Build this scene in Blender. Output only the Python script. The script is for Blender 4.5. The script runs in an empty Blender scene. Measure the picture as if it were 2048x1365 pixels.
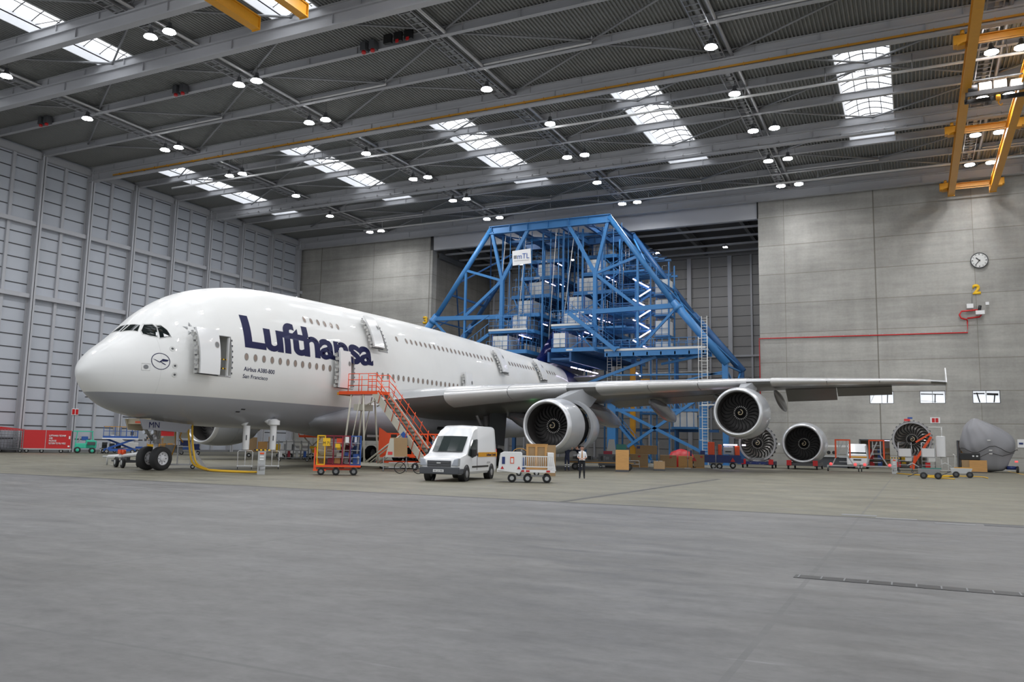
import bpy, bmesh, math, random
from mathutils import Vector, Matrix, Euler
from mathutils.geometry import tessellate_polygon
SC = bpy.context.scene
COL = SC.collection
R = math.radians
PI = math.pi
rnd = random.Random(7)

# ---------------------------------------------------------------- camera
def make_camera():
    yaw, p, r = .45036, .12292, .01896
    c, s = math.cos, math.sin
    B = Matrix(((1, 0, 0), (0, 0, -1), (0, 1, 0)))
    Ry = Matrix(((c(yaw), s(yaw), 0), (-s(yaw), c(yaw), 0), (0, 0, 1)))
    Rx = Matrix(((1, 0, 0), (0, c(p), s(p)), (0, -s(p), c(p))))
    Rr = Matrix(((c(r), -s(r), 0), (s(r), c(r), 0), (0, 0, 1)))
    M = Rr @ B @ Rx @ Ry
    cam = bpy.data.cameras.new('camera')
    cam.sensor_width = 36
    cam.lens = 1660.0 / 2048 * 36
    cam.clip_end = 500
    o = bpy.data.objects.new('camera', cam)
    rot = Matrix((M[0], -M[1], -M[2])).transposed()
    o.matrix_world = Matrix.Translation((0, 0, 1.8)) @ rot.to_4x4()
    COL.objects.link(o)
    SC.camera = o
make_camera()

# ---------------------------------------------------------------- daylight through the open side of the hangar
W = bpy.data.worlds.new('daylight')
SC.world = W
W.use_nodes = True
bg = W.node_tree.nodes['Background']
bg.inputs[0].default_value = (0.93, 0.96, 1.0, 1)
bg.inputs[1].default_value = 1.0

vs = SC.view_settings
vs.view_transform = 'Standard'
vs.look = 'None'
vs.exposure = 0.0
vs.gamma = 1
vs.use_curve_mapping = False
SC.cycles.max_bounces = 6
SC.cycles.diffuse_bounces = 3
SC.cycles.sample_clamp_indirect = 6
SKY_STRENGTH = 2.4
LAMP_WATT = 360.0

# ---------------------------------------------------------------- materials
MAT = {}
def nn(t, ty, loc=(0, 0), **kw):
    n = t.nodes.new(ty)
    for k, v in kw.items():
        setattr(n, k, v)
    return n
def mat(name, col, rough=.5, metal=0., spec=.5, coat=0., emit=0., noise=0., nscale=3., nstretch=(1, 1, 1), alpha=1., bump=0., trans=0.):
    m = bpy.data.materials.new(name)
    m.use_nodes = True
    t = m.node_tree
    b = t.nodes['Principled BSDF']
    c = (*col, 1)
    b.inputs['Base Color'].default_value = c
    b.inputs['Roughness'].default_value = rough
    b.inputs['Metallic'].default_value = metal
    b.inputs['Specular IOR Level'].default_value = spec
    b.inputs['Coat Weight'].default_value = coat
    b.inputs['Coat Roughness'].default_value = .03
    b.inputs['Transmission Weight'].default_value = trans
    b.inputs['Alpha'].default_value = alpha
    if emit:
        b.inputs['Emission Color'].default_value = c
        b.inputs['Emission Strength'].default_value = emit
    if noise or bump:
        tc = nn(t, 'ShaderNodeTexCoord')
        mp = nn(t, 'ShaderNodeMapping')
        mp.inputs['Scale'].default_value = nstretch
        nz = nn(t, 'ShaderNodeTexNoise')
        nz.inputs['Scale'].default_value = nscale
        nz.inputs['Detail'].default_value = 5
        t.links.new(tc.outputs['Object'], mp.inputs[0])
        t.links.new(mp.outputs[0], nz.inputs['Vector'])
        mx = nn(t, 'ShaderNodeMix', data_type='RGBA')
        mx.inputs[6].default_value = (*[x * (1 - noise) for x in col], 1)
        mx.inputs[7].default_value = (*[min(1, x * (1 + noise)) for x in col], 1)
        t.links.new(nz.outputs[0], mx.inputs[0])
        t.links.new(mx.outputs[2], b.inputs['Base Color'])
        if bump:
            bp = nn(t, 'ShaderNodeBump')
            bp.inputs['Strength'].default_value = bump
            t.links.new(nz.outputs[0], bp.inputs['Height'])
            t.links.new(bp.outputs[0], b.inputs['Normal'])
    MAT[name] = m
    return m
def M_(t, op, a, b=None, c=None):
    n = nn(t, 'ShaderNodeMath', operation=op)
    for i, v in enumerate((a, b, c)):
        if v is None: continue
        if isinstance(v, (int, float)): n.inputs[i].default_value = v
        else: t.links.new(v, n.inputs[i])
    return n.outputs[0]
def linemask(t, coord, period, off, w):
    f = M_(t, 'PINGPONG', M_(t, 'SUBTRACT', coord, off), period / 2)
    return M_(t, 'LESS_THAN', f, w / 2)
def mixc(t, fac, a, b, mode='MIX'):
    n = nn(t, 'ShaderNodeMix', data_type='RGBA', blend_type=mode)
    for i, v in ((0, fac), (6, a), (7, b)):
        if isinstance(v, (int, float)): n.inputs[i].default_value = v
        elif isinstance(v, tuple): n.inputs[i].default_value = (*v, 1)
        else: t.links.new(v, n.inputs[i])
    return n.outputs[2]
def noise_(t, co, sc, stretch=(1, 1, 1), detail=5, rough=.55):
    mp = nn(t, 'ShaderNodeMapping')
    mp.inputs['Scale'].default_value = stretch
    t.links.new(co, mp.inputs[0])
    nz = nn(t, 'ShaderNodeTexNoise')
    nz.inputs['Scale'].default_value = sc
    nz.inputs['Detail'].default_value = detail
    nz.inputs['Roughness'].default_value = rough
    t.links.new(mp.outputs[0], nz.inputs['Vector'])
    return nz.outputs[0]
def ramp_(t, fac, *stops):
    r = nn(t, 'ShaderNodeValToRGB')
    e = r.color_ramp.elements
    while len(e) < len(stops): e.new(.5)
    for k, (p, c) in enumerate(stops):
        e[k].position = p
        e[k].color = (*c, 1) if isinstance(c, tuple) else (c, c, c, 1)
    t.links.new(fac, r.inputs[0])
    return r.outputs[0]

def mat_floor():
    m = mat('floor_concrete', (.3, .3, .3), .5, spec=.45)
    t = m.node_tree
    b = t.nodes['Principled BSDF']
    co = nn(t, 'ShaderNodeTexCoord').outputs['Object']
    sep = nn(t, 'ShaderNodeSeparateXYZ')
    t.links.new(co, sep.inputs[0])
    x, y = sep.outputs[0], sep.outputs[1]
    far = M_(t, 'GREATER_THAN', y, 24.6)
    base = mixc(t, far, (.150, .147, .146), (.180, .170, .128))
    far2 = M_(t, 'MULTIPLY', far, M_(t, 'LESS_THAN', x, -10.2))
    n1 = noise_(t, co, .35, (1, 1.6, 1), 6)
    n2 = noise_(t, co, 1.3, (.35, 1.6, 1), 7, .6)
    n3 = noise_(t, co, 9, (1, 1, 1), 4)
    c1 = mixc(t, 1.0, base, ramp_(t, n1, (.3, .74), (.7, 1.16)), 'MULTIPLY')
    c2 = mixc(t, 1.0, c1, ramp_(t, n2, (.3, .68), (.5, 1.0), (.72, 1.22)), 'MULTIPLY')
    c3 = mixc(t, 1.0, c2, ramp_(t, n3, (.25, .93), (.75, 1.06)), 'MULTIPLY')
    n6 = noise_(t, co, 3.2, (.8, 1.3, 1), 8, .7)
    c3 = mixc(t, 1.0, c3, ramp_(t, n6, (.32, .80), (.5, 1.0), (.68, 1.15)), 'MULTIPLY')
    n7 = noise_(t, co, .22, (1, 1, 1), 4)
    c3 = mixc(t, ramp_(t, n7, (.4, 0.), (.7, .35)), c3, mixc(t, 1.0, c3, (1.0, .95, .86), 'MULTIPLY'))
    # pale scuffs and dark tyre stains
    n4 = noise_(t, co, .8, (.25, 1.5, 1), 3)
    c3 = mixc(t, ramp_(t, n4, (.66, 0.), (.78, .35)), c3, (.13, .125, .12))
    n5 = noise_(t, co, 1.9, (.3, 2.2, 1), 4)
    c3 = mixc(t, ramp_(t, n5, (.68, 0.), (.8, .35)), c3, (.42, .42, .42))
    jx = linemask(t, x, 9.0, -10.4, .07)
    jy = linemask(t, y, 9.6, 5.3, .05)
    j = M_(t, 'MULTIPLY', M_(t, 'MAXIMUM', jx, jy), .5)
    c4 = mixc(t, j, c3, (.1, .1, .1))
    big = M_(t, 'LESS_THAN', M_(t, 'ABSOLUTE', M_(t, 'SUBTRACT', y, 24.6)), .17)
    seg = M_(t, 'MULTIPLY', M_(t, 'LESS_THAN', M_(t, 'ABSOLUTE', M_(t, 'SUBTRACT', x, -10.1)), .14), M_(t, 'MULTIPLY', far, M_(t, 'LESS_THAN', y, 48.5)))
    c5 = mixc(t, M_(t, 'MULTIPLY', M_(t, 'MAXIMUM', big, seg), .85), c4, (.035, .035, .035))
    t.links.new(c5, b.inputs['Base Color'])
    t.links.new(ramp_(t, n2, (.3, .42), (.7, .62)), b.inputs['Roughness'])
    bp = nn(t, 'ShaderNodeBump')
    bp.inputs['Strength'].default_value = .05
    t.links.new(n3, bp.inputs['Height'])
    t.links.new(bp.outputs[0], b.inputs['Normal'])
mat_floor()

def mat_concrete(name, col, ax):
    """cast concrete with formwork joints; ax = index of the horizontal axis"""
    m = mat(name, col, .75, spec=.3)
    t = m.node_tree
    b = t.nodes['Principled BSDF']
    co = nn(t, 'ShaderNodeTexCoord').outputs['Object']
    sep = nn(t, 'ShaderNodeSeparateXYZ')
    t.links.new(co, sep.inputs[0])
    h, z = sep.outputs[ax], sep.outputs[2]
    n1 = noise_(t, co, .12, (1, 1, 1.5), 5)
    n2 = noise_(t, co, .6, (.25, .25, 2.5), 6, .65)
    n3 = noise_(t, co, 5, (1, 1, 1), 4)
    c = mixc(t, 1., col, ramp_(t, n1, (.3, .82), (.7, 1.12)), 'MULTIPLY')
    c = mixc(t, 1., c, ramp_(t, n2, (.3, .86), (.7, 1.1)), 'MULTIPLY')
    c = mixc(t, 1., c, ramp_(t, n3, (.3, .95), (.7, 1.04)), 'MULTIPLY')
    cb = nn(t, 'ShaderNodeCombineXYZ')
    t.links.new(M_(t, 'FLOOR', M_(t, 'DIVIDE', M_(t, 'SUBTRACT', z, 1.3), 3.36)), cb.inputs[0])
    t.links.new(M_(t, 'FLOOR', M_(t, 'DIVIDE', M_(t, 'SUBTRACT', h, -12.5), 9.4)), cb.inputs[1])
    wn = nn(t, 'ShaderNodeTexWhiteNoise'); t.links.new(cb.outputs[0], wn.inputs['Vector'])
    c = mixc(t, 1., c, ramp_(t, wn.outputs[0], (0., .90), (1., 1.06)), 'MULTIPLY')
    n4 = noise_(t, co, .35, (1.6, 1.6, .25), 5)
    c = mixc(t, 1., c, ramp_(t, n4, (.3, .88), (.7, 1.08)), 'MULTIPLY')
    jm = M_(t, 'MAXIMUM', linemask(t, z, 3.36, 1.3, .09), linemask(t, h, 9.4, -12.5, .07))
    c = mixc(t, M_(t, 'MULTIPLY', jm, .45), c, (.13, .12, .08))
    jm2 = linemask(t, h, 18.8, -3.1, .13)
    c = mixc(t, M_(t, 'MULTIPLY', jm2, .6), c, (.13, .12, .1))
    t.links.new(c, b.inputs['Base Color'])
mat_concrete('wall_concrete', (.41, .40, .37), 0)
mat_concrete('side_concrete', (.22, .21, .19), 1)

def mat_fuselage():
    m = mat('aircraft_white', (.83, .83, .83), .38, spec=.25, coat=.40)
    t = m.node_tree
    b = t.nodes['Principled BSDF']
    co = nn(t, 'ShaderNodeTexCoord').outputs['Object']
    sep = nn(t, 'ShaderNodeSeparateXYZ')
    t.links.new(co, sep.inputs[0])
    x, y, z = sep.outputs
    # grey belly below the paint line, dark blue at the tail
    grey = M_(t, 'LESS_THAN', z, 3.98)
    col = mixc(t, grey, (.78, .78, .765), (.34, .35, .385))
    rr = M_(t, 'SUBTRACT', M_(t, 'MULTIPLY', y, 1.0), M_(t, 'MULTIPLY', z, .78))
    blue = M_(t, 'GREATER_THAN', rr, 51.5)
    col = mixc(t, blue, col, (.006, .010, .075))
    for p in (3.1,):
        col = mixc(t, M_(t, 'MULTIPLY', M_(t, 'LESS_THAN', M_(t, 'ABSOLUTE', M_(t, 'SUBTRACT', y, p)), .008), .25), col, (.3, .3, .3))
    seam = M_(t, 'MAXIMUM', linemask(t, y, 5.4, 1.2, .012), linemask(t, z, 2.2, .4, .012))
    col = mixc(t, M_(t, 'MULTIPLY', seam, .07), col, (.3, .3, .3))
    n = noise_(t, co, .25, (1, 1, 1), 3)
    col = mixc(t, 1., col, ramp_(t, n, (.3, .96), (.7, 1.03)), 'MULTIPLY')
    t.links.new(col, b.inputs['Base Color'])
mat_fuselage()

mat('deck_steel', (.20, .205, .20), .55, spec=.4, noise=.12, nscale=.2)
mat('beam_grey', (.40, .405, .425), .5, noise=.06, nscale=.5)
mat('brace_grey', (.22, .225, .235), .5)
mat('beam_dark', (.15, .155, .16), .5)
mat('galv', (.42, .42, .43), .35, metal=.7)
mat('white_pipe', (.62, .62, .62), .35)
mat('panel_grey', (.46, .485, .53), .5, noise=.08, nscale=.3)
mat('seam_dark', (.06, .06, .065), .7)
mat('column_grey', (.43, .435, .46), .5)
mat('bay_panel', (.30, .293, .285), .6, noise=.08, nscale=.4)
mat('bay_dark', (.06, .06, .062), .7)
mat('header_grey', (.48, .485, .51), .5, noise=.08, nscale=.3)
mat('sky_pane', (.93, .96, 1.0), .3, emit=SKY_STRENGTH)
mat('kerb_white', (.75, .76, .78), .5)
mat('lamp_glow', (.96, .97, 1.0), .3, emit=60)
mat('tube_glow', (.80, .72, 1.0), .3, emit=7)
mat('green_glow', (.3, 1, .35), .3, emit=3)
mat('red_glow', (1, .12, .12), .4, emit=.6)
mat('crane_yellow', (.66, .30, .012), .42, noise=.08)
mat('strip_yellow', (.50, .24, .02), .45)
mat('navy', (.006, .010, .085), .15, coat=.5)
mat('white_paint', (.80, .80, .80), .2, coat=.4)
mat('door_lining', (.50, .50, .48), .5)
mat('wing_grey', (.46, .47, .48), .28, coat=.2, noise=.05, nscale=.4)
mat('wing_under_shade', (.15, .15, .145), .35, coat=.1, noise=.08, nscale=.4)  # wing grey darkened: underside shade from weak floor bounce put into the colour
mat('slat_metal', (.66, .66, .66), .25, metal=.35, noise=.04)
mat('fairing_grey', (.22, .225, .25), .2, coat=.4)
mat('nacelle', (.42, .435, .46), .3, metal=.1, coat=.3, noise=.05, nscale=.6)
mat('lip_metal', (.72, .73, .75), .34, metal=.6)
mat('duct_dark', (.035, .032, .031), .4)
mat('fan_blade', (.15, .145, .145), .3, metal=.6)
mat('fan_bright', (.34, .33, .31), .24, metal=.7)
mat('blackish', (.012, .012, .013), .45)
mat('spiral', (.55, .46, .30), .5)
mat('glass_dark', (.01, .014, .014), .05, coat=.5)
mat('window_pane', (.30, .235, .20), .15)
mat('window_rim', (.30, .29, .28), .3, metal=.4)
mat('rubber', (.018, .018, .019), .75)
mat('hub_white', (.62, .62, .64), .35)
mat('strut', (.55, .55, .57), .3, metal=.4)
mat('gear_cream', (.52, .45, .32), .5)
mat('orange', (.83, .085, .012), .4)
mat('yellow', (.85, .50, .01), .45)
mat('hose_yellow', (.72, .42, .02), .5)
mat('red', (.52, .012, .014), .4)
mat('crimson', (.25, .012, .03), .45)
mat('blue', (.02, .09, .36), .45)
mat('dock_blue', (.035, .17, .40), .45, noise=.1, nscale=.5)
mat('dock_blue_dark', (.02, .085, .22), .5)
mat('deep_blue', (.012, .03, .15), .45)
mat('cabinet_blue', (.04, .10, .30), .45)
mat('cream', (.52, .50, .42), .5)
mat('light_grey', (.45, .46, .46), .45)
mat('mid_grey', (.20, .205, .21), .5)
mat('dark_grey', (.07, .072, .078), .5)
mat('white', (.78, .78, .78), .35)
mat('offwhite', (.62, .62, .60), .5)
mat('steel', (.40, .40, .41), .35, metal=.6)
mat('wood', (.56, .30, .10), .6, noise=.18, nscale=2, nstretch=(1, 1, 6))
mat('cardboard', (.36, .235, .12), .75, noise=.1, nscale=2)
mat('mint', (.04, .50, .33), .4)
mat('teal', (.02, .16, .13), .45)
mat('headlight', (.42, .45, .50), .1, metal=.4, coat=.5)
mat('bumper', (.065, .07, .08), .55)
mat('van_white', (.80, .81, .82), .22, coat=.4)
mat('van_glass', (.035, .045, .045), .05, coat=.4)
mat('tarp', (.27, .27, .285), .6, bump=.2, nscale=2)
mat('skin', (.50, .27, .19), .55)
mat('hair_dark', (.03, .02, .015), .6)
mat('shirt', (.78, .79, .82), .7)
mat('cloth_black', (.010, .011, .016), .8)
mat('cloth_navy', (.010, .015, .040), .8)
mat('reflective', (.70, .70, .70), .4)
mat('tie', (.50, .25, .08), .6)
mat('text_navy', (.004, .006, .055), .5, spec=.3)
mat('text_black', (.02, .02, .02), .5)
mat('text_red', (.7, .05, .05), .5)
mat('daylight_pane', (.86, .90, .95), .3, emit=.72)
mat('room_lit', (.50, .44, .34), .6)

# ---------------------------------------------------------------- mesh building
class MB:
    def __init__(s):
        s.v = []; s.f = []; s.m = []; s.sm = []; s.mats = []; s.cur = 0; s.smooth = False
        s.T = Matrix.Identity(4)
    def use(s, name, smooth=None):
        if name not in s.mats: s.mats.append(name)
        s.cur = s.mats.index(name)
        if smooth is not None: s.smooth = smooth
        return s
    def add(s, vs, fs):
        o = len(s.v)
        s.v += [s.T @ Vector(v) for v in vs]
        for f in fs:
            s.f.append([o + i for i in f]); s.m.append(s.cur); s.sm.append(s.smooth)
        return s
    def box(s, c, size, rz=0, M=None):
        x, y, z = [d / 2 for d in size]
        vs = [Vector((a * x, b * y, d * z)) for a in (-1, 1) for b in (-1, 1) for d in (-1, 1)]
        Q = M if M is not None else Matrix.Rotation(rz, 3, 'Z')
        vs = [Q @ v + Vector(c) for v in vs]
        return s.add(vs, [(0, 1, 3, 2), (4, 6, 7, 5), (0, 4, 5, 1), (2, 3, 7, 6), (0, 2, 6, 4), (1, 5, 7, 3)])
    def bx(s, x0, x1, y0, y1, z0, z1):
        return s.box(((x0 + x1) / 2, (y0 + y1) / 2, (z0 + z1) / 2), (abs(x1 - x0), abs(y1 - y0), abs(z1 - z0)))
    def frame(s, p, q, up=(0, 0, 1)):
        p, q = Vector(p), Vector(q)
        d = (q - p); L = d.length; d = d / L
        u = Vector(up)
        if abs(d.dot(u)) > .99: u = Vector((0, 1, 0)) if abs(d.y) < .9 else Vector((1, 0, 0))
        a = d.cross(u).normalized(); b = a.cross(d)
        return p, q, d, a, b, L
    def bar(s, p, q, w, h=None, up=(0, 0, 1)):
        h = w if h is None else h
        p, q, d, a, b, L = s.frame(p, q, up)
        return s.box((p + q) / 2, (w, L, h), M=Matrix((a, d, b)).transposed())
    def ibeam(s, p, q, w, h, t=.06, up=(0, 0, 1)):
        P, Q, d, a, b, L = s.frame(p, q, up)
        M3 = Matrix((a, d, b)).transposed(); c = (P + Q) / 2
        s.box(c, (t, L, h), M=M3)
        s.box(c + b * (h - t) / 2, (w, L, t), M=M3)
        s.box(c - b * (h - t) / 2, (w, L, t), M=M3)
        return s
    def tube(s, p, q, r, n=8, r2=None, cap=True):
        r2 = r if r2 is None else r2
        P, Q, d, a, b, L = s.frame(p, q)
        vs = []
        for (c, rr) in ((P, r), (Q, r2)):
            vs += [c + a * math.cos(2 * PI * k / n) * rr + b * math.sin(2 * PI * k / n) * rr for k in range(n)]
        fs = [(k, (k + 1) % n, n + (k + 1) % n, n + k) for k in range(n)]
        sm = s.smooth; s.smooth = True; s.add(vs, fs); s.smooth = sm
        if cap:
            s.add(vs[:n], [tuple(range(n))[::-1]]); s.add(vs[n:], [tuple(range(n))])
        return s
    def path(s, pts, r, n=6, closed=False):
        pts = [Vector(p) for p in pts]
        rings = []; N = len(pts)
        prev = None
        for i, p in enumerate(pts):
            if closed: d = (pts[(i + 1) % N] - pts[i - 1])
            else: d = pts[min(i + 1, N - 1)] - pts[max(i - 1, 0)]
            d.normalize()
            u = prev if prev is not None else (Vector((0, 0, 1)) if abs(d.z) < .9 else Vector((1, 0, 0)))
            a = d.cross(u).normalized(); b = a.cross(d).normalized(); prev = b
            rings.append([p + a * math.cos(2 * PI * k / n) * r + b * math.sin(2 * PI * k / n) * r for k in range(n)])
        sm = s.smooth; s.smooth = True
        s.loft(rings, closed_ring=True, closed_path=closed, caps=not closed)
        s.smooth = sm
        return s
    def loft(s, rings, closed_ring=True, closed_path=False, caps=False):
        n = len(rings[0]); vs = [v for r in rings for v in r]; fs = []
        L = len(rings)
        for i in range(L if closed_path else L - 1):
            j = (i + 1) % L
            for k in range(n if closed_ring else n - 1):
                k2 = (k + 1) % n
                fs.append((i * n + k, i * n + k2, j * n + k2, j * n + k))
        if caps:
            fs.append(tuple(range(n))[::-1]); fs.append(tuple((L - 1) * n + k for k in range(n)))
        return s.add(vs, fs)
    def lathe(s, prof, o=(0, 0, 0), ax='Y', n=48):
        """prof = [(along, radius)] around an axis through o"""
        rings = []
        for (a, r) in prof:
            ring = []
            for k in range(n):
                t = 2 * PI * k / n
                c_, s_ = math.cos(t) * r, math.sin(t) * r
                v = {'Y': (c_, a, s_), 'Z': (c_, s_, a), 'X': (a, c_, s_)}[ax]
                ring.append(Vector(o) + Vector(v))
            rings.append(ring)
        return s.loft(rings)
    def prism(s, poly, z0, z1, plane='XY', o=(0, 0, 0)):
        """poly extruded along the axis normal to plane"""
        f = {'XY': lambda a, b, c: (a, b, c), 'XZ': lambda a, b, c: (a, c, b), 'YZ': lambda a, b, c: (c, a, b)}[plane]
        n = len(poly); o = Vector(o)
        vs = [o + Vector(f(a, b, z0)) for a, b in poly] + [o + Vector(f(a, b, z1)) for a, b in poly]
        fs = [(k, (k + 1) % n, n + (k + 1) % n, n + k) for k in range(n)]
        fs += [tuple(range(n))[::-1], tuple(range(n, 2 * n))]
        return s.add(vs, fs)
    def sphere(s, c, r, n=12, m=8, sz=1.):
        rings = []
        for i in range(m + 1):
            t = PI * i / m
            rr = max(1e-4, math.sin(t)) * r
            rings.append([Vector(c) + Vector((math.cos(2 * PI * k / n) * rr, math.sin(2 * PI * k / n) * rr, -math.cos(t) * r * sz)) for k in range(n)])
        sm = s.smooth; s.smooth = True; s.loft(rings, caps=True); s.smooth = sm
        return s
    def obj(s, name, parent=None, m=None, label=None, fix=True, sharp=None, bev=0):
        me = bpy.data.meshes.new(name)
        me.from_pydata([tuple(v) for v in s.v], [], s.f)
        for x in (s.mats or [m or 'white']):
            me.materials.append(MAT[x])
        for p, mi, sm in zip(me.polygons, s.m, s.sm):
            p.material_index = mi; p.use_smooth = sm
        if fix:
            b = bmesh.new(); b.from_mesh(me)
            bmesh.ops.remove_doubles(b, verts=b.verts, dist=1e-5)
            bmesh.ops.recalc_face_normals(b, faces=b.faces)
            b.to_mesh(me); b.free()
        if sharp: me.set_sharp_from_angle(angle=R(sharp))
        o = bpy.data.objects.new(name, me)
        COL.objects.link(o)
        if bev:
            md = o.modifiers.new('bevel', 'BEVEL'); md.width = bev; md.segments = 2; md.limit_method = 'ANGLE'
        if parent: o.parent = parent
        if label: o['label'] = label
        return o
def mb(name=None, smooth=False):
    b = MB()
    if name: b.use(name, smooth)
    return b
def tag(o, label=None, cat=None, group=None, kind=None):
    if label: o['label'] = label
    if cat: o['category'] = cat
    if group: o['group'] = group
    if kind: o['kind'] = kind
    return o
def thing(name, label, cat, loc=(0, 0, 0), rz=0, group=None):
    o = bpy.data.objects.new(name, None)
    o.empty_display_size = .3
    COL.objects.link(o); o.location = loc; o.rotation_euler = (0, 0, rz)
    return tag(o, label, cat, group)
def dup(root, loc, rz=None, label=None, group=None):
    def cp(o, parent):
        c = o.copy(); COL.objects.link(c); c.parent = parent
        for ch in kids.get(o.name, []): cp(ch, c)
        return c
    kids = {}
    for o in bpy.data.objects:
        if o.parent: kids.setdefault(o.parent.name, []).append(o)
    c = cp(root, None); c.location = loc
    if rz is not None: c.rotation_euler = (0, 0, rz)
    if label: c['label'] = label
    if group: c['group'] = group
    return c
def text_mesh(txt, size, off=0.0, spacing=1.0, shear=0., align='LEFT', ext=0.):
    cu = bpy.data.curves.new('t', 'FONT')
    cu.body = txt; cu.size = size; cu.offset = off; cu.space_character = spacing; cu.shear = shear
    cu.align_x = align; cu.extrude = ext; cu.resolution_u = 6
    o = bpy.data.objects.new('t', cu); COL.objects.link(o)
    dg = bpy.context.evaluated_depsgraph_get()
    me = bpy.data.meshes.new_from_object(o.evaluated_get(dg))
    bpy.data.objects.remove(o); bpy.data.curves.remove(cu)
    return me
def text(name, txt, height, m, parent=None, M=None, width=None, off=0., ext=.01, align='LEFT', spacing=1., label=None):
    """flat lettering standing in the XZ plane, facing -Y, lower left at the origin"""
    me = text_mesh(txt, 1.0, off, spacing, align=align, ext=0)
    xs = [v.co.x for v in me.vertices]; ys = [v.co.y for v in me.vertices]
    h = max(ys) - min(ys); w = max(xs) - min(xs)
    sy = height / h; sx = width / w if width else sy
    x0 = min(xs) if align == 'LEFT' else (min(xs) + max(xs)) / 2
    y0 = min(ys)
    b = bmesh.new(); b.from_mesh(me)
    for v in b.verts: v.co = Vector(((v.co.x - x0) * sx, 0, (v.co.y - y0) * sy))
    if ext:
        r = bmesh.ops.extrude_face_region(b, geom=b.faces[:])
        for g in r['geom']:
            if isinstance(g, bmesh.types.BMVert): g.co.y -= ext
        bmesh.ops.recalc_face_normals(b, faces=b.faces)
    b.to_mesh(me); b.free()
    me.materials.clear(); me.materials.append(MAT[m])
    o = bpy.data.objects.new(name, me); COL.objects.link(o)
    if parent: o.parent = parent
    if M is not None: o.matrix_local = M
    if label: o['label'] = label
    return o
def P2(x, y, z, rz=0): return Matrix.Translation((x, y, z)) @ Matrix.Rotation(rz, 4, 'Z')
def struct(o, label=None): return tag(o, label, None, None, 'structure')
# ================================================================ THE HANGAR SHELL
XL, XR = -82.3, 34.0          # left wall, open right side
YB = 96.5                     # concrete back wall
GY0, GP = 60.5, 5.83          # roof girders: one every GP
ZG = 30.95                    # underside of the girders
ZD = 31.6                    # underside of the roof deck
PX = [-65.6 + 18.1 * k for k in range(5)]      # service lines running into depth
DEEP = (-4, -3, 0, 3, 6)
SKY = [(-74.9 + 17.75 * k + .25, -71.4 + 17.75 * k + .25) for k in range(5)]
SKY = [(-76.0, -72.1), (-58.3, -54.4), (-40.2, -36.2), (-22.2, -18.2), (-4.5, -.6), (13.6, 17.5)]
SKY_FAR, SKY_NEAR = (60.9, 84.6), (24.0, 44.6)

f = mb('floor_concrete').bx(-95, 60, -12, 120, -.3, 0).obj('floor')
struct(f, 'grey polished concrete hangar floor with dark joint lines')

# corrugated roof deck with openings for the skylights
def roof_deck():
    b = mb('deck_steel')
    p = .28
    xs = []
    n = int((XR - XL) / p)
    cols = []
    for i in range(n):
        x = XL + i * p
        cols += [(x, 0), (x + .10, 0), (x + .14, .11), (x + .24, .11)]
    cols.append((XL + n * p, 0))
    # clip to hole borders
    ys = [22.0, SKY_NEAR[0], SKY_NEAR[1], SKY_FAR[0], SKY_FAR[1], 98.0]
    hy = [False, True, False, True, False]
    edges = sorted(set([c[0] for c in cols]) | set(e for h in SKY for e in h))
    cd = sorted(cols)
    def zz(x):
        for a, c in zip(cd, cd[1:]):
            if a[0] <= x <= c[0]:
                return a[1] + (c[1] - a[1]) * (x - a[0]) / max(1e-6, c[0] - a[0])
        return 0
    E_ = [(x, ZD + zz(x)) for x in edges if XL <= x <= XR]
    vs = []
    for (x, z) in E_:
        vs += [(x, y, z) for y in ys]
    m = len(ys); fs = []
    for i in range(len(E_) - 1):
        xm = (E_[i][0] + E_[i + 1][0]) / 2
        inh = any(h[0] < xm < h[1] for h in SKY)
        for j in range(m - 1):
            if inh and hy[j]: continue
            fs.append((i * m + j, (i + 1) * m + j, (i + 1) * m + j + 1, i * m + j + 1))
    b.add(vs, fs)
    struct(b.obj('ceiling', fix=False), 'dark grey corrugated steel roof deck')
    # weather skin above, so that daylight only enters at the skylights
    b = mb('beam_dark')
    X = [XL - 1] + [e for h in SKY for e in h] + [XR]
    for i in range(0, len(X) - 1, 2): b.bx(X[i], X[i + 1], 22, 98.2, ZD + .6, ZD + .7)
    for h in SKY:
        for a, c in ((22, SKY_NEAR[0]), (SKY_NEAR[1], SKY_FAR[0]), (SKY_FAR[1], 98.2)):
            b.bx(h[0], h[1], a, c, ZD + .6, ZD + .7)
    struct(b.obj('ceiling'), 'roof insulation above the deck')
roof_deck()

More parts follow.
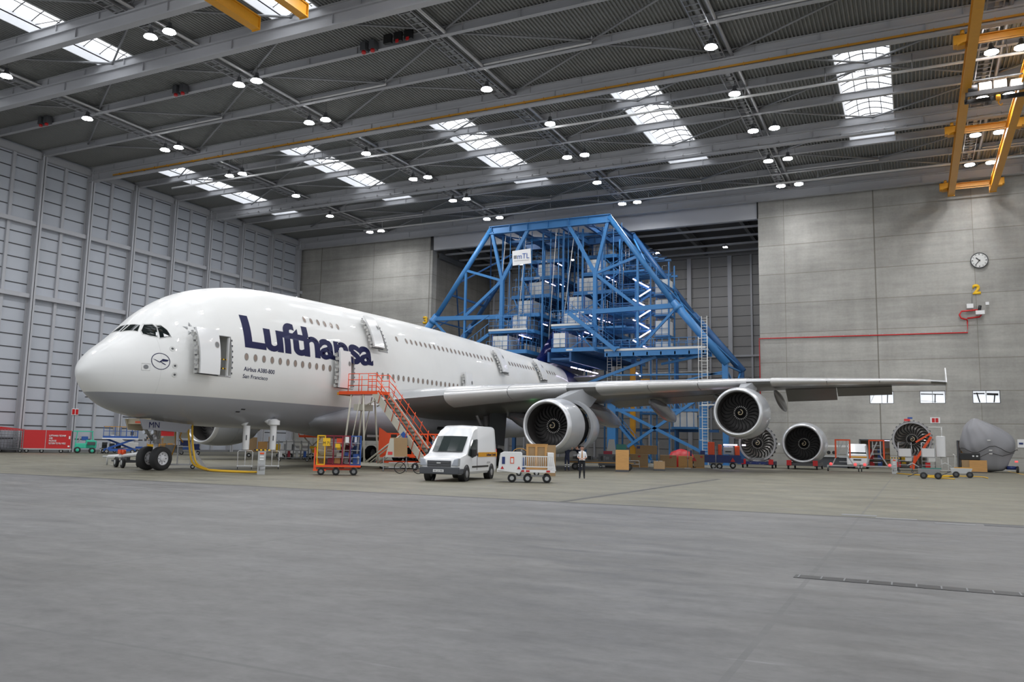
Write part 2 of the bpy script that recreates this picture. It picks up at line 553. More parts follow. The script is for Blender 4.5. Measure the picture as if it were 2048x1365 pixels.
# skylights: kerb, arched glazing bars, lit panes
n = 0
for (x0, x1) in SKY:
    for (y0, y1) in (SKY_FAR, SKY_NEAR):
        n += 1
        w = thing('window_%d' % n, 'bright rooflight strip with white kerb and arched glazing bars', None)
        w['kind'] = 'structure'
        k = mb('kerb_white')
        t = .08
        for (a, c, d, e) in ((x0 - t, x0, y0, y1), (x1, x1 + t, y0, y1), (x0 - t, x1 + t, y0 - t, y0), (x0 - t, x1 + t, y1, y1 + t)):
            k.bx(a, c, d, e, ZD - .05, ZD + 1.0)
        k.obj('window_frame', w)
        g = mb('sky_pane', True)
        R2 = [(x0 + (x1 - x0) * i / 8, ZD + .95 + .55 * math.sin(PI * i / 8)) for i in range(9)]
        g.loft([[(x, y, z) for x, z in R2] for y in (y0, y1)], closed_ring=False)
        g.obj('glass', w, fix=False)
        bars = mb('dark_grey')
        yy = y0
        while yy < y1 - .1:
            bars.path([(x, yy, z - .05) for x, z in R2], .05, 4)
            yy += 1.45
        bars.tube(((x0 + x1) / 2, y0, ZD + 1.42), ((x0 + x1) / 2, y1, ZD + 1.42), .045, 4)
        for q in (.25, .75):
            xq = x0 + (x1 - x0) * q
            bars.tube((xq, y0, ZD + 1.28), (xq, y1, ZD + 1.28), .04, 4)
        # smoke vent struts under some bays
        yy = y0 + 1.5
        while yy < y1 - 3:
            xm = (x0 + x1) / 2
            bars.path([(xm, yy + 1.2, ZD + .8), (xm, yy + 1.2, ZD + 1.4)], .04, 4)
            bars.path([(x0 + .3, yy, ZD + .6), (xm, yy + 1.2, ZD + 1.25), (x1 - .3, yy, ZD + .6)], .035, 4)
            bars.path([(x0 + .1, yy + 1.2, ZD + .55), (x1 - .1, yy + 1.2, ZD + .55)], .03, 4)
            yy += 5.83
        bars.obj('glazing_bar', w)

# roof girders
for k in range(-6, 7):
    y = GY0 + GP * k
    deep = k in DEEP
    b = mb('beam_grey')
    b.ibeam((XL, y, (ZG + ZD) / 2), (XR, y, (ZG + ZD) / 2), .36, ZD - ZG, .05)
    x = XL + 4.0
    while x < XR:
        b.box((x, y, (ZG + ZD) / 2), (.04, .3, ZD - ZG - .06)); x += 4.575
    if deep:
        b.ibeam((XL, y, 30.45), (XR, y, 30.45), .46, .95, .10)
        b.bx(XL, XR, y - .28, y + .28, 29.92, 29.98)
        x = XL + 1.7
        while x < XR:
            b.box((x, y, 30.45), (.03, .38, .8)); x += 9.15
    o = b.obj('ceiling_beam')
    struct(o, ('deep grey steel roof girder carrying a crane rail' if deep else 'slim grey steel roof girder') + ', number %d from the back wall' % (7 - k))
    if k in (0, 3):
        s_ = mb('strip_yellow' if k == 0 else 'galv')
        s_.bx(-78, XR, y - .40, y - .32, 30.1, 30.24) if k == 0 else s_.bx(-78, XR, y - .36, y - .31, 30.1, 30.16)
        for q in range(60):
            s_.bx(-77 + q * 1.8, -76.95 + q * 1.8, y - .46, y - .1, 30.08, 30.28)
        tag(s_.obj('conductor_rail'), 'yellow conductor rail clipped along the grey roof girder' if k == 0 else 'grey conductor rail clipped along the roof girder nearer the back wall', 'rail')

# wind bracing between the girders: one object per bay line
nodes = []
for k in range(-6, 6):
    y0, y1 = GY0 + GP * k, GY0 + GP * (k + 1)
    odd = k % 2            # even k: nodes on the service lines, odd: mid bay
    b = mb('brace_grey')
    z = ZG + .35
    for p in [PX[0] - 18.3] + PX + [PX[-1] + 18.3]:
        for sgn in (-1, 1):
            xa, xb = (p, p + sgn * 9.15) if (k % 2 == 0) else (p + sgn * 9.15, p)
            if min(xa, xb) < XL or max(xa, xb) > XR: continue
            b.tube((xa, y0 + .2, z), (xb, y1 - .2, z), .085, 6)
    struct(b.obj('ceiling_beam'), 'diagonal grey bracing tubes between two roof girders')

# service lines into depth: pipe, twin conduit and cable ladder
for i, x in enumerate(PX):
    t = thing('cable_tray_line', 'pipe and cable ladder under the roof, %s' % ('the one nearest the left wall', 'second from the left wall', 'third from the left wall', 'above the wing', 'beside the yellow crane')[i], 'cable tray', (x, 0, 0), 0, 'service lines under the roof')
    mb('galv').tube((0, 24, ZG + .2), (0, 95, ZG + .2), .15, 8).obj('pipe', t)
    b = mb('galv')
    for dx in (-.45, -1.45): b.bar((dx, 24, ZG + .05), (dx, 95, ZG + .05), .08, .16)
    y = 24
    while y < 95:
        b.bar((-.45, y, ZG), (-1.45, y, ZG), .07, .07); y += .75
    b.obj('cable_ladder', t)
    mb('mid_grey').bx(-.98, -.7, 24, 95, ZG + .04, ZG + .12).obj('cable', t)
# white feeder pipes across the hangar
for (y, z, x0, x1, lb) in ((65.8, 30.0, -75.3, XR, 'long white pipe hung below the roof above the yellow rail'), (89.8, 30.0, -66, XR, 'long white pipe hung below the roof nearest the back wall')):
    t = thing('hung_pipe', lb, 'pipe', (0, y, z))
    mb('white_pipe').tube((x0, 0, 0), (x1, 0, 0), .11, 8).obj('pipe', t)
    x = x0 + 3
    while x < x1:
        mb('galv').tube((x, 0, 0), (x, 0, 1.3), .03, 4).obj('hanger', t); x += 6.1
for i, x in enumerate(PX):
    for (y, tags) in ((GY0 - GP, 'one bay before the yellow rail'), (GY0 + 5 * GP, 'in the last roof bay')):
        b = mb('white_pipe').path([(x + .2, y - .25, ZG + .2), (x + 9.1, y - .25, ZG + .2), (x + 9.15, y - .25, ZG + .9)], .09, 6)
        tag(b.obj('drain_pipe'), 'short silver drain pipe %s, %s' % (tags, ('by the wall', 'over the nose', 'over the fuselage', 'over the wing', 'beyond the crane')[i]), 'pipe', 'silver drain pipes under the girders')

# high-bay lamps
def make_lamp(double):
    t = thing('high_bay_lamp', '', 'lamp')
    b = mb('dark_grey', True)
    b.lathe([(0.62, .05), (.60, .14), (.35, .16), (.30, .20), (.06, .38), (.04, .40), (.05, .34), (.25, .1)], ax='Z', n=16)
    b.tube((0, 0, .33), (0, 0, 1.95), .02, 4)
    b.obj('lamp_shade', t, sharp=40)
    b = mb('lamp_glow')
    if double:
        for dx in (-.24, .24): b.prism([(dx + .2 * math.cos(a * PI / 8), .2 * math.sin(a * PI / 8)) for a in range(16)], -.02, .03)
    else:
        b.prism([(.38 * math.cos(a * PI / 8), .38 * math.sin(a * PI / 8)) for a in range(16)], -.02, .03)
    b.obj('bulb', t)
    return t
protos = {}
lamp_data = bpy.data.lights.new('lamp', 'AREA')
lamp_data.shape = 'DISK'; lamp_data.size = .9; lamp_data.energy = LAMP_WATT; lamp_data.color = (.97, .98, 1.0); lamp_data.spread = R(165)
ORD = ['first', 'second', 'third', 'fourth', 'fifth', 'sixth', 'seventh', 'eighth']
LX = ['nearest the left wall', 'over the cockpit', 'over the forward fuselage', 'over the wing root', 'over the outer wing', 'beside the yellow crane']
missing = {(0, -1, 1), (0, 2, 0), (0, 3, 1), (1, 1, 1), (2, -1, 0), (2, -1, 1), (2, 0, 1), (2, 1, 0), (2, 3, 1), (3, 0, 1), (3, 1, 1), (4, 0, 1)}
for i, px in enumerate(PX):
    for j in range(-3, 5):
        y = 56.2 + 8.63 * j
        for s_ in (0, 1):
            if (i, j, s_) in missing: continue
            x = -65.65 + 17.9 * i + 1.83 * s_
            dbl = y > 60
            if dbl not in protos:
                protos[dbl] = make_lamp(dbl); o = protos[dbl]
                o.location = (x, y, 30)
            else: o = dup(protos[dbl], (x, y, 30))
            o['label'] = 'high-bay lamp %s, %s from back wall, %s of pair' % (
                ('near the left wall', 'over the cockpit', 'over the fuselage', 'over the wing', 'at yellow crane')[i], ORD[4 - j], ('outer', 'inner')[s_])
            o['group'] = 'lit high-bay lamps under the roof'
            l = bpy.data.objects.new('lamp_light', lamp_data); COL.objects.link(l)
            l.location = (x, y, 29.93)
            l.visible_camera = True

# ---------------------------------------------------------------- left wall
b = mb('panel_grey')
b.bx(XL - .3, XL, 15, YB + 1, 0, ZD + .6)
w = struct(b.obj('wall_left'), 'grey sheet panel side wall of the hangar')
b = mb('seam_dark')
z = 1.32
while z < 31.5:
    b.bx(XL - .02, XL + .025, 15, YB, z, z + .11); z += 1.32
b.obj('panel_seam', w)
for k in range(-7, 7):
    y = GY0 + GP * k
    b = mb('column_grey')
    b.ibeam((XL + .42, y, 0), (XL + .42, y, 31.2), .5, .8, .07, up=(1, 0, 0))
    struct(b.obj('wall_column'), 'tall grey steel wall column, number %d from the back wall' % (7 - k))
    if k < 6:
        b = mb('column_grey')
        b.bx(XL + .02, XL + .26, y + GP / 2 - .16, y + GP / 2 + .16, 0, 31.0)
        struct(b.obj('wall_column'), 'slim grey intermediate wall post, number %d from the back wall' % (6 - k))
for z in (16.0, 23.6):
    b = mb('column_grey').bx(XL + .02, XL + .62, 15, YB, z - .22, z + .22)
    struct(b.obj('wall_beam'), 'horizontal grey wall rail')
struct(mb('beam_grey').bx(XL + .02, XL + .5, 15, YB, 30.6, 31.3).obj('wall_beam'), 'grey eaves beam along the left wall')
# thin service duct at the base
struct(mb('mid_grey').bx(XL + .3, XL + .6, 15, YB, 0, .25).obj('baseboard_left'))

# ---------------------------------------------------------------- back wall with the tail opening
OX0, OX1 = -59.1, -15.35
ZH = 28.2
b = mb('wall_concrete').bx(XL, OX0, YB, YB + 1.2, 0, 32.9)
struct(b.obj('wall_back'), 'bare concrete back wall beyond the cockpit')
b = MB().use('wall_concrete')
for (x0, x1, z0, z1) in ((OX1, XR + 8, 8.05, 32.9), (OX1, -5.2, 0, 8.05), (-5.2, XR + 8, 2.9, 6.75), (-5.2, -4.1, 6.75, 8.05),
                        (-1.75, .72, 6.75, 8.05), (3.1, 5.55, 6.75, 8.05), (8.0, XR + 8, 6.75, 8.05), (1.05, 4.0, 0, 2.9), (6.9, XR + 8, 0, 2.9)):
    b.bx(x0, x1, YB, YB + 1.2, z0, z1)
struct(b.obj('wall_back_right'), 'bare concrete back wall beyond the wing')
b = mb('header_grey').bx(OX0, OX1, YB + .1, YB + .7, ZH, 31.6)
b.bx(OX0 - .6, OX1 + .9, YB - .12, YB + .1, 30.9, 31.5)
struct(b.obj('trim_1'), 'grey sheet lintel over the tail opening')
struct(mb('blackish').bx(OX0 - .35, OX0 + .02, YB - .03, YB + .3, ZH, 31.0).obj('trim_2'))
b = mb('blackish').bx(OX1 - .1, OX1 + .05, YB - .04, YB + .3, 28.2, 30.4); b.bx(OX1 + .8, OX1 + .95, YB - .04, YB + .3, 30.3, 31.6)
struct(b.obj('trim_3'))
# tail bay behind the opening
YT = 114.0
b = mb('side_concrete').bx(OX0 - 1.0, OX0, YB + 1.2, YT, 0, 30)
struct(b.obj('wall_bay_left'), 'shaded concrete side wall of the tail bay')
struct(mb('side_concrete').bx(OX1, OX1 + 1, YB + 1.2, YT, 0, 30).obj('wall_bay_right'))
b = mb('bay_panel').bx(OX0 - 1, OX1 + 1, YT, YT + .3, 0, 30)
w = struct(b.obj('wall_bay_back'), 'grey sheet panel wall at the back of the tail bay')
b = mb('seam_dark')
z = 1.4
while z < 28: b.bx(OX0, OX1, YT - .03, YT, z, z + .06); z += 1.4
b.obj('panel_seam', w)
for k in range(8):
    x = OX1 - 1.0 - k * 5.6
    struct(mb('column_grey').bx(x - .28, x + .28, YT - .5, YT - .02, 0, 28).obj('wall_column'), 'grey column on the back wall of the tail bay')
    struct(mb('column_grey').bx(x - 2.9, x - 2.66, YT - .25, YT - .02, 0, 28).obj('wall_column'), 'slim post on the back wall of the tail bay')
struct(mb('column_grey').bx(OX0, OX1, YT - .35, YT - .02, 14.0, 14.25).obj('wall_beam'))
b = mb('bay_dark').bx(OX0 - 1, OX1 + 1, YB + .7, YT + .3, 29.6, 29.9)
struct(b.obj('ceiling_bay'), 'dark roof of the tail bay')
for k in range(6):
    x = OX0 + 3.5 + k * 7.6
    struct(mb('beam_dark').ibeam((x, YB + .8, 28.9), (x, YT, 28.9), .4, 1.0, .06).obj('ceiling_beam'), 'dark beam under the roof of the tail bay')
for y in (100, 104, 108, 112):
    struct(mb('beam_grey').bx(OX0, OX1, y - .1, y + .1, 28.15, 28.4).obj('ceiling_beam'), 'slim pale beam under the roof of the tail bay')
struct(mb('beam_dark').ibeam((OX0 + .35, YB + 1.2, 27.6), (OX0 + .35, YT, 27.6), .5, .7, .06).obj('ceiling_beam'), 'dark beam along the side wall of the tail bay')

# windows in the concrete wall, daylight and machinery outside seen as dark shapes
for i, (x0, x1) in enumerate(((-4.1, -1.75), (.72, 3.1), (5.55, 8.0))):
    w = tag(thing('window_%d' % (20 + i), 'bright rectangular window in the concrete wall', None, (x0, YB, 6.75)), kind='structure')
    W_ = x1 - x0
    mb('daylight_pane').bx(0, W_, .5, .55, 0, 1.3).obj('glass', w)
    b = mb('dark_grey')
    for q in ((0, .05, 0, 1.3), (W_ - .05, W_, 0, 1.3), (0, W_, 0, .05), (0, W_, 1.25, 1.3)):
        b.bx(q[0], q[1], .02, .3, q[2], q[3])
    b.use('light_grey').bx(W_ / 2 - .03, W_ / 2 + .03, .3, .36, 0, 1.3)
    b.obj('window_frame', w)
    b = mb('blackish')     # pipework right behind the pane
    if i == 0:
        b.path([(1.7, .42, .1), (1.75, .42, 1.0)], .05, 5); b.path([(.1, .42, .2), (.5, .42, 1.1)], .015, 4); b.path([(1.1, .42, 1.0), (2.2, .42, 1.05)], .03, 4)
    elif i == 1:
        b.path([(1.4, .42, .1), (1.45, .42, 1.0)], .05, 5); b.path([(.1, .42, 1.0), (2.2, .42, .95)], .05, 5); b.path([(.1, .42, .3), (1.6, .42, .2)], .015, 4)
    else:
        b.path([(.1, .42, 1.0), (1.1, .42, 1.0)], .06, 5); b.path([(.4, .42, 1.1), (.65, .42, .1)], .06, 5)
        b.path([(1.3, .42, .95), (2.3, .42, .9)], .11, 5); b.path([(2.0, .42, .9), (1.9, .42, .1)], .06, 5)
    b.obj('pipework', w)
# openings at floor level with lit rooms behind
rooms = ((-5.2, 1.05, 'wide'), (4.0, 6.9, 'narrow'))
b = MB()
for (x0, x1, _) in rooms:
    b.use('room_lit').bx(x0 - .5, x1 + .5, YB + 4.2, YB + 4.3, 0, 3.2)
    b.bx(x0 - .5, x1 + .5, YB + 1.2, YB + 4.2, 2.95, 3.1)
    b.bx(x0 - .6, x0 - .5, YB + 1.2, YB + 4.2, 0, 3.1); b.bx(x1 + .5, x1 + .6, YB + 1.2, YB + 4.2, 0, 3.1)
struct(b.obj('wall_room'), 'lit side room behind the door openings')
for k, (x0, x1, _) in enumerate(rooms):
    d = mb('dark_grey')
    for q in ((x0 - .09, x0 + .06, 0, 2.96), (x1 - .06, x1 + .09, 0, 2.96), (x0, x1, 2.84, 2.96)):
        d.bx(q[0], q[1], YB - .05, YB + .25, q[2], q[3])
    struct(d.obj('door_%d' % (k + 1)), 'dark framed door opening in the concrete wall')
    t = thing('strip_light', 'lit tube lamp on the ceiling of the %s doorway room' % ('wide' if k == 0 else 'narrow'), 'lamp', ((x0 + x1) / 2, YB + 2.6, 2.85))
    mb('tube_glow').bx(-.9, .9, -.05, .05, 0, .05).obj('bulb', t)
    mb('white').bx(-1, 1, -.09, .09, .05, .1).obj('lamp_base', t)
d = mb('dark_grey')
for q in ((7.85, 7.99, 0, 2.7), (9.6, 9.74, 0, 2.7), (7.9, 9.7, 2.6, 2.7)): d.bx(q[0], q[1], YB - .12, YB, q[2], q[3])
struct(mb('wall_concrete').bx(-2.3, -1.6, YB - .4, YB, 0, 2.9).obj('wall_pier'), 'concrete pier between the doorways')

# clock
t = thing('wall_clock', 'round white clock with black rim on the concrete wall', 'clock', (6.75, YB - .2, 21.45))
mb('dark_grey', True).lathe([(.2, .01), (.2, .80), (-.02, .82), (-.06, .78), (0, .74)], n=32).obj('rim', t, sharp=40)
mb('offwhite').lathe([(0, .76), (0, .01)], n=32).obj('dial', t)
b = mb('blackish')
for h in range(12):
    a = h * PI / 6
    c_ = Vector((math.sin(a), 0, math.cos(a)))
    b.bar(c_ * .56 + Vector((0, -.02, 0)), c_ * .70 + Vector((0, -.02, 0)), .035 if h % 3 else .07, .02, up=(0, 1, 0))
b.obj('hour_mark', t)
for nm, ang, ln, wd in (('hour_hand', R(-46), .42, .08), ('minute_hand', R(-141), .62, .05)):
    c_ = Vector((math.sin(ang), 0, math.cos(ang)))
    mb('blackish').bar(-c_ * .1 + Vector((0, -.05, 0)), c_ * ln + Vector((0, -.05, 0)), wd, .02, up=(0, 1, 0)).obj(nm, t)
tag(text('bay_number', '2', 1.05, 'yellow', M=P2(6.0, YB - .02, 17.95), off=.05, ext=.08, width=.75), 'big yellow figure 2 on the concrete wall below the clock', 'sign')
tag(text('bay_number', '3', 1.05, 'yellow', M=P2(-60.3, YB - .02, 17.9), off=.05, ext=.08, width=.72), 'big yellow figure 3 on the concrete wall beside the tail opening', 'sign')

# red sprinkler pipe and its monitor
t = thing('sprinkler_pipe', 'thin red sprinkler pipe running across the concrete wall', 'pipe', (0, YB - .15, 0))
b = mb('red').path([(OX1 - .05, 0, 0), (OX1 - .05, 0, 14.15), (5.4, 0, 14.0), (5.4, 0, 15.3)], .075, 6)
b.obj('pipe', t)
b = mb('steel')
for k in range(16): b.bx(OX1 + 1 + k * 1.3, OX1 + 1.1 + k * 1.3, -.02, .15, 14.05, 14.25)
b.obj('pipe_clip', t)
t = thing('foam_monitor', 'red looped foam cannon with white nozzle on the concrete wall', 'fire monitor', (5.6, YB - .3, 15.5))
mb('red').path([(-.2, 0, -.2), (-.75, 0, 0), (-.9, 0, .35), (-.7, 0, .7), (1.0, 0, .8), (1.2, 0, .4), (.9, 0, .05), (-.2, 0, -.05)], .09, 6).obj('pipe', t)
mb('white').bx(.55, 1.35, -.5, -.1, .25, .65).obj('nozzle', t)
mb('white').bx(-.2, .4, -.1, .1, 1.0, 1.45).obj('control_box', t)
mb('blackish').tube((.9, -.1, .7), (1.0, -.1, 1.2), .15, 8).obj('motor', t)
b = mb('white').bx(1.5, 1.8, -.1, .1, 1.25, 1.55); b.obj('detector', t)
mb('mid_grey').tube((.3, .1, 1.4), (.35, .1, 2.9), .03, 5).obj('conduit', t)

# small wall signs
def sign(name, label, x, z, w, h, m, y=YB):
    b = mb(m).bx(x - w / 2, x + w / 2, y - .05, y, z - h / 2, z + h / 2)
    return tag(b.obj(name), label, 'sign')
t = thing('fire_sign', 'small red and white fire safety sign on the concrete wall', 'sign', (2.05, YB, 5.0))
mb('white').bx(-.45, .45, -.04, 0, -.3, .3).obj('board', t)
b = mb('red').bx(-.3, -.03, -.06, -.04, -.22, .22); b.bx(.03, .3, -.06, -.04, -.22, .22); b.obj('symbol', t)
t = thing('notice_board', 'white notice with dark symbol beside the far wall doorway', 'sign', (9.55, YB, 2.75))
mb('white').bx(-.3, .3, -.05, 0, -.4, .4).obj('board', t)
mb('deep_blue').bx(-.18, .18, -.07, -.05, -.1, .08).obj('symbol', t)
t = thing('fire_sign', 'small red and white sign on the grey left wall column', 'sign', (XL + .84, 60.5, 4.3))
mb('white').bx(0, .04, -.4, .4, -.35, .35).obj('board', t)
b = mb('red').bx(.04, .06, -.36, -.05, -.28, .28); b.bx(.04, .06, .05, .36, -.28, .28); b.obj('symbol', t)
t = thing('security_camera', 'small white box camera fixed to the left wall', 'camera', (XL + .3, 62.0, 6.2))
mb('white').bx(.3, .9, -.2, .2, -.15, .15).obj('housing', t)
mb('dark_grey').bx(0, 1.3, -.05, .05, -.25, -.15).obj('bracket', t)

# pipework and heads on girder: red-cupped units
for (x, y, lb) in ((-72.6, 48.5, 'by the wall'), (-55.1, 48.5, 'over the cockpit'), (-35.7, 48.5, 'over the fuselage')):
    t = thing('smoke_detector', 'pair of small detectors with red cups on a slim roof girder, ' + lb, 'detector', (x, y, ZG), 0, 'red-cupped detectors on the girders')
    for dx in (-.4, .4):
        mb('dark_grey').bx(dx - .22, dx + .22, -.5, .1, -.15, .5).obj('housing', t)
        mb('red').tube((dx, -.3, -.15), (dx, -.3, -.35), .16, 8).obj('cup', t)
t = thing('speaker_box', 'black box pair with red cups on a slim roof girder over the fuselage', 'speaker', (-33.0, 48.5, ZG))
for dx in (-.9, 0, .9):
    mb('blackish').bx(dx - .33, dx + .33, -.5, -.25, -.05, .65).obj('housing', t)
    if dx >= 0: mb('red').bx(dx - .12, dx + .12, -.56, -.5, -.2, .05).obj('cup', t)

# ---------------------------------------------------------------- yellow overhead cranes
def crane(loc, label, y0, y1, yr, gap, ov):
    t = thing('overhead_crane', label, 'crane', loc)
    for x in (0, gap):
        b = mb('crane_yellow').bx(x - .2, x + .2, y0, y1, -.40, .40); b.bx(x - .3, x + .3, y0, y1, .36, .44); b.bx(x - .3, x + .3, y0, y1, -.44, -.36)
        b.bx(x - .33, x + .33, y1, y1 + .06, -.5, .42)
        b.obj('bridge_girder', t)
    for y in yr:
        b = mb('crane_yellow').ibeam((-.1, y, .62), (gap + .1, y, .62), .34, .5, .06); b.obj('cross_beam', t)
        b = mb('strip_yellow').bar((0, y - .3, .2), (gap, y - .3, .2), .08, .1); b.obj('tie_bar', t)
        for x, d in ((0, -1), (gap, 1)):
            b = mb('crane_yellow').bx(x + d * .1, x + d * 1.05, y - .38, y + .38, .28, .95)
            b.bx(x + d * .35, x + d * .85, y - .55, y + .1, .1, .34)
            c = b.obj('end_carriage', t, bev=.03)
            w = mb('dark_grey')
            for q in (-.1, .1): w.tube((x + d * .35, y + q, 1.0), (x + d * .35, y + q + .05, 1.0), .14, 10); w.tube((x + d * .8, y + q, 1.0), (x + d * .8, y + q + .05, 1.0), .14, 10)
            w.obj('wheel', c)
            mb('crane_yellow').tube((x + d * .5, y - .4, .95), (x + d * .5, y - .4, 1.2), .14, 8).obj('motor', c)
    return t
cr = crane((4.4, 0, 28.55), 'yellow overhead travelling crane with two long girders at the right', 44, 94.6, (GY0, GY0 + 3 * GP, GY0 + 6 * GP - .6), 3.75, 1)
t = thing('hoist_trolley', 'black and white hoist trolley hanging between the yellow crane girders', 'hoist', (6.2, 67.0, 28.1))
b = mb('blackish'); b.bar((-1.9, -.7, -.45), (2.4, -.7, -.45), .16, .3); b.bar((-1.9, .7, -.45), (2.4, .7, -.45), .16, .3); b.bar((-1.5, -.7, .55), (2.4, -.7, .55), .08, .08)
b.bar((-1.8, -.7, -.4), (-1.8, .7, -.4), .15, .2); b.bar((2.3, -.7, -.4), (2.3, .7, -.4), .15, .2)
b.obj('frame', t)
for x, m_ in ((-.6, 'white'), (.35, 'offwhite')):
    mb(m_).bx(x - .4, x + .4, -.6, .5, -.2, .62 if x > 0 else .38).obj('motor_box', t, bev=.04)
mb('white').bx(1.0, 1.8, -.5, .5, -.2, .35).obj('motor_box', t, bev=.04)
for x in (-1.4, 2.05): mb('dark_grey').tube((x - .3, -.5, .05), (x + .3, -.5, .05), .25, 10).obj('drum', t)
b = mb('crane_yellow').tube((.2, -.2, -.6), (.2, -.2, -1.0), .16, 8); b.path([(.2, -.2, -1.0), (.2, -.2, -1.25), (.35, -.2, -1.4), (.45, -.2, -1.25)], .05, 5)
b.obj('hook', t)
crane((-37.4, 0, 28.5), 'yellow overhead crane girders ending at the upper roof above the nose', 24, 38.4, (30,), 3.9, 1)

# drain grate in the floor
b = mb('blackish').bx(-1.6, 9.5, 12.55, 12.85, -.05, .006)
b.use('mid_grey')
for k in range(37): b.bx(-1.55 + k * .3, -1.53 + k * .3, 12.56, 12.84, .0, .012)
tag(b.obj('drain_grate'), 'long black slotted drain grate set in the near floor', 'drain')
t = tag(mb('yellow').bx(8.2, 8.35, 66, 96, 0, .006).obj('floor_marking'), 'thin yellow line painted on the floor toward the wall', 'marking')
for (x, y, w_, d_) in ((-1.9, 25.6, .9, .5), (-1.0, 24.9, 1.0, .35), (1.5, 24.3, 1.4, .35), (.4, 24.1, .9, .3)):
    struct(mb('mid_grey' if x < 1 else 'dark_grey').bx(x, x + w_, y - d_, y, -.05, .006).obj('floor_hatch'), 'steel hatch plate in the floor')

for i, x in enumerate((-50, -42, -30, -21)):  # fill lamps with fixtures, added to brighten the tail bay
    t = thing('bay_fill_lamp', 'added fill lamp under the dark roof of the tail bay, %s' % ('at the side wall', 'behind the tail, far side', 'behind the tail, near side', 'at the metal wall end')[i], 'lamp', (x, 106, 27.4), 0, 'added tail bay lamps')
    mb('dark_grey').bx(-.3, .3, -.3, .3, .05, .3).tube((0, 0, .3), (0, 0, 1.3), .03, 4).obj('lamp_shade', t)
    mb('lamp_glow').bx(-.25, .25, -.25, .25, 0, .05).obj('bulb', t)
    l = bpy.data.objects.new('lamp_light', lamp_data.copy()); l.data.energy = 260; l.data.spread = R(180); COL.objects.link(l); l.location = (x, 106, 27.3)
# ================================================================ THE AIRCRAFT: hull section functions
def _cat(tab, s):
    n = len(tab)
    if s <= tab[0][0]: return tab[0][1]
    if s >= tab[-1][0]: return tab[-1][1]
    for i in range(n - 1):
        if tab[i][0] <= s <= tab[i + 1][0]: break
    x0, y0 = tab[i]; x1, y1 = tab[i + 1]
    def sl(j):
        if j <= 0 or j >= n - 1:
            a, b = (tab[0], tab[1]) if j <= 0 else (tab[-2], tab[-1])
            return (b[1] - a[1]) / (b[0] - a[0])
        a, c, b = tab[j - 1], tab[j], tab[j + 1]
        m0 = (c[1] - a[1]) / (c[0] - a[0]); m1 = (b[1] - c[1]) / (b[0] - c[0])
        if m0 * m1 <= 0: return 0.
        return 2 * m0 * m1 / (m0 + m1)
    h = x1 - x0; t = (s - x0) / h
    return (y0 * (1 + 2 * t) * (1 - t) ** 2 + sl(i) * h * t * (1 - t) ** 2 + y1 * t * t * (3 - 2 * t) + sl(i + 1) * h * t * t * (t - 1))
S0 = .32      # nose tip station
def _rt(tab): return [(max(0, a - S0) ** .5, b) for a, b in tab]
ZT = _rt([(.32, 4.95), (.44, 5.3), (.66, 5.65), (1.3, 6.27), (2.27, 6.98), (3.0, 7.62), (4.1, 8.68), (5.75, 9.72), (7.5, 10.35), (9.45, 10.77), (11.5, 11.03), (15, 11.2), (30, 11.4), (44, 11.15), (56, 10.85), (62, 10.6), (68, 10.1), (72.5, 9.3)])
ZB = _rt([(.32, 4.95), (.44, 4.62), (.66, 4.3), (1.35, 3.68), (2.45, 3.12), (4.7, 2.70), (7.5, 2.48), (11.4, 2.40), (15, 2.38), (50, 2.4), (56, 3.2), (62, 4.9), (68, 6.8), (72.5, 8.5)])
WD = _rt([(.32, 0.0), (.44, .48), (.62, .76), (1.2, 1.36), (2, 1.92), (3, 2.42), (4.5, 2.95), (6.5, 3.33), (9, 3.52), (12, 3.57), (50, 3.57), (56, 3.3), (62, 2.5), (68, 1.3), (72.5, .25)])
ZC = _rt([(.32, 4.95), (3, 5.3), (8, 5.8), (12, 6.0), (50, 6.0), (60, 7.0), (72.5, 8.9)])
def sec(s):
    q = max(0, s - S0) ** .5
    return _cat(ZT, q), _cat(ZB, q), _cat(WD, q), _cat(ZC, q)
NT, NB = 2.12, 2.2
def surf_x(s, z):
    zt, zb, w, zc = sec(s)
    if z >= zc: u, n = (z - zc) / max(1e-5, zt - zc), NT
    else: u, n = (zc - z) / max(1e-5, zc - zb), NB
    return w * (1 - u ** n) ** (1 / n) if u < 1 else 0.0
AC = thing('airliner', 'huge white and grey double-deck passenger jet parked nose toward the camera', 'airplane', (-37.1, 27.3, 0))

def ring(s, n=72, off=0):
    zt, zb, w, zc = sec(s)
    out = []
    for k in range(n):
        t = 2 * PI * k / n
        c, q = math.cos(t), math.sin(t)
        e = 2 / (NT if q >= 0 else NB)
        h = (zt - zc) if q >= 0 else (zc - zb)
        out.append((math.copysign(abs(c) ** e, c) * (w + off), s, zc + math.copysign(abs(q) ** e, q) * (h + off)))
    return out
b = mb('aircraft_white', True)
st = [.3205 + 11.68 * (i / 34) ** 2 for i in range(35)] + [12 + 1.0 * i for i in range(1, 39)] + [50 + .9 * i for i in range(1, 25)] + [72.5]
b.loft([ring(s) for s in st], caps=True)
fus = b.obj('fuselage', AC)
fm = fus.data

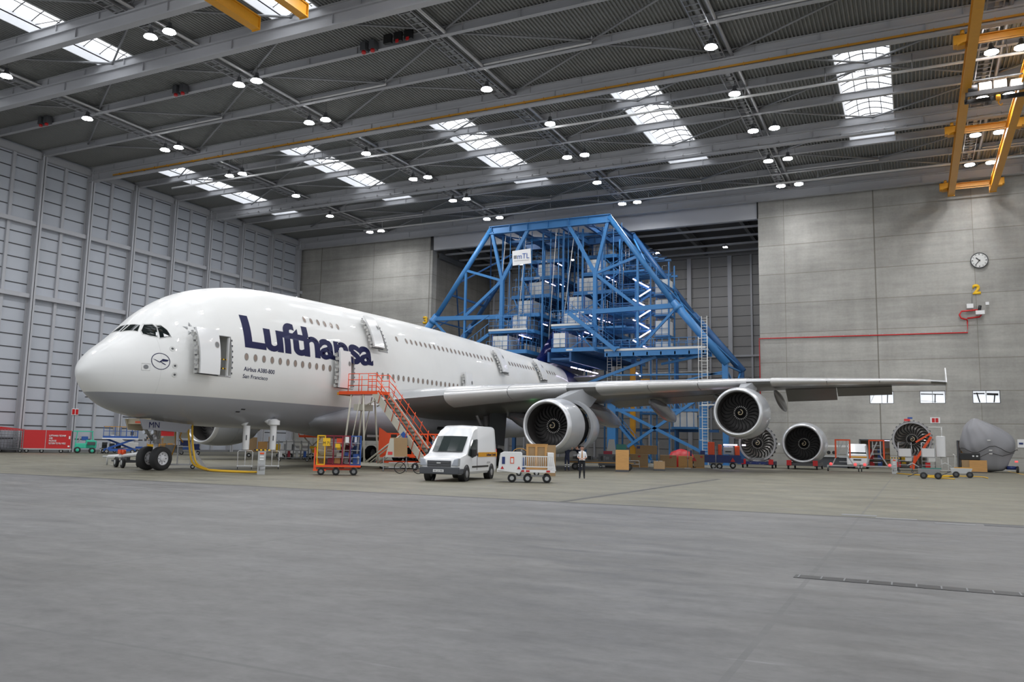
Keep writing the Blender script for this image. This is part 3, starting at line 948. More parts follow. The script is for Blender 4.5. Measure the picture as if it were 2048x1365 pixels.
# openings for the doors that stand open
def cutter(x0, x1, s0, s1, z0, z1, lean=0):
    b = mb('door_lining')
    r = .16; poly = []
    for cx, cz, a0 in ((s1 - r, z1 - r, 0), (s0 + r, z1 - r, 90), (s0 + r, z0 + r, 180), (s1 - r, z0 + r, 270)):
        for k in range(4): a = R(a0 + 30 * k); poly.append((cx + r * math.cos(a), cz + r * math.sin(a)))
    n = len(poly)
    vs = [(x0, p, z) for p, z in poly] + [(x1, p, z) for p, z in poly]
    b.add(vs, [(k, (k + 1) % n, n + (k + 1) % n, n + k) for k in range(n)] + [tuple(range(n))[::-1], tuple(range(n, 2 * n))])
    return b.obj('cutter')
def cut(target, c):
    md = target.modifiers.new('b', 'BOOLEAN'); md.object = c; md.operation = 'DIFFERENCE'; md.solver = 'EXACT'
    try: md.material_mode = 'TRANSFER'
    except Exception: pass
    dg = bpy.context.evaluated_depsgraph_get(); dg.update()
    me = bpy.data.meshes.new_from_object(target.evaluated_get(dg))
    target.modifiers.clear(); target.data = me
    bpy.data.objects.remove(c)
for c in ((2.3, 4.2, 5.95, 7.0, 5.14, 7.36), (2.6, 4.3, 16.75, 17.9, 5.2, 7.36), (2.2, 4.3, 21.0, 22.1, 8.1, 10.1), (2.0, 4.3, 41.1, 42.0, 8.1, 10.0), (2.0, 4.3, 50.3, 51.2, 8.1, 10.0)):
    cc = cutter(*c); cc.parent = AC; cc.data.update()
    bpy.context.view_layer.update()
    cut(fus, cc)
fus.data.set_sharp_from_angle(angle=R(35))
# doorway interiors: galley monument, warning straps
t = fus
b = mb('mid_grey').bx(2.34, 2.36, 5.95, 7.0, 5.14, 7.36).obj('doorway_interior', AC, label='dark interior behind the forward door')
for z in (6.05, 5.55):
    b = MB()
    for k in range(8):
        b.use('yellow' if k % 2 else 'blackish').bx(3.1, 3.13, 6.0 + .12 * k, 6.12 + .12 * k, z, z + .07)
    b.obj('warning_strap', AC, label='yellow and black warning strap across the doorway')
mb('white').bx(3.08, 3.2, 6.88, 6.98, 5.2, 7.3).obj('door_frame', AC)

# curved pieces lying on the hull: (s,z) -> surface
def on_hull(s, z, off=.006, side=1):
    x = surf_x(s, z)
    e = .02
    dz = (surf_x(s, z + e) - surf_x(s, z - e)) / (2 * e)
    ds = (surf_x(s + e, z) - surf_x(max(.001, s - e), z)) / (2 * e)
    n = Vector((1, -ds, -dz)).normalized()
    return Vector((x, s, z)) + n * off
def hull_poly(name, poly, m, off=.006, step=.25, label=None, parent=None):
    b = bmesh.new()
    vs = [b.verts.new((p[0], p[1], 0)) for p in poly]
    b.faces.new(vs)
    drape_bm(b, step, off)
    return bm_obj(b, name, m, parent or AC, label)
def drape_bm(b, step, off):
    xs = [v.co.x for v in b.verts]; ys = [v.co.y for v in b.verts]
    for ax, lo, hi in ((0, min(xs), max(xs)), (1, min(ys), max(ys))):
        q = lo + step
        while q < hi:
            co = [0, 0, 0]; co[ax] = q; no = [0, 0, 0]; no[ax] = 1
            bmesh.ops.bisect_plane(b, geom=b.verts[:] + b.edges[:] + b.faces[:], plane_co=co, plane_no=no)
            q += step
    for v in b.verts: v.co = on_hull(v.co.x, v.co.y, off)
def bm_obj(b, name, m, parent, label=None):
    bmesh.ops.recalc_face_normals(b, faces=b.faces)
    me = bpy.data.meshes.new(name); b.to_mesh(me); b.free()
    me.materials.append(MAT[m])
    o = bpy.data.objects.new(name, me); COL.objects.link(o); o.parent = parent
    if label: o['label'] = label
    return o
def hull_text(name, txt, s0, s1, z0, z1, m, off=0., spacing=1., label=None, cap=None):
    me = text_mesh(txt, 1.0, off, spacing)
    # cap height measured on the first letter
    mc = text_mesh(cap or txt[0], 1.0, off)
    xs = [v.co.x for v in me.vertices]
    y0 = min(v.co.y for v in mc.vertices); y1 = max(v.co.y for v in mc.vertices)
    x0, x1 = min(xs), max(xs)
    b = bmesh.new(); b.from_mesh(me)
    for v in b.verts:
        v.co = Vector((s0 + (v.co.x - x0) / (x1 - x0) * (s1 - s0), z0 + (v.co.y - y0) / (y1 - y0) * (z1 - z0), 0))
    drape_bm(b, .3 if z1 - z0 > 1 else .5, .008)
    bpy.data.meshes.remove(me); bpy.data.meshes.remove(mc)
    return bm_obj(b, name, m, AC, label)
hull_text('airline_title', 'Lufthansa', 7.95, 20.15, 6.9, 8.78, 'text_navy', off=.032, spacing=.93, label='huge navy airline lettering')
hull_text('type_lettering', 'Airbus A380-800', 7.88, 10.28, 5.56, 5.80, 'text_navy', off=.012, label='small navy aircraft type lettering')
hull_text('name_lettering', 'San Francisco', 7.86, 9.78, 5.16, 5.38, 'text_navy', off=.008, label='small navy name lettering')

# cabin windows
def oval(s, z, a, c, n=14): return [(s + a * math.cos(2 * PI * k / n), z + c * math.sin(2 * PI * k / n)) for k in range(n)]
def cabin_window(s, z):
    b = mb('window_rim')
    o = [on_hull(p, q, .012) for p, q in oval(s, z, .15, .215)]
    i = [on_hull(p, q, .012) for p, q in oval(s, z, .115, .175)]
    b.loft([o, i])
    b.use('window_pane').add([on_hull(p, q, .006) for p, q in oval(s, z, .12, .18)], [tuple(range(14))])
    b.obj('cabin_window', AC)
for k in range(12): cabin_window(8.04 + .665 * k, 6.36)
for k in range(18): cabin_window(20.57 + .6706 * k, 6.37)
for k in range(3): cabin_window(34.6 + .66 * k, 6.37)
for k in range(6): cabin_window(13.48 + .67 * k, 9.28)
cabin_window(23.84, 9.32)
for k in range(22): cabin_window(25.14 + .6776 * k, 9.31)
for k in range(10): cabin_window(43.1 + .63 * k, 9.33)
for k in range(4): cabin_window(52.45 + .7 * k, 9.3)

# cockpit windows
for pts in (((2.85, 7.26), (3.15, 7.62), (3.34, 7.64), (3.36, 7.45), (3.16, 6.95), (2.95, 6.99), (2.78, 7.08)),
            ((3.41, 7.58), (3.56, 7.59), (3.66, 7.36), (3.71, 7.02), (3.25, 6.90))):
    hull_poly('cockpit_window', pts, 'glass_dark', .012, .12)
    cs = sum(p[0] for p in pts) / len(pts); cz = sum(p[1] for p in pts) / len(pts)
    b = mb('offwhite')
    o = [on_hull(cs + (p[0] - cs) * 1.10, cz + (p[1] - cz) * 1.13, .008) for p in pts]
    b.path(o, .014, 5, closed=True); b.obj('window_frame', AC)
hull_poly('cockpit_blind', ((3.14, 7.0), (3.22, 7.2), (3.27, 7.18), (3.2, 7.0)), 'white', .02, .1)
hull_poly('cockpit_blind', ((3.42, 6.97), (3.46, 7.15), (3.62, 7.05), (3.6, 7.0)), 'white', .02, .1)
def on_top(x, s, off=.012):
    def z_(x, s):
        zt, zb, w, zc = sec(s)
        return zc + (zt - zc) * max(0, 1 - (abs(x) / w) ** NT) ** (1 / NT)
    e = .02
    n = Vector((-(z_(x + e, s) - z_(x - e, s)) / (2 * e), -(z_(x, s + e) - z_(x, s - e)) / (2 * e), 1)).normalized()
    return Vector((x, s, z_(x, s))) + n * off
for sg in (1, -1):
    c = ((.03, 2.56), (.99, 2.74), (.74, 3.07), (.03, 3.03))
    def q(u, v, o): 
        x = (c[0][0] * (1 - u) + c[1][0] * u) * (1 - v) + (c[3][0] * (1 - u) + c[2][0] * u) * v
        s = (c[0][1] * (1 - u) + c[1][1] * u) * (1 - v) + (c[3][1] * (1 - u) + c[2][1] * u) * v
        return on_top(sg * x, s, o)
    mb('glass_dark', True).loft([[q(i / 6, j / 4, .014) for i in range(7)] for j in range(5)], closed_ring=False).obj('cockpit_window', AC)
    e_ = [q(i / 6, 0, .01) for i in range(7)] + [q(1, j / 4, .01) for j in range(1, 5)] + [q(i / 6, 1, .01) for i in range(5, -1, -1)] + [q(0, j / 4, .01) for j in range(3, 0, -1)]
    mb('offwhite').path(e_, .014, 5, closed=True).obj('window_frame', AC)
# sensor ports
for (s, z, a) in ((3.65, 6.36, .06), (3.74, 5.47, .06), (3.76, 5.01, .06)):
    b = mb('offwhite'); o = [on_hull(p, q, .012) for p, q in oval(s, z, a * 2.2, a * 2.2)]; i = [on_hull(p, q, .012) for p, q in oval(s, z, a, a)]
    b.loft([o, i]); b.use('dark_grey').add([on_hull(p, q, .01) for p, q in oval(s, z, a, a)], [tuple(range(14))]); b.obj('sensor_port', AC)
b = mb('offwhite'); q = [(2.24, 5.14), (2.6, 5.14), (2.6, 5.49), (2.24, 5.49)]
b.path([on_hull(*p, .005) for p in q], .012, 4, closed=True)
b.use('mid_grey').add([on_hull(p, q_, .01) for p, q_ in oval(2.42, 5.31, .11, .11)], [tuple(range(14))]); b.obj('static_port', AC)
# crane emblem in a ring
b = mb('text_navy')
cs, cz, rr = 3.07, 5.65, .43
o = [on_hull(p, q, .010) for p, q in oval(cs, cz, rr, rr, 40)]; i = [on_hull(p, q, .010) for p, q in oval(cs, cz, rr * .925, rr * .925, 40)]
b.loft([o, i])
for poly in (((-.86, .27), (-.55, .16), (-.15, -.05), (-.02, -.12), (-.12, -.16), (-.3, -.08)),
             ((-.14, -.05), (.08, .16), (.2, .30), (.12, .06), (.06, -.10), (-.06, -.13)),
             ((.2, .30), (.85, .22), (.7, .02), (.12, -.02), (.14, .1)),
             ((-.06, -.06), (.1, -.10), (.55, -.36), (.50, -.42), (.2, -.28))):
    b.add([on_hull(cs + p * rr, cz + q * rr, .012) for p, q in poly], [tuple(range(len(poly)))])
b.obj('crane_emblem', AC, fix=False, label='navy flying crane emblem in a ring')
b = mb('mid_grey')
cs, cz = 4.78, 7.52
for k in range(5):
    a = R(90 + 72 * k)
    p0 = (cs + .40 * math.cos(a), cz + .40 * math.sin(a))
    for d_ in (-1, 1):
        a1 = a + R(27) * d_
        p1 = (cs + .20 * math.cos(a1), cz + .20 * math.sin(a1)); p2 = (cs + .17 * math.cos(a), cz + .17 * math.sin(a))
        b.use('mid_grey' if d_ > 0 else 'light_grey').add([on_hull(*p, .012) for p in (p0, p1, p2)], [(0, 1, 2)])
b.obj('star_emblem', AC, fix=False, label='grey five-point star emblem')

# open door leaves standing ahead of their openings
def door_leaf(s0, s1, z0, z1, out, name='cabin_door', lift=0., win=True):
    n, m = 6, 10
    def P(u, v, d): return on_hull(s0 + (s1 - s0) * u + lift * (v - .5), z0 + (z1 - z0) * v, out + d)
    b = mb('white_paint', True)
    O = [[P(i / n, j / m, .14) for i in range(n + 1)] for j in range(m + 1)]
    I = [[P(i / n, j / m, 0) for i in range(n + 1)] for j in range(m + 1)]
    b.loft(O, closed_ring=False); b.use('door_lining').loft(I, closed_ring=False)
    rim = lambda G: [G[0][i] for i in range(n + 1)] + [G[j][n] for j in range(1, m + 1)] + [G[m][i] for i in range(n - 1, -1, -1)] + [G[j][0] for j in range(m - 1, 0, -1)]
    b.use('white_paint', False).loft([rim(O), rim(I)])
    d = b.obj(name, AC, sharp=40)
    if win:
        w = mb('window_rim'); cz = z0 + (z1 - z0) * .66; cs = s0 + (s1 - s0) * .84
        g = lambda a, c_, o_: [on_hull(p, q, out + o_) for p, q in oval(cs, cz, a, c_)]
        w.loft([g(.12, .15, .155), g(.085, .11, .155)]); w.use('mid_grey').add(g(.09, .115, .15), [tuple(range(14))])
        w.obj('door_window', d)
    # lining, hinge arm and girt bar along the forward edge
    h = mb('door_lining')
    for j in range(9):
        v = (j + .3) / 9.4
        c = P(-.10, v, -.12 + (.06 if j % 2 else 0))
        h.box(c, (.16, .17, (z1 - z0) / 11), rz=.3)
        h.use('dark_grey' if j % 3 == 0 else 'steel').box(P(-.16, v + .04, .0), (.08, .10, .07)); h.use('door_lining')
    h.obj('door_mechanism', d)
    a = mb('steel'); a.bar(P(.3, .5, -.02), P(1.15, .5, -out - .1), .12, .3); a.obj('hinge_arm', d)
    f_ = mb('dark_grey'); f_.bar(P(-.12, -.01, -.1), P(1.0, -.02, -.05), .12, .06); f_.obj('door_sill', d)
    return d
door_leaf(4.75, 5.85, 5.20, 7.38, .48)
door_leaf(15.75, 16.85, 5.25, 7.48, .42)
door_leaf(19.85, 21.0, 8.15, 10.15, .40, win=True)
door_leaf(32.7, 33.8, 5.25, 7.5, .32)
door_leaf(40.1, 41.15, 8.15, 10.15, .34)
door_leaf(49.3, 50.35, 8.15, 10.1, .34)
# frame around each opening
for s0, s1, z0, z1 in ((5.95, 7.0, 5.14, 7.36), (16.75, 17.9, 5.2, 7.36), (21.0, 22.1, 8.1, 10.1), (41.1, 42.0, 8.1, 10.0), (50.3, 51.2, 8.1, 10.0)):
    pts = [(s0, z0), (s0, (z0 + z1) / 2), (s0, z1), (s1, z1), (s1, (z0 + z1) / 2 + .4), (s1, (z0 + z1) / 2 - .4), (s1, z0)]
    mb('steel').path([on_hull(*p, .0) for p in pts], .035, 6, closed=True).obj('door_frame', AC)
    h = mb('dark_grey')
    for k in range(7): h.box(on_hull(s1 + .05, z0 + .2 + (z1 - z0 - .4) * k / 6, .01), (.04, .06, .10))
    h.obj('door_latch', AC)
for s, z in ((15.7, 10.85), (31.5, 10.85)):
    b = mb('white_paint').prism([(s, z - .1), (s + .35, z - .1), (s + .34, z + .5), (s + .26, z + .5)], -.03, .03, 'YZ'); b.obj('antenna', AC)
b = mb('white_paint', True).loft([ring_ for ring_ in [[(math.cos(2 * PI * k / 16) * r_, s_, 10.75 + max(0, math.sin(2 * PI * k / 16)) * h_) for k in range(16)] for s_, r_, h_ in ((41, .1, .1), (42, .5, .45), (43.5, .6, .55), (45.5, .5, .45), (47, .1, .1))]], caps=True); b.obj('satellite_dome', AC)
# belly markings and ventilation outlets
for s, z in ((8.7, 3.42), (8.45, 3.27)): hull_poly('outlet_grille', ((s, z), (s + .32, z), (s + .32, z + .06), (s, z + .06)), 'blackish', .01, .4)

# ---------------------------------------------------------------- belly fairing
def m_fair():
    m = MAT['aircraft_white'].copy(); m.name = 'fairing_white'; MAT['fairing_white'] = m
    t = m.node_tree
    for n in list(t.nodes):
        if n.type == 'MATH' and n.operation == 'LESS_THAN' and n.inputs[1].default_value > 3.9 and abs(n.inputs[1].default_value - 3.98) < .01:
            sep = [q for q in t.nodes if q.type == 'SEPXYZ'][0]
            th = M_(t, 'ADD', 3.98, M_(t, 'MULTIPLY', M_(t, 'MAXIMUM', M_(t, 'SUBTRACT', sep.outputs[1], 18.0), 0), .115))
            t.links.new(th, n.inputs[1])
m_fair()
def fair_ring(s, n=48):
    t = max(0, min(1, (s - 15.5) / 9)); u = max(0, min(1, (47.5 - s) / 9))
    g = math.sin(t * PI / 2) ** .8 * math.sin(u * PI / 2) ** .8
    w = 2.6 + 1.75 * g; zb = 2.75 - .95 * g; zt = 3.3 + 1.75 * g
    zc = (zb + zt) / 2 + .1
    out = []
    for k in range(n):
        a = 2 * PI * k / n; c, q = math.cos(a), math.sin(a); e = 2 / 2.5
        out.append((math.copysign(abs(c) ** e, c) * w, s, zc + math.copysign(abs(q) ** e, q) * ((zt - zc) if q > 0 else (zc - zb))))
    return out
b = mb('fairing_white', True).loft([fair_ring(15.5 + i * 32 / 40) for i in range(41)], caps=True)
b.obj('belly_fairing', AC)
b = mb('blackish'); b.box((4.22, 28.5, 2.9), (.05, 1.3, .3)); b.obj('outlet_grille', AC)
b = mb('white_paint'); b.box((4.36, 22.0, 3.75), (.04, .35, .75)); b.use('blackish')
for dz in (-.2, 0, .2): b.box((4.39, 22.0, 3.75 + dz), (.03, .22, .08))
b.obj('inspection_panel', AC)
b = mb('mid_grey').prism([(3.9, 19.2), (3.0, 21.5), (3.9, 21.7)], 2.05, 2.2, 'XY'); b.obj('scoop_inlet', AC)

# ---------------------------------------------------------------- wings
def wst(x):
    le = 18.5 + .74 * x
    zl = _cat([(2, 4.35), (7.1, 5.12), (10.3, 5.5), (14.5, 5.93), (19.4, 6.33), (23.3, 6.62), (27.2, 6.94), (32.7, 7.19), (38, 7.38), (39.9, 7.36)], x)
    te = _cat([(2, 38.5), (12, 40.2), (15, 41.2), (25.7, 45.4), (39.9, 51.6)], x)
    return le, zl, te - le, _cat([(2, .135), (12, .115), (25, .10), (39.9, .09)], x)
def foil(x, side=1, c0=0., c1=1., grow=0., n=14):
    le, zl, ch, tc = wst(x)
    drop = .045 - .03 * x / 40
    up, lo = [], []
    for i in range(n + 1):
        t = c0 + (c1 - c0) * (i / n) ** 1.6
        y = 5 * tc * (.2969 * t ** .5 - .126 * t - .3516 * t * t + .2843 * t ** 3 - .1015 * t ** 4) * ch
        cam = .012 * ch * math.sin(PI * min(1, t)) - drop * ch * t
        up.append((side * x, le + t * ch, zl + cam + y * .95 + grow)); lo.append((side * x, le + t * ch, zl + cam - y * 1.05 - grow))
    return up + lo[::-1]
XS = [2, 3.5, 5, 7.1, 9, 12, 14.9, 18, 21, 25.7, 29, 33, 36.5, 38.6, 39.6]
for side in (1, -1):
    b = mb('wing_grey', True)
    b.loft([foil(x, side) for x in XS], caps=True)
    nm = 'wing'
    wg = b.obj(nm, AC, sharp=50)
    for poly in (wg.data.polygons):
        pass
    wg.data.materials.append(MAT['wing_under_shade'])
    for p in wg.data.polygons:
        if p.normal.z < .1: p.material_index = 1  # down-facing faces get the grey with shade painted in
    for x0, x1 in ((7.1, 10.75), (10.8, 14.3), (16.1, 19.3), (19.35, 22.5), (22.55, 25.7), (27.3, 31.1), (31.15, 34.8), (34.85, 38.5)):
        b = mb('slat_metal', True)
        b.loft([foil(x0 + (x1 - x0) * k / 3, side, 0, .10 if x0 < 15 else .14, .025, 8) for k in range(4)], caps=True)
        b.obj('slat', wg, sharp=40)
    # flap track fairings
    for x, s0, L, r in ((7.6, 33.5, 8.5, .55), (13.5, 34.5, 9.0, .62), (18.2, 37.2, 7.8, .52), (22.8, 39.5, 7, .42), (27.2, 41.5, 6.4, .40)):
        b = mb('fairing_grey' if x < 20 else 'wing_under_shade', True)
        le, zl, ch, tc = wst(x)
        rg = []
        for k in range(13):
            t = k / 12
            rr = r * math.sin(PI * min(1, t * .86 + .03)) ** .6
            zz_ = zl - ch * .04 - .35 - t * 1.05 - (0 if x > 20 else .15)
            rg.append([(side * x + math.cos(2 * PI * q / 14) * rr * .62, s0 + t * L, zz_ + math.sin(2 * PI * q / 14) * rr * 1.35) for q in range(14)])
        b.loft(rg, caps=True); b.obj('flap_track_fairing', wg, sharp=50)
    # drooped ailerons and flaps
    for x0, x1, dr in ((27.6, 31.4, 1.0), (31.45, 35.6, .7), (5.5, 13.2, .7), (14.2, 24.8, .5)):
        b = mb('wing_under_shade'); rg = []
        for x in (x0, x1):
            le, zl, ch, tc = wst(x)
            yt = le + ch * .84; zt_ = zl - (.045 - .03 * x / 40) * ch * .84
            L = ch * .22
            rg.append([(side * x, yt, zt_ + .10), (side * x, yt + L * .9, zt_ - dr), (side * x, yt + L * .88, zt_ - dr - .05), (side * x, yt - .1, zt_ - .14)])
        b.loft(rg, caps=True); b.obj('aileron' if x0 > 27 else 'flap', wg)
    # winglet fence
    le, zl, ch, tc = wst(39.6)
    b = mb('white_paint')
    X0 = side * 39.65
    b.prism([(le + .3, zl), (le + 2.3, zl + 1.35), (le + 3.0, zl + 1.3), (le + 3.3, zl), (le + 3.1, zl - 1.2), (le + 2.5, zl - 1.25)], X0 - .04, X0 + .04, 'YZ')
    b.obj('wing_fence', wg)
    # pylons
    for x, zc_, ls in ((14.9 if side > 0 else 16.3, 3.05, 24.0), (25.7 if side > 0 else 29.0, 4.35, 33.7)):
        le, zl, ch, tc = wst(x)
        b = mb('nacelle', True); rg = []
        for t in (0, .08, .2, .4, .6, .8, 1):
            s = ls + 2.2 + t * (ch * .5 + le - ls - 2.2)
            zt_ = (zc_ + 1.95) + (zl + .22 - zc_ - 1.95) * min(1, t * 1.8); wd = .12 + .40 * math.sin(PI * min(.93, t * .8 + .1)) ** .7
            zb_ = zc_ + 1.1 + t * .8 if t < .7 else zl - .55 * (1 - t) - .35
            rg.append([(side * x - wd * .8, s, zt_), (side * x + wd * .8, s, zt_), (side * x + wd, s, (zt_ + zb_) / 2), (side * x + wd * .7, s, zb_), (side * x - wd * .7, s, zb_), (side * x - wd, s, (zt_ + zb_) / 2)])
        b.loft(rg, caps=True); b.obj('pylon', wg, sharp=45)
le, zl, ch, tc = wst(15.2)

# ---------------------------------------------------------------- engines
def fan(parent, R_, y, tip_dark=True, m='fan_blade', zc=0.):
    b = mb(m, True)
    nb = 24
    for k in range(nb):
        a0 = 2 * PI * k / nb
        rg = []
        for j in range(8):
            t = j / 7; r = .40 * R_ + (R_ * .985 - .40 * R_) * t if False else R_ * (.29 + .695 * t)
            sw = a0 + .42 * math.sin(t * PI * .8) - .26 * t
            tw = R(28 + 34 * t); c = R_ * (.055 + .06 * t)
            cx, cz = math.cos(sw) * r, math.sin(sw) * r
            tx, tz = -math.sin(sw), math.cos(sw)
            q = []
            for (u, w_) in ((-1, 0), (0, .022 * R_), (1, 0), (0, -.010 * R_)):
                q.append((cx + tx * (u * c * math.sin(tw) + w_), y + u * c * math.cos(tw) * .8 + w_, zc + cz + tz * (u * c * math.sin(tw) + w_)))
            rg.append(q)
        b.loft(rg, caps=True)
    f_ = b.obj('fan_blades', parent, sharp=45)
    h = mb('blackish', True).lathe([(-.34 * R_, .004), (-.31 * R_, .045 * R_), (-.16 * R_, .16 * R_), (0, .27 * R_), (.12 * R_, .30 * R_), (.3 * R_, .3 * R_)], (0, y, zc), n=28)
    h.obj('spinner', parent)
    pts = []
    for k in range(30):
        t = k / 29; aa = t * 2.3 * PI + .6
        rr = R_ * (.015 + .15 * t); yy = y + R_ * (-.345 + .17 * t)
        pts.append((math.cos(aa) * rr, yy - .02, zc + math.sin(aa) * rr))
    mb('spiral').path(pts, .020 * R_, 5).obj('spiral_mark', parent)
    g = mb('fan_bright')
    for k in range(nb):
        a = 2 * PI * (k + .5) / nb
        c = Vector((math.cos(a) * .315 * R_, y - .02, zc + math.sin(a) * .315 * R_))
        g.box(c, (.075 * R_, .10, .022 * R_), M=Matrix.Rotation(-a, 3, 'Y'))
    g.obj('blade_root_ring', parent)
def engine(parent, x, s, z, gap=False, full=True, m='nacelle'):
    e = bpy.data.objects.new('engine', None); COL.objects.link(e); e.parent = parent; e.location = (x, s, z)
    if gap: e['label'] = 'engine with its rear cowl slid back'
    b = mb('lip_metal', True).lathe([(.34, 1.775), (.18, 1.735), (.06, 1.68), (0, 1.615), (.03, 1.56), (.12, 1.52), (.30, 1.485)], n=64)
    b.obj('intake_lip', e)
    b = mb(m, True).lathe([(.34, 1.775), (.8, 1.85), (1.5, 1.90), (2.2, 1.91), (2.45, 1.90), (2.45, 1.84), (2.2, 1.82)], n=64)
    b.obj('intake_cowl', e, sharp=40)
    b = mb('duct_dark', True).lathe([(.30, 1.485), (.7, 1.45), (1.3, 1.46), (2.3, 1.50), (2.42, 1.84)], n=64)
    b.obj('intake_duct', e, sharp=60)
    fan(e, 1.45, 1.45)
    mb('blackish', True).lathe([(2.0, .02), (2.0, 1.49)], n=48).obj('stator', e)
    o = 1.5 if gap else 0.
    b = mb(m, True).lathe([(2.47 + o, 1.74), (2.47 + o, 1.90 + .07 * (o > 0)), (3.2 + o, 1.88 + .06 * (o > 0)), (4.2 + o, 1.72), (5.0 + o, 1.50), (5.4 + o, 1.36), (5.4 + o, 1.32), (4.5 + o, 1.45), (2.6 + o, 1.74)], n=64)
    b.obj('rear_cowl', e, sharp=40)
    mb('steel', True).lathe([(4.0, 1.05), (5.6, .98), (6.6, .62), (6.6, .55), (7.4, .05)], n=32).obj('exhaust_cone', e)
    if gap:
        b = mb('blackish', True).lathe([(2.3, 1.45), (2.9, 1.42), (4.3, 1.5)], n=32)
        b.use('dark_grey', False)
        for k in range(22):
            a = 2 * PI * k / 22 + .1
            b.box((math.cos(a) * 1.5, 2.95 + .2 * math.sin(k * 2.3), math.sin(a) * 1.5), (.22, .35, .14 + .1 * (k % 3)), M=Matrix.Rotation(-a, 3, 'Y'))
        for q in (1.55, 1.6): b.path([(math.cos(2 * PI * k / 24) * q, 2.75 + (q - 1.55) * 6, math.sin(2 * PI * k / 24) * q) for k in range(24)], .03, 5, closed=True)
        b.use('yellow').box((math.cos(.25) * 1.62, 2.9, math.sin(.25) * 1.62), (.12, .14, .10))
        b.use('steel').box((math.cos(-.3) * 1.62, 2.9, math.sin(-.3) * 1.62), (.12, .2, .2))
        b.obj('engine_core', e)
    b = mb(m).prism([(1.2, .9), (2.3, .55), (2.4, .9)], -.03, .03, 'YZ')
    return e
engine(AC, 14.9, 24.0, 3.05, True)
engine(AC, 25.7, 33.7, 4.35)
engine(AC, -16.3, 24.0, 3.05)
engine(AC, -29.0, 33.7, 4.2)

# ---------------------------------------------------------------- tail
def fin_ring(s0, s1, z, w, n=12):
    out = []
    for k in range(n + 1):
        t = k / n; out.append((w * math.sin(PI * t ** .7) , s0 + (s1 - s0) * t, z))
    for k in range(n - 1, 0, -1):
        t = k / n; out.append((-w * math.sin(PI * t ** .7), s0 + (s1 - s0) * t, z))
    return out
b = mb('navy', True)
b.loft([fin_ring(52.5, 70, 10.4, .3), fin_ring(55.6, 70.4, 11.1, .62), fin_ring(57.2, 70.6, 12.3, .66), fin_ring(64.1, 72.2, 17.9, .48), fin_ring(69, 73.2, 22.5, .33), fin_ring(70.6, 73.6, 24.1, .25)], caps=True)
b.obj('tail_fin', AC, sharp=60)
for side in (1, -1):
    b = mb('white_paint', True)
    def hs(x):
        le = 60.5 + x * .72; te = 70.5 + x * .25
        return [(side * x, le + (te - le) * t, 9.3 + x * .10 + math.copysign(1, q) * (te - le) * .045 * math.sin(PI * t ** .7)) for t, q in [(k / 8, 1) for k in range(9)] + [(k / 8, -1) for k in range(7, 0, -1)]]
    b.loft([hs(x) for x in (.5, 5, 10, 15)], caps=True); b.obj('tailplane', AC, sharp=60)

# ---------------------------------------------------------------- landing gear
def wheel(parent, c, r, w, hub='hub_white'):
    b = mb('rubber', True)
    pr = [(-w / 2, r * .60), (-w / 2, r * .78), (-w * .47, r * .90), (-w * .36, r * .975), (-w * .18, r), (w * .18, r), (w * .36, r * .975), (w * .47, r * .90), (w / 2, r * .78), (w / 2, r * .60), (w * .3, r * .56), (-w * .3, r * .56)]
    b.lathe(pr + [pr[0]], c, 'X', 36)
    t = b.obj('tyre', parent, sharp=40)
    for sg in (1, -1):
        h = mb(hub, True).lathe([(sg * w * .36, r * .58), (sg * w * .42, r * .52), (sg * w * .30, r * .48), (sg * w * .22, r * .25), (sg * w * .40, r * .22), (sg * w * .46, r * .12), (sg * w * .46, .01)], c, 'X', 28)
        h.use('dark_grey', False)
        for k in range(8):
            a = k * PI / 4
            h.box((c[0] + sg * w * .28, c[1] + math.cos(a) * r * .38, c[2] + math.sin(a) * r * .38), (.02, .05, .05))
        h.obj('wheel_hub', t, sharp=40)
    return t
g = bpy.data.objects.new('nose_gear', None); COL.objects.link(g); g.parent = AC; g.location = (0, 5.2, 0)
for x in (-.50, .50): wheel(g, (x, 0, .64), .64, .46)
b = mb('strut').tube((-.35, 0, .64), (.35, 0, .64), .10, 12); b.tube((0, 0, .6), (0, .08, 1.5), .13, 14); b.tube((0, .08, 1.45), (0, .25, 2.9), .19, 14)
b.box((0, -.25, .64), (.3, .08, .12)); b.obj('gear_strut', g)
b = mb('steel'); b.tube((.28, -.05, 1.7), (.28, .2, 2.7), .06); b.tube((-.28, -.05, 1.7), (-.28, .2, 2.7), .06); b.tube((0, -.2, 1.6), (0, -1.2, 2.75), .07)
b.tube((0, .2, 1.9), (0, 1.6, 2.8), .07)
for k in range(14): b.box((rnd.uniform(-.4, .4), rnd.uniform(-.45, .3), rnd.uniform(1.45, 2.35)), (.14, .12, .14), rz=k)
b.obj('steering_linkage', g)
for x, z in ((.32, 2.05), (-.32, 2.05), (0, 2.45)):
    b = mb('light_grey').tube((x, -.30, z), (x, -.5, z), .12, 12, .13); b.use('headlight').tube((x, -.5, z), (x, -.52, z), .11, 12); b.obj('landing_light', g)
mb('red').box((1.0, -.1, 2.0), (.05, .85, .30)).obj('warning_flag', g)
b = mb('white').box((.05, -.35, 2.0), (.2, .1, .2)); b.use('text_red').box((-.35, -.3, 2.0), (.14, .14, .14)); b.obj('tow_fitting', g)
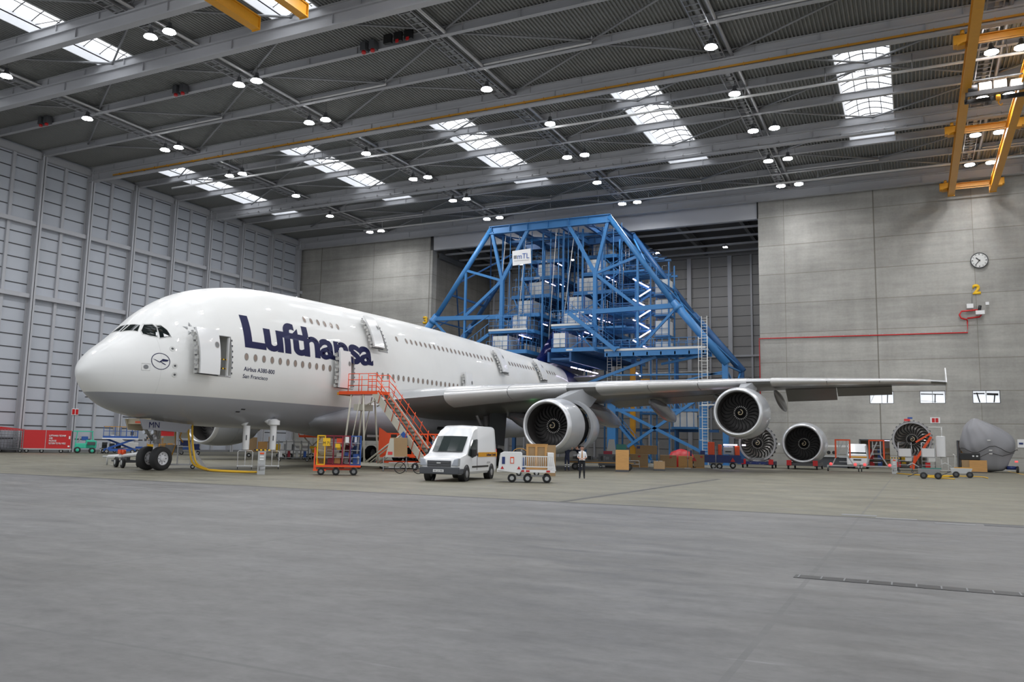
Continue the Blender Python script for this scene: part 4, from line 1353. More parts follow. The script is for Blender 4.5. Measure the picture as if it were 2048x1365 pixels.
# bay doors hanging open
dd = mb('fairing_grey').prism([(3.2, 2.72), (3.45, 2.18), (6.3, 2.05), (6.7, 2.5)], 1.02, 1.07, 'YZ'); dd.use('gear_cream').prism([(3.25, 2.70), (3.5, 2.22), (6.25, 2.09), (6.6, 2.5)], 1.0, 1.02, 'YZ')
dd = dd.obj('gear_door', AC, label='long grey gear door lettered MN')
mx = Matrix(((0, 0, 1, 1.09), (1, 0, 0, 4.0), (0, 1, 0, 2.16), (0, 0, 0, 1)))
o = text('registration_lettering', 'MN', .30, 'text_navy', dd, width=.66, off=0, ext=0)
o.matrix_local = Matrix.Translation((1.085, 3.8, 2.27)) @ Matrix.Rotation(R(90), 4, 'Z')
dd = mb('gear_cream').prism([(3.8, 2.72), (4.0, 2.15), (5.1, 2.1), (5.2, 2.72)], -.75, -.70, 'YZ'); dd.use('fairing_grey').prism([(3.8, 2.72), (4.0, 2.15), (5.1, 2.1), (5.2, 2.72)], -.79, -.75, 'YZ')
dd.obj('gear_door', AC, label='cream lined gear door on the far side')
b = mb('gear_cream').bx(-.7, .95, 3.95, 4.0, 2.45, 2.75); b.use('orange').bx(-.1, .5, 3.9, 3.95, 2.5, 2.6); b.obj('gear_bay', AC)
def bogie(x, s, n, r=.70, track=.7):
    g = bpy.data.objects.new('main_gear', None); COL.objects.link(g); g.parent = AC; g.location = (x, s, 0)
    ys = [(k - (n - 1) / 2) * 1.7 for k in range(n)]
    for y in ys:
        for d in (-1, 1): wheel(g, (d * track, y, r), r, .5, 'light_grey')
    b = mb('strut'); b.bar((0, ys[0], r), (0, ys[-1], r), .28, .3)
    for y in ys: b.tube((-track, y, r), (track, y, r), .1)
    b.tube((0, 0, r), (0, 0, 4.6), .27, 14); b.tube((0, .1, 2.2), (0, -2.2, 4.4), .12); b.tube((0, 0, 2.2), (-1.2 if x > 0 else 1.2, 0, 4.4), .12)
    b.obj('gear_strut', g)
    return g
for sd in (1, -1):
    g = bogie(6.2 * sd, 32.2, 2)
    mb('dark_grey').prism([(30.6, 4.3), (30.8, 1.75), (33.2, 1.6), (33.6, 4.3)], sd * 7.25, sd * 7.33, 'YZ').obj('gear_door', AC)
    bogie(2.6 * sd, 35.6, 3)
    mb('dark_grey').prism([(33.4, 2.4), (33.5, 1.2), (38.2, 1.2), (38.3, 2.4)], sd * 4.15, sd * 4.22, 'YZ').obj('gear_door', AC)
# ================================================================ BLUE TAIL DOCK
DX = -37.2
dock = thing('tail_dock', 'tall blue steel gantry frame standing astride the aircraft tail', 'maintenance dock', (DX, 86, 0))
def member(p, q, w=.34, h=.42, m='dock_blue', name='gantry_beam', par=dock, shape='box'):
    b = mb(m)
    if shape == 'i': b.ibeam(p, q, w, h, .05)
    elif shape == 'tube': b.tube(p, q, w / 2, 10)
    else: b.bar(p, q, w, h)
    return b.obj(name, par)
for yl, dk in ((0, 0), (9.0, 1)):
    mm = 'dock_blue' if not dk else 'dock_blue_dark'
    b = mb(mm).ibeam((-7.6, yl, 27.0), (7.6, yl, 27.0), .5, .95, .07)
    for x in (-7.3, -4.9, -2.6, 0, 2.6, 4.9, 7.3): b.box((x, yl, 27.0), (.05, .44, .9))
    b.obj('top_beam', dock)
    for sg in (-1, 1):
        b = mb(mm).tube((sg * 7.4, yl, 27.2), (sg * 15.0, yl, 16.5), .30, 12)
        b.tube((sg * 14.6, yl, 17.1), (sg * 20.2, yl, 10.3), .42, 14)
        b.tube((sg * 15.0, yl, 16.55), (sg * 15.25, yl, 16.25), .50, 14)
        b.obj('gantry_leg', dock)
        b = mb(mm).bar((sg * 20.0, yl, 10.6), (sg * 20.0, yl, 0.0), .55, .55); b.box((sg * 20.0, yl, .05), (1.0, 1.0, .1))
        b.obj('gantry_column', dock)
        if dk: continue
        for p, q, w in (((7.3, 26.8), (5.8, 20.8), .32), ((2.6, 26.6), (5.8, 20.8), .34), ((5.8, 20.8), (10.7, 22.4), .26), ((5.8, 20.8), (10.7, 16.8), .30),
                        ((5.8, 20.8), (5.8, 12.2), .40), ((10.7, 22.4), (10.7, 12.2), .24), ((5.8, 16.5), (15.0, 16.7), .46), ((14.9, 16.4), (10.9, 12.3), .24),
                        ((12.9, 19.4), (10.7, 22.4), .16)):
            member((sg * p[0], 0, p[1]), (sg * q[0], 0, q[1]), w, w * 1.1)
        member((sg * 12.9, 0, 19.6), (sg * 12.9, 9, 19.6), .2, .25, 'dock_blue_dark')
for x in (-7.3, -4.4, -1.5, 1.5, 4.4, 7.3):
    member((x, .3, 26.9), (x, 18, 26.9), .3, .7, 'dock_blue_dark', 'roof_beam_blue', shape='i')
for k, x in enumerate((-7.3, -4.4, -1.5, 1.5, 4.4)):
    member((x, .5 + 2.2 * (k % 2), 26.6), (x + 2.9, 4.5, 26.6), .14, .14, 'dock_blue_dark', 'roof_brace')
    member((x, 4.5, 26.6), (x + 2.9, 4.5, 26.6), .2, .3, 'dock_blue', 'roof_brace')
for sg in (-1, 1):
    for (a, c) in (((7.4, 0, 26.8), (12.0, 9, 20.8)), ((12.0, 0, 20.8), (7.4, 9, 26.8)), ((12.0, 0, 20.8), (16.4, 9, 15.0)), ((16.5, 0, 14.8), (12.0, 9, 20.8)), ((16.5, 0, 14.9), (19.8, 9, 10.8)),
                   ((19.9, 0, 10.3), (19.9, 9, 7.0)), ((19.9, 0, 4), (19.9, 9, 10.3)), ((15.0, 0, 16.5), (15.0, 9, 16.5)), ((19.9, 0, 10.3), (19.9, 9, 10.3)), ((20, 0, 9.6), (12.5, 0, 8.0)), ((20, 0, 9.3), (8, 0, 9.4))):
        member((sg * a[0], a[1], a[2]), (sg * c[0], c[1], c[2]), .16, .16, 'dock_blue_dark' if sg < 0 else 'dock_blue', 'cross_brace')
    # lower carrying structure under the wide platforms
    for x, w in ((7.7, .95), (17.6, .85)):
        b = mb('dock_blue').bar((sg * x, .6, 6.4), (sg * x, .6, 0), w, w); b.box((sg * x, .6, 6.5), (w + .3, w + .3, .25)); b.box((sg * x, .6, .04), (w + .6, w + .6, .08))
        b.obj('support_column', dock)
    T = mb('dock_blue')
    T.bar((sg * 8.2, .1, 6.9), (sg * 17.2, .1, 6.9), .3, .3); T.bar((sg * 8.2, .1, 5.6), (sg * 17.2, .1, 5.6), .3, .3)
    for k in range(13):
        x = 8.4 + k * .7; T.bar((sg * x, .1, 5.7), (sg * x, .1, 6.8), .09); T.bar((sg * x, .1, 6.8), (sg * (x + .7), .1, 5.7), .07)
    T.obj('lattice_girder', dock)
    member((sg * 8.6, 0, 5.6), (sg * 17.5, 0, 1.3), .24, .3, name='cross_brace'); member((sg * 17.4, 0, 6.9), (sg * 9.6, 0, 1.7), .24, .3, name='cross_brace')
    member((sg * 12.9, 8, 0), (sg * 12.9, 8, 12), .35, .35, 'dock_blue_dark', 'support_column'); member((sg * 7.7, 8, 0), (sg * 7.7, 8, 12), .4, .4, 'dock_blue_dark', 'support_column')
    member((sg * 7.7, 8, 3.6), (sg * 17.6, 8, 3.6), .25, .3, 'dock_blue_dark', 'cross_brace'); member((sg * 12.9, 8, 3.4), (sg * 17.6, 8, 7), .2, .2, 'dock_blue_dark', 'cross_brace')
# thin hanging rods
for x in (-5.2, -4.0, -2.4, .0, 1.0, 2.2, 3.4, 6.6, 7.6, 8.6):
    b = mb('dock_blue').tube((x, .8, 26.6), (x * 1.02, .8, 12.3 if abs(x) > .9 else 17.5), .055, 5); b.obj('hanging_rod', dock)
for x0, x1 in ((-5.6, -6.5), (-2.9, -4.0), (.9, .1), (3.2, 1.6)):
    mb('offwhite').tube((x0, .3, 26.5), (x1, .3, 13.2), .035, 5).obj('hanging_cable', dock)

def deck(par, x0, x1, y0, y1, z, fingers=0, cab=None, lamps=0, fd=1, rail=True):
    """one working level: plate, edge beam, railing, cabinets, sliding fingers"""
    yy = y0
    b = mb('dock_blue_dark').bx(x0, x1, y0, y1, z - .12, z)
    for k in range(int((y1 - y0) / 1.2)): b.bx(x0, x1, y0 + .6 + k * 1.2, y0 + .7 + k * 1.2, z - .38, z - .12)
    b.obj('deck_plate', par)
    b = mb('dock_blue').bx(x0, x1, y0 - .08, y0 + .08, z - .38, z + .05)
    b.bx(x0 - .08, x0 + .08, y0, y1, z - .38, z + .02); b.bx(x1 - .08, x1 + .08, y0, y1, z - .38, z + .02)
    b.use('offwhite').bx(x0 + (x1 - x0) * .35, x0 + (x1 - x0) * .5, y0 - .12, y0 - .08, z - .28, z - .1)
    b.obj('edge_beam', par)
    if rail:
        b = mb('dock_blue')
        n = max(2, int((x1 - x0) / .9))
        for k in range(n + 1):
            x = x0 + (x1 - x0) * k / n; b.tube((x, y0, z), (x, y0, z + 1.1), .028, 4)
        for h in (.55, 1.1): b.tube((x0, y0, z + h), (x1, y0, z + h), .028, 4)
        xs = x1 if fd > 0 else x0
        n = int((y1 - y0) / 1.3)
        for k in range(n + 1):
            y = y0 + (y1 - y0) * k / n
            b.tube((xs, y, z), (xs, y, z + 1.1), .03, 4)
        for h in (.55, 1.1): b.tube((xs, y0, z + h), (xs, y1, z + h), .028, 4)
        b.obj('guard_rail', par)
    if rail:
        b = mb('dock_blue')
        xs = x1 if fd > 0 else x0
        for k in range(int((y1 - y0) / 1.7)):
            y = y0 + .4 + k * 1.7
            b.tube((xs - .15, y, z), (xs - .15, y, z + 2.6), .022, 4); b.tube((x0 + .3, y, z), (x0 + .3, y, z + 2.4), .022, 4)
            if k % 2: b.tube((xs - .15, y, z + .1), (xs - .15, y + 1.7, z + 2.4), .02, 4)
        for h in (1.7, 2.3): b.tube((xs - .15, y0 + .4, z + h), (xs - .15, y1 - .5, z + h), .02, 4)
        b.tube((x0, y0 + .3, z + 2.1), (x1, y0 + .3, z + 2.1), .025, 4)
        b.obj('scaffold_rail', par)
    if cab:
        for (cx, cy, w, d) in cab:
            b = mb('light_grey').bx(cx, cx + w, cy, cy + d, z + .15, z + 1.75)
            b.use('offwhite')
            n = max(1, int(w / .6))
            for k in range(n): b.bx(cx + .04 + w * k / n, cx - .02 + w * (k + 1) / n, cy - .04, cy, z + .2, z + 1.7)
            b.use('cabinet_blue')
            for q in (cx, cx + w):
                b.bx(q - .05, q + .05, cy - .07, cy + .05, z, z + 1.9); b.bx(q - .05, q + .05, cy + d - .05, cy + d + .05, z, z + 1.9)
            b.obj('panel_cabinet', par)
    for k in range(fingers):
        y = y0 + .7 + k * .95
        xa = x1 if fd > 0 else x0
        L = 2.6 + (k * .55)
        b = mb('dock_blue').bx(xa - .3 * fd, xa + L * fd, y, y + .42, z - .12, z + .12); b.obj('sliding_plank', par)
    for k in range(lamps):
        y = y0 + 1.2 + k * 2.2
        mb('tube_glow').box(((x0 + x1) / 2 + .4 * fd, y, z - .46), (.09, 1.25, .07)).obj('tube_lamp', par)
LV = [(12.3, -1.8), (14.85, 0.2), (17.0, 1.7), (19.8, 4.8), (22.6, 7.4), (25.2, 9.6)]
for sg, nm, lb in ((-1, 'left', 'tower of blue working decks on the far side of the tail fin'), (1, 'right', 'tower of blue working decks between tail fin and zigzag lamps')):
    tw = thing('dock_tower', lb, 'maintenance dock', (DX, 86, 0), 0, None)
    for i, (z, y) in enumerate(LV):
        if sg < 0: x0, x1 = -6.8, -1.7
        else: x0, x1 = 1.4, 6.4
        if z > 24: x1 = x0 + 3.6 if sg > 0 else x1
        cabs = [(x0 + 1.9, y + .9, 1.9, 3.2)] if sg < 0 else [(x0 + .4, y + .5, 1.9, 3.2)]
        if i == 0 and sg > 0: cabs = [(x0 + .1, y + .15, 1.5, 1.5), (x0 + 1.55, y + .5, .15, 8)]
        if i == 0 and sg < 0: cabs = [(x0 + .6, y + .4, 2.0, 3)]
        deck(tw, x0, x1, y, 17, z, fingers=6 if sg > 0 else 0, cab=cabs, lamps=(2 if i in (1, 2, 4) else 0), fd=1)
        if sg > 0:
            b = mb('dock_blue_dark')
            for k in range(5): b.bx(x1 + .2, x1 + 3.2 + .3 * k, y + 1.1 + k * 1.5, y + 1.3 + k * 1.5, z + .7, z + .85)
            b.obj('plank_support', tw)
            b = mb('galv')
            for k in range(5):
                xx = x1 + .4 + k * .8; b.tube((xx, y + 4 + (k % 3), z), (xx, y + 4 + (k % 3), z + 1.3), .035, 4)
                b.tube((xx, y + 4 + (k % 3), z + 1.3), (xx + .6, y + 4 + (k % 3), z + 1.3), .035, 4)
            b.obj('hand_rail', tw)
        b = mb('galv')
        for k in range(2): b.path([(x0 + .3 + k * .7, y + .2, z), (x0 + .3 + k * .7, y + .2, z + 1.3), (x0 + .9 + k * .7, y + .2, z + 1.3), (x0 + .9 + k * .7, y + .2, z)], .03, 4)
        b.obj('hand_rail', tw)
    # corner posts, diagonals
    for (x, y, z0) in ((x_, y_, z_) for x_ in ((-6.7, -3.9, -1.4) if sg < 0 else (1.2, 3.6, 6.0)) for y_, z_ in ((1.8, 12.3), (8, 12.3), (12, 12.3), (16.5, 0))):
        mb('dock_blue').bar((x, y, z0), (x, y, 26.6), .18, .18).obj('tower_post', tw)
    for i in range(5):
        z, y = LV[i]; z2, y2 = LV[i + 1]
        xa, xb = (-6.6, -4.4) if sg < 0 else (3.4, 6.0)
        mb('dock_blue').bar((xa, y + .4, z), (xb, y2 + .1, z2 - .3), .1, .1).obj('tower_brace', tw)
        mb('dock_blue').bar((xb, y + .4, z), (xa, y2 + .1, z2 - .3), .1, .1).obj('tower_brace', tw)
        b = mb('galv')     # short ladder between the levels
        lx = xb + .3
        for dx in (0, .45): b.tube((lx + dx, y2 - .3, z), (lx + dx, y2 - .3, z2 + 1.0), .03, 4)
        for k in range(int((z2 + 1 - z) / .3)): b.tube((lx, y2 - .3, z + .3 * k), (lx + .45, y2 - .3, z + .3 * k), .02, 4)
        b.obj('short_ladder', tw)
    if sg > 0:
        # deep bridge deck beside the fin, with a row of tube lamps beneath
        b = mb('dock_blue_dark')
        for x in (1.0, 3.6): b.bar((x, -1.8, 11.4), (x, 12, 11.4), .22, 1.1)
        for k in range(12): b.bar((1.0, -1.4 + k * 1.1, 11.2), (3.6, -1.4 + k * 1.1, 11.2), .12, .2)
        b.obj('bridge_girder', tw)
        for k in range(4): mb('tube_glow').box((3.2, .4 + k * 2.3, 10.35), (.13, 1.7, .10)).obj('tube_lamp', tw)
        for k, (x, y, z) in enumerate(((2.2, 2, 16.4), (3.6, 4, 16.4), (1.7, .8, 14.2), (3.2, 2.6, 14.2), (4.7, 4.6, 14.2), (5.0, 5.6, 16.3), (5.2, 7.0, 16.3))):
            mb('tube_glow').box((x, y, z), (.10, 1.3, .08)).obj('tube_lamp', tw)
    else:
        for k, (x, y, z) in enumerate(((-3.2, 3.4, 16.4), (-3.2, 6.8, 16.4), (-3.6, 1.6, 14.3), (-2.2, 9, 24.3), (-2.2, 9.8, 21.8))):
            mb('tube_glow').box((x, y, z), (.10, 1.5, .08)).obj('tube_lamp', tw)
# stair tower with zigzag lamps and box cabins
st_ = thing('stair_tower', 'blue stair tower with zigzag tube lamps and stacked white cabins', 'stair tower', (DX + 9.4, 90.3, 0))
for x in (-.3, 1.5, 3.6):
    for y in (0, 2.4): mb('dock_blue').bar((x, y, 0), (x, y, 22.5 if x > 0 else 21), .14, .14).obj('tower_post', st_)
for i in range(4):
    z = 20.9 - i * 2.36
    for n_, (p, q) in enumerate((((-.55, -.1, z - .1), (-.15, -.1, z - .35)), ((0, -.1, z - .45), (1.3, -.1, z - 1.2)), ((1.5, -.1, z - 1.45), (.2, -.1, z - 2.2)))):
        b = mb('tube_glow').bar(p, q, .10, .12); b.obj('tube_lamp', st_)
    b = mb('dock_blue').bar((-.2, .5, z - .5), (1.4, .5, z - 1.45), .1, .25); b.bar((1.4, 1.5, z - 1.5), (-.2, 1.5, z - 2.5), .1, .25)
    for k in range(5): b.bx(-.1 + k * .3, .15 + k * .3, .2, .8, z - .75 - k * .19, z - .71 - k * .19)
    b.obj('stair_flight', st_)
    b = mb('offwhite').bx(2.0, 3.5, .1, 2.0, z - 2.0, z - .35)
    b.use('dock_blue').bx(1.9, 3.7, -.1, 2.2, z - 2.2, z - 2.02)
    for x in (2.0, 2.75, 3.5): b.bar((x, .04, z - 2.0), (x, .04, z - .35), .05)
    for h in (1.0, .35): b.bar((1.9, -.05, z - h - .9), (3.6, -.05, z - h - .9), .05)
    b.obj('stair_cabin', st_)
for p, q in (((-.2, 0, 10.0), (.3, 0, 9.6)), ((.9, 0, 8.9), (1.2, 0, 8.7))): mb('tube_glow').bar(p, q, .10, .12).obj('tube_lamp', st_)
b = mb('crane_yellow').bx(.3, 1.5, 0, .3, 9.0, 9.3); b.bx(2.6, 3.6, 0, .3, 8.8, 9.1); b.use('blackish').bx(-.2, .4, 0, .3, 8.4, 9.1); b.use('offwhite').bx(2.2, 3.8, .1, 1.5, 8.2, 8.8); b.use('dock_blue').bx(2.0, 4.4, -.2, 1.8, 7.6, 7.9)
b.obj('hoist_unit', st_)
# wide platform above the wing
cp = thing('cross_platform', 'wide blue platform with white kick board and railing above the wing', 'platform', (DX, 85.2, 0))
b = mb('dock_blue').bx(7.2, 18.2, 0, 3, 11.75, 11.95); b.bx(7.2, 18.2, 0, .2, 11.35, 11.75); b.bx(7.2, 18.2, 2.8, 3, 11.35, 11.75)
for k in range(8): b.bx(7.4 + k * 1.5, 7.55 + k * 1.5, 0, 3, 11.4, 11.75)
b.obj('deck_plate', cp)
mb('offwhite').bx(7.2, 18.2, -.06, 0, 11.95, 12.18).obj('kick_board', cp)
b = mb('dock_blue')
for k in range(13):
    for y in (0, 3): b.tube((7.3 + k * .9, y, 12), (7.3 + k * .9, y, 13.15), .03, 4)
for y in (0, 3):
    for h in (12.6, 13.15): b.tube((7.3, y, h), (18.2, y, h), .03, 4)
b.obj('guard_rail', cp)
b = mb('dock_blue').bar((12.7, 1, 11.3), (5.0, 1, 8.6), .25, .3); b.bar((17.8, .2, 11.2), (13, 2, 10.6), .2, .25); b.obj('platform_brace', cp)
b = mb('dock_blue'); b.bar((3.2, -.5, 16.3), (8.6, -.3, 12.0), .3, .42)
for k in range(9): b.tube((3.4 + k * .62, -.4, 16.1 - k * .49), (3.4 + k * .62, -.4, 17.1 - k * .49), .03, 4)
b.tube((3.3, -.4, 17.3), (8.6, -.4, 13.1), .035, 4); b.tube((3.3, -.4, 16.8), (8.6, -.4, 12.6), .03, 4)
b.obj('stair_flight', cp)
lp = thing('upper_platform', 'short blue platform with white kick boards beside the tail fin', 'platform', (DX, 85.2, 0))
for (x0, x1, z) in ((1.0, 5.9, 14.95), (-6.9, -2.0, 14.7)):
    mb('dock_blue').bx(x0, x1, -.3, 1.8, z - .3, z - .02).obj('deck_plate', lp)
    mb('offwhite').bx(x0, x1, -.36, -.3, z - .02, z + .2).obj('kick_board', lp)
    b = mb('dock_blue')
    for k in range(6): b.tube((x0 + (x1 - x0) * k / 5, -.3, z), (x0 + (x1 - x0) * k / 5, -.3, z + 1.7), .03, 4)
    for h in (.6, 1.15, 1.7): b.tube((x0, -.3, z + h), (x1, -.3, z + h), .03, 4)
    b.obj('guard_rail', lp)
b = mb('dock_blue'); b.bar((-6.9, -.3, 14.3), (-10.2, -.3, 12.2), .3, .35)
for k in range(7): b.tube((-6.9 - k * .5, -.3, 14.4 - k * .32), (-6.9 - k * .5, -.3, 15.5 - k * .32), .03, 4)
b.tube((-6.9, -.3, 15.6), (-10.2, -.3, 13.4), .04, 4); b.bar((-6.9, -.3, 16.6), (-10.2, -.3, 14.6), .14, .14); b.obj('stair_flight', lp)
# tall access ladder
ld = thing('access_ladder', 'tall pale ladder rising from the floor past the blue cross platform', 'ladder', (DX + 18.2, 84.6, 0))
b = mb('offwhite')
for x in (-.28, .28): b.bar((x, 0, 0), (x, 0, 15.2), .06, .08)
for k in range(50): b.tube((-.28, 0, .3 + k * .3), (.28, 0, .3 + k * .3), .025, 5)
b.obj('ladder_frame', ld)
b = mb('offwhite')
for x in (-.5,): b.tube((x, -.5, 2.5), (x, -.5, 13), .03, 4); b.tube((.42, -.5, 2.5), (.42, -.5, 13), .03, 4)
for k in range(10):
    z = 2.5 + k * 1.15; b.path([(-.28, 0, z), (-.5, -.3, z), (-.45, -.6, z), (.4, -.6, z), (.5, -.3, z), (.28, 0, z)], .025, 4)
b.obj('safety_cage', ld)
mb('offwhite').bx(-.3, 1.3, -.2, .6, 6.0, 6.12).obj('landing', ld)
for i, (x, z0, z1, lb) in enumerate(((7.0, 8.6, 12.6, 'pale ladder hanging below the blue decks nearer the tail fin'), (8.1, 8.9, 11.8, 'pale ladder hanging below the blue decks nearer the zigzag lamps'))):
    l = thing('hanging_ladder', lb, 'ladder', (DX + x, 87.5, 0))
    b = mb('offwhite')
    for dx in (-.25, .25): b.bar((dx, 0, z0), (dx, 0, z1), .05, .06)
    for k in range(int((z1 - z0) / .32)): b.tube((-.25, 0, z0 + .2 + k * .32), (.25, 0, z0 + .2 + k * .32), .025, 4)
    b.obj('ladder_frame', l)
# banner
bn = thing('dock_banner', 'white banner with blue mTL lettering tied to the blue gantry', 'banner', (DX - 3.05, 85.4, 23.3))
mb('white').box((0, 0, 0), (2.35, .04, 1.75), M=Euler((0, R(-3), 0)).to_matrix()).obj('cloth', bn)
mb('mid_grey').bx(-1.0, -.62, -.04, -.025, -.15, .25).obj('logo_square', bn)
text('lettering', 'mTL', .62, 'blue', bn, P2(-.52, -.04, -.2), width=1.5, off=0, ext=.01)
b = mb('mid_grey').bx(-.95, .95, -.035, -.025, -.42, -.38); b.obj('subline', bn)
# yellow post and low blue stairs behind the wing
tag(mb('crane_yellow').bx(DX + 9.2, DX + 9.75, 88.0, 88.4, 0, 10.6).obj('yellow_column', sharp=None), 'slim yellow column standing under the blue dock platforms', 'pole')
ls = thing('ground_stair', 'blue steel stair rising under the wing beside the thick dock column', 'stair', (DX + 8.5, 86.5, 0))
b = mb('dock_blue')
for y in (0, 1.0): b.bar((3.4, y, .1), (.0, y, 3.9), .08, .28)
for k in range(12): b.bx(3.1 - k * .28, 3.4 - k * .28, 0, 1, .3 + k * .31, .34 + k * .31)
b.obj('stair_flight', ls)
b = mb('dock_blue')
for h in (.55, 1.05): b.tube((3.4, 0, .1 + h), (0, 0, 3.9 + h), .035, 4)
for k in range(7): b.tube((3.4 - k * .56, 0, .15 + k * .63), (3.4 - k * .56, 0, 1.2 + k * .63), .03, 4)
b.obj('hand_rail', ls)
for i, (x, y, z, w, lb) in enumerate(((15.2, 92, 4.0, 2.3, 'white cabin box hanging low in the dock behind the wing'), (11.6, 92, 5.6, 1.6, 'grey box hanging under the lattice girder behind the wing'))):
    t = thing('dock_cabin', lb, 'cabin', (DX + x - 2.2, y, z))
    b = mb('offwhite' if i == 0 else 'light_grey').bx(0, w, 0, 1.6, 0, 1.6); b.obj('panel', t)
    b = mb('dock_blue')
    for q in (0, w / 3, 2 * w / 3, w): b.bar((q, -.04, 0), (q, -.04, 1.7), .06)
    b.bx(-.2, w + .2, -.2, 1.8, -.25, 0); b.obj('frame', t)
mb('offwhite').tube((DX + 10.3, 91, 0), (DX + 10.3, 91, 5.8), .09, 8)
for (x, y, z) in ((2.9, 96, 17.4), (9.0, 92, 20.6), (3.4, 96, 14.8)):
    pass
# ================================================================ GROUND EQUIPMENT
def tyre(b, c, r, w, ax='X', hub='hub_white', M=None):
    """small wheel into a mesh"""
    pr = [(-w / 2, .01), (-w / 2, r * .85), (-w * .35, r), (w * .35, r), (w / 2, r * .85), (w / 2, .01)]
    b.use('rubber', True).lathe(pr, c, ax, 20)
    for sg in (1, -1):
        b.use(hub, True).lathe([(sg * (w / 2 + .012), .01), (sg * (w / 2 + .012), r * .45), (sg * (w / 2), r * .5)], c, ax, 16)
    return b
def wheels(par, pts, r, w, ax='X', hub='light_grey', name='wheel'):
    for c in pts: tyre(MB(), c, r, w, ax, hub).obj(name, par, sharp=40) if False else None
    for c in pts:
        b = MB(); tyre(b, c, r, w, ax, hub); b.obj(name, par, sharp=40)

# ---- tow bar lying ahead of the nose wheels
t = thing('tow_bar', 'white tow bar on small black wheels lying beside the nose wheels', 'tow bar', (-46.0, 36.5, 0), R(-24))
b = mb('white'); b.tube((.9, 0, .50), (4.0, 0, .62), .13, 10); b.tube((4.0, 0, .62), (7.6, 0, .85), .12, 10); b.obj('bar', t)
b = mb('light_grey').path([(.9, 0, .5), (.4, 0, .5), (.1, .12, .5), (-.15, 0, .5), (.1, -.12, .5), (.4, 0, .5)], .06, 6); b.tube((.6, 0, .5), (.6, 0, 0), .05); b.obj('towing_eye', t)
b = mb('dark_grey').bar((3.6, -.5, .35), (6.2, -.5, .35), .1); b.bar((3.6, .5, .35), (6.2, .5, .35), .1); b.bar((4.9, -.6, .35), (4.9, .6, .35), .1); b.bar((6.2, -.6, .35), (6.2, .6, .35), .1); b.bar((3.4, 0, .6), (5.0, 0, .5), .2); b.obj('wheel_frame', t)
wheels(t, ((4.9, -.62, .3), (4.9, .62, .3), (6.2, -.62, .3), (6.2, .62, .3)), .3, .18, 'Y')
b = mb('orange').bx(3.3, 3.9, -.15, .15, .75, 1.0); b.tube((4.0, 0, .7), (4.0, 0, 1.0), .12); b.use('dark_grey').bar((3.3, -.1, 1.05), (4.6, -.1, 1.15), .05); b.obj('pump', t)

# ---- wheeled steps and hoses beside the nose gear
t = thing('service_steps', 'grey steel service steps behind the nose wheels with cream boxes on top', 'steps', (-38.0, 35.4, 0), .80)
b = mb('steel')
for x in (-.35, .35):
    b.bar((x, -.4, .25), (x, -.4, 2.35), .05); b.bar((x, .4, .25), (x, .4, 2.35), .05)
b.bar((.3, -.4, 1.3), (1.15, -.4, .1), .07, .14); b.bar((.3, .3, 1.3), (1.15, .3, .1), .07, .14)
for k in range(5): b.bx(.3 + k * .16, .5 + k * .16, -.4, .3, 1.2 - k * .24, 1.23 - k * .24)
b.bx(-.4, .4, -.45, .45, 1.25, 1.3); b.bx(-.4, .4, -.45, .45, 2.3, 2.35); b.bx(-1.0, .7, -.35, .35, .2, .28); b.obj('step_frame', t)
wheels(t, ((-.9, -.4, .13), (.5, -.4, .13)), .13, .08, 'Y')
mb('cream').bx(-1.15, -.5, -.2, .3, 1.45, 2.25).obj('box', t); mb('cream').bx(-.3, .2, -.1, .4, 1.75, 2.25).obj('box', t); mb('mid_grey').bx(-1.05, -.1, -.2, .3, .9, 1.35).obj('box', t); mb('deep_blue').bx(-.25, .3, -.1, .3, 1.3, 1.6).obj('box', t)
b = mb('strip_yellow').path([(-.55, -.25, 2.3), (-.5, -.25, 1.3), (-.7, -.3, .6)], .03, 5); b.path([(-.2, -.45, 2.75), (-.15, -.45, 2.3), (-.3, -.4, 1.8), (-.1, -.4, 1.5)], .04, 5); b.obj('hose', t)
t = thing('air_hose', 'pair of thick yellow hoses running from the nose down to the white cabinet', 'hose', (0, 0, 0))
def hose(off): return [(-37.1 + off, 34.75, 2.75), (-36.9 + off, 34.6, 2.0), (-36.6 + off, 34.5, 1.0), (-36.2 + off, 34.4, .35), (-35.2 + off, 34.2, .09), (-34.2, 33.9 - off, .07), (-33.0, 33.6 - off * 1.3, .07), (-31.6, 33.5 - off, .07), (-30.4, 33.1, .1)]
def smooth_path(p, n=5):
    p = [Vector(q) for q in p]; out = []
    for i in range(len(p) - 1):
        a, b_, c, d = p[max(0, i - 1)], p[i], p[i + 1], p[min(len(p) - 1, i + 2)]
        for k in range(n):
            u = k / n
            out.append(.5 * ((2 * b_) + (c - a) * u + (2 * a - 5 * b_ + 4 * c - d) * u * u + (3 * b_ - a - 3 * c + d) * u ** 3))
    return out + [p[-1]]
for off in (0, .28): mb('hose_yellow').path(smooth_path(hose(off)), .055, 7).obj('hose', t)

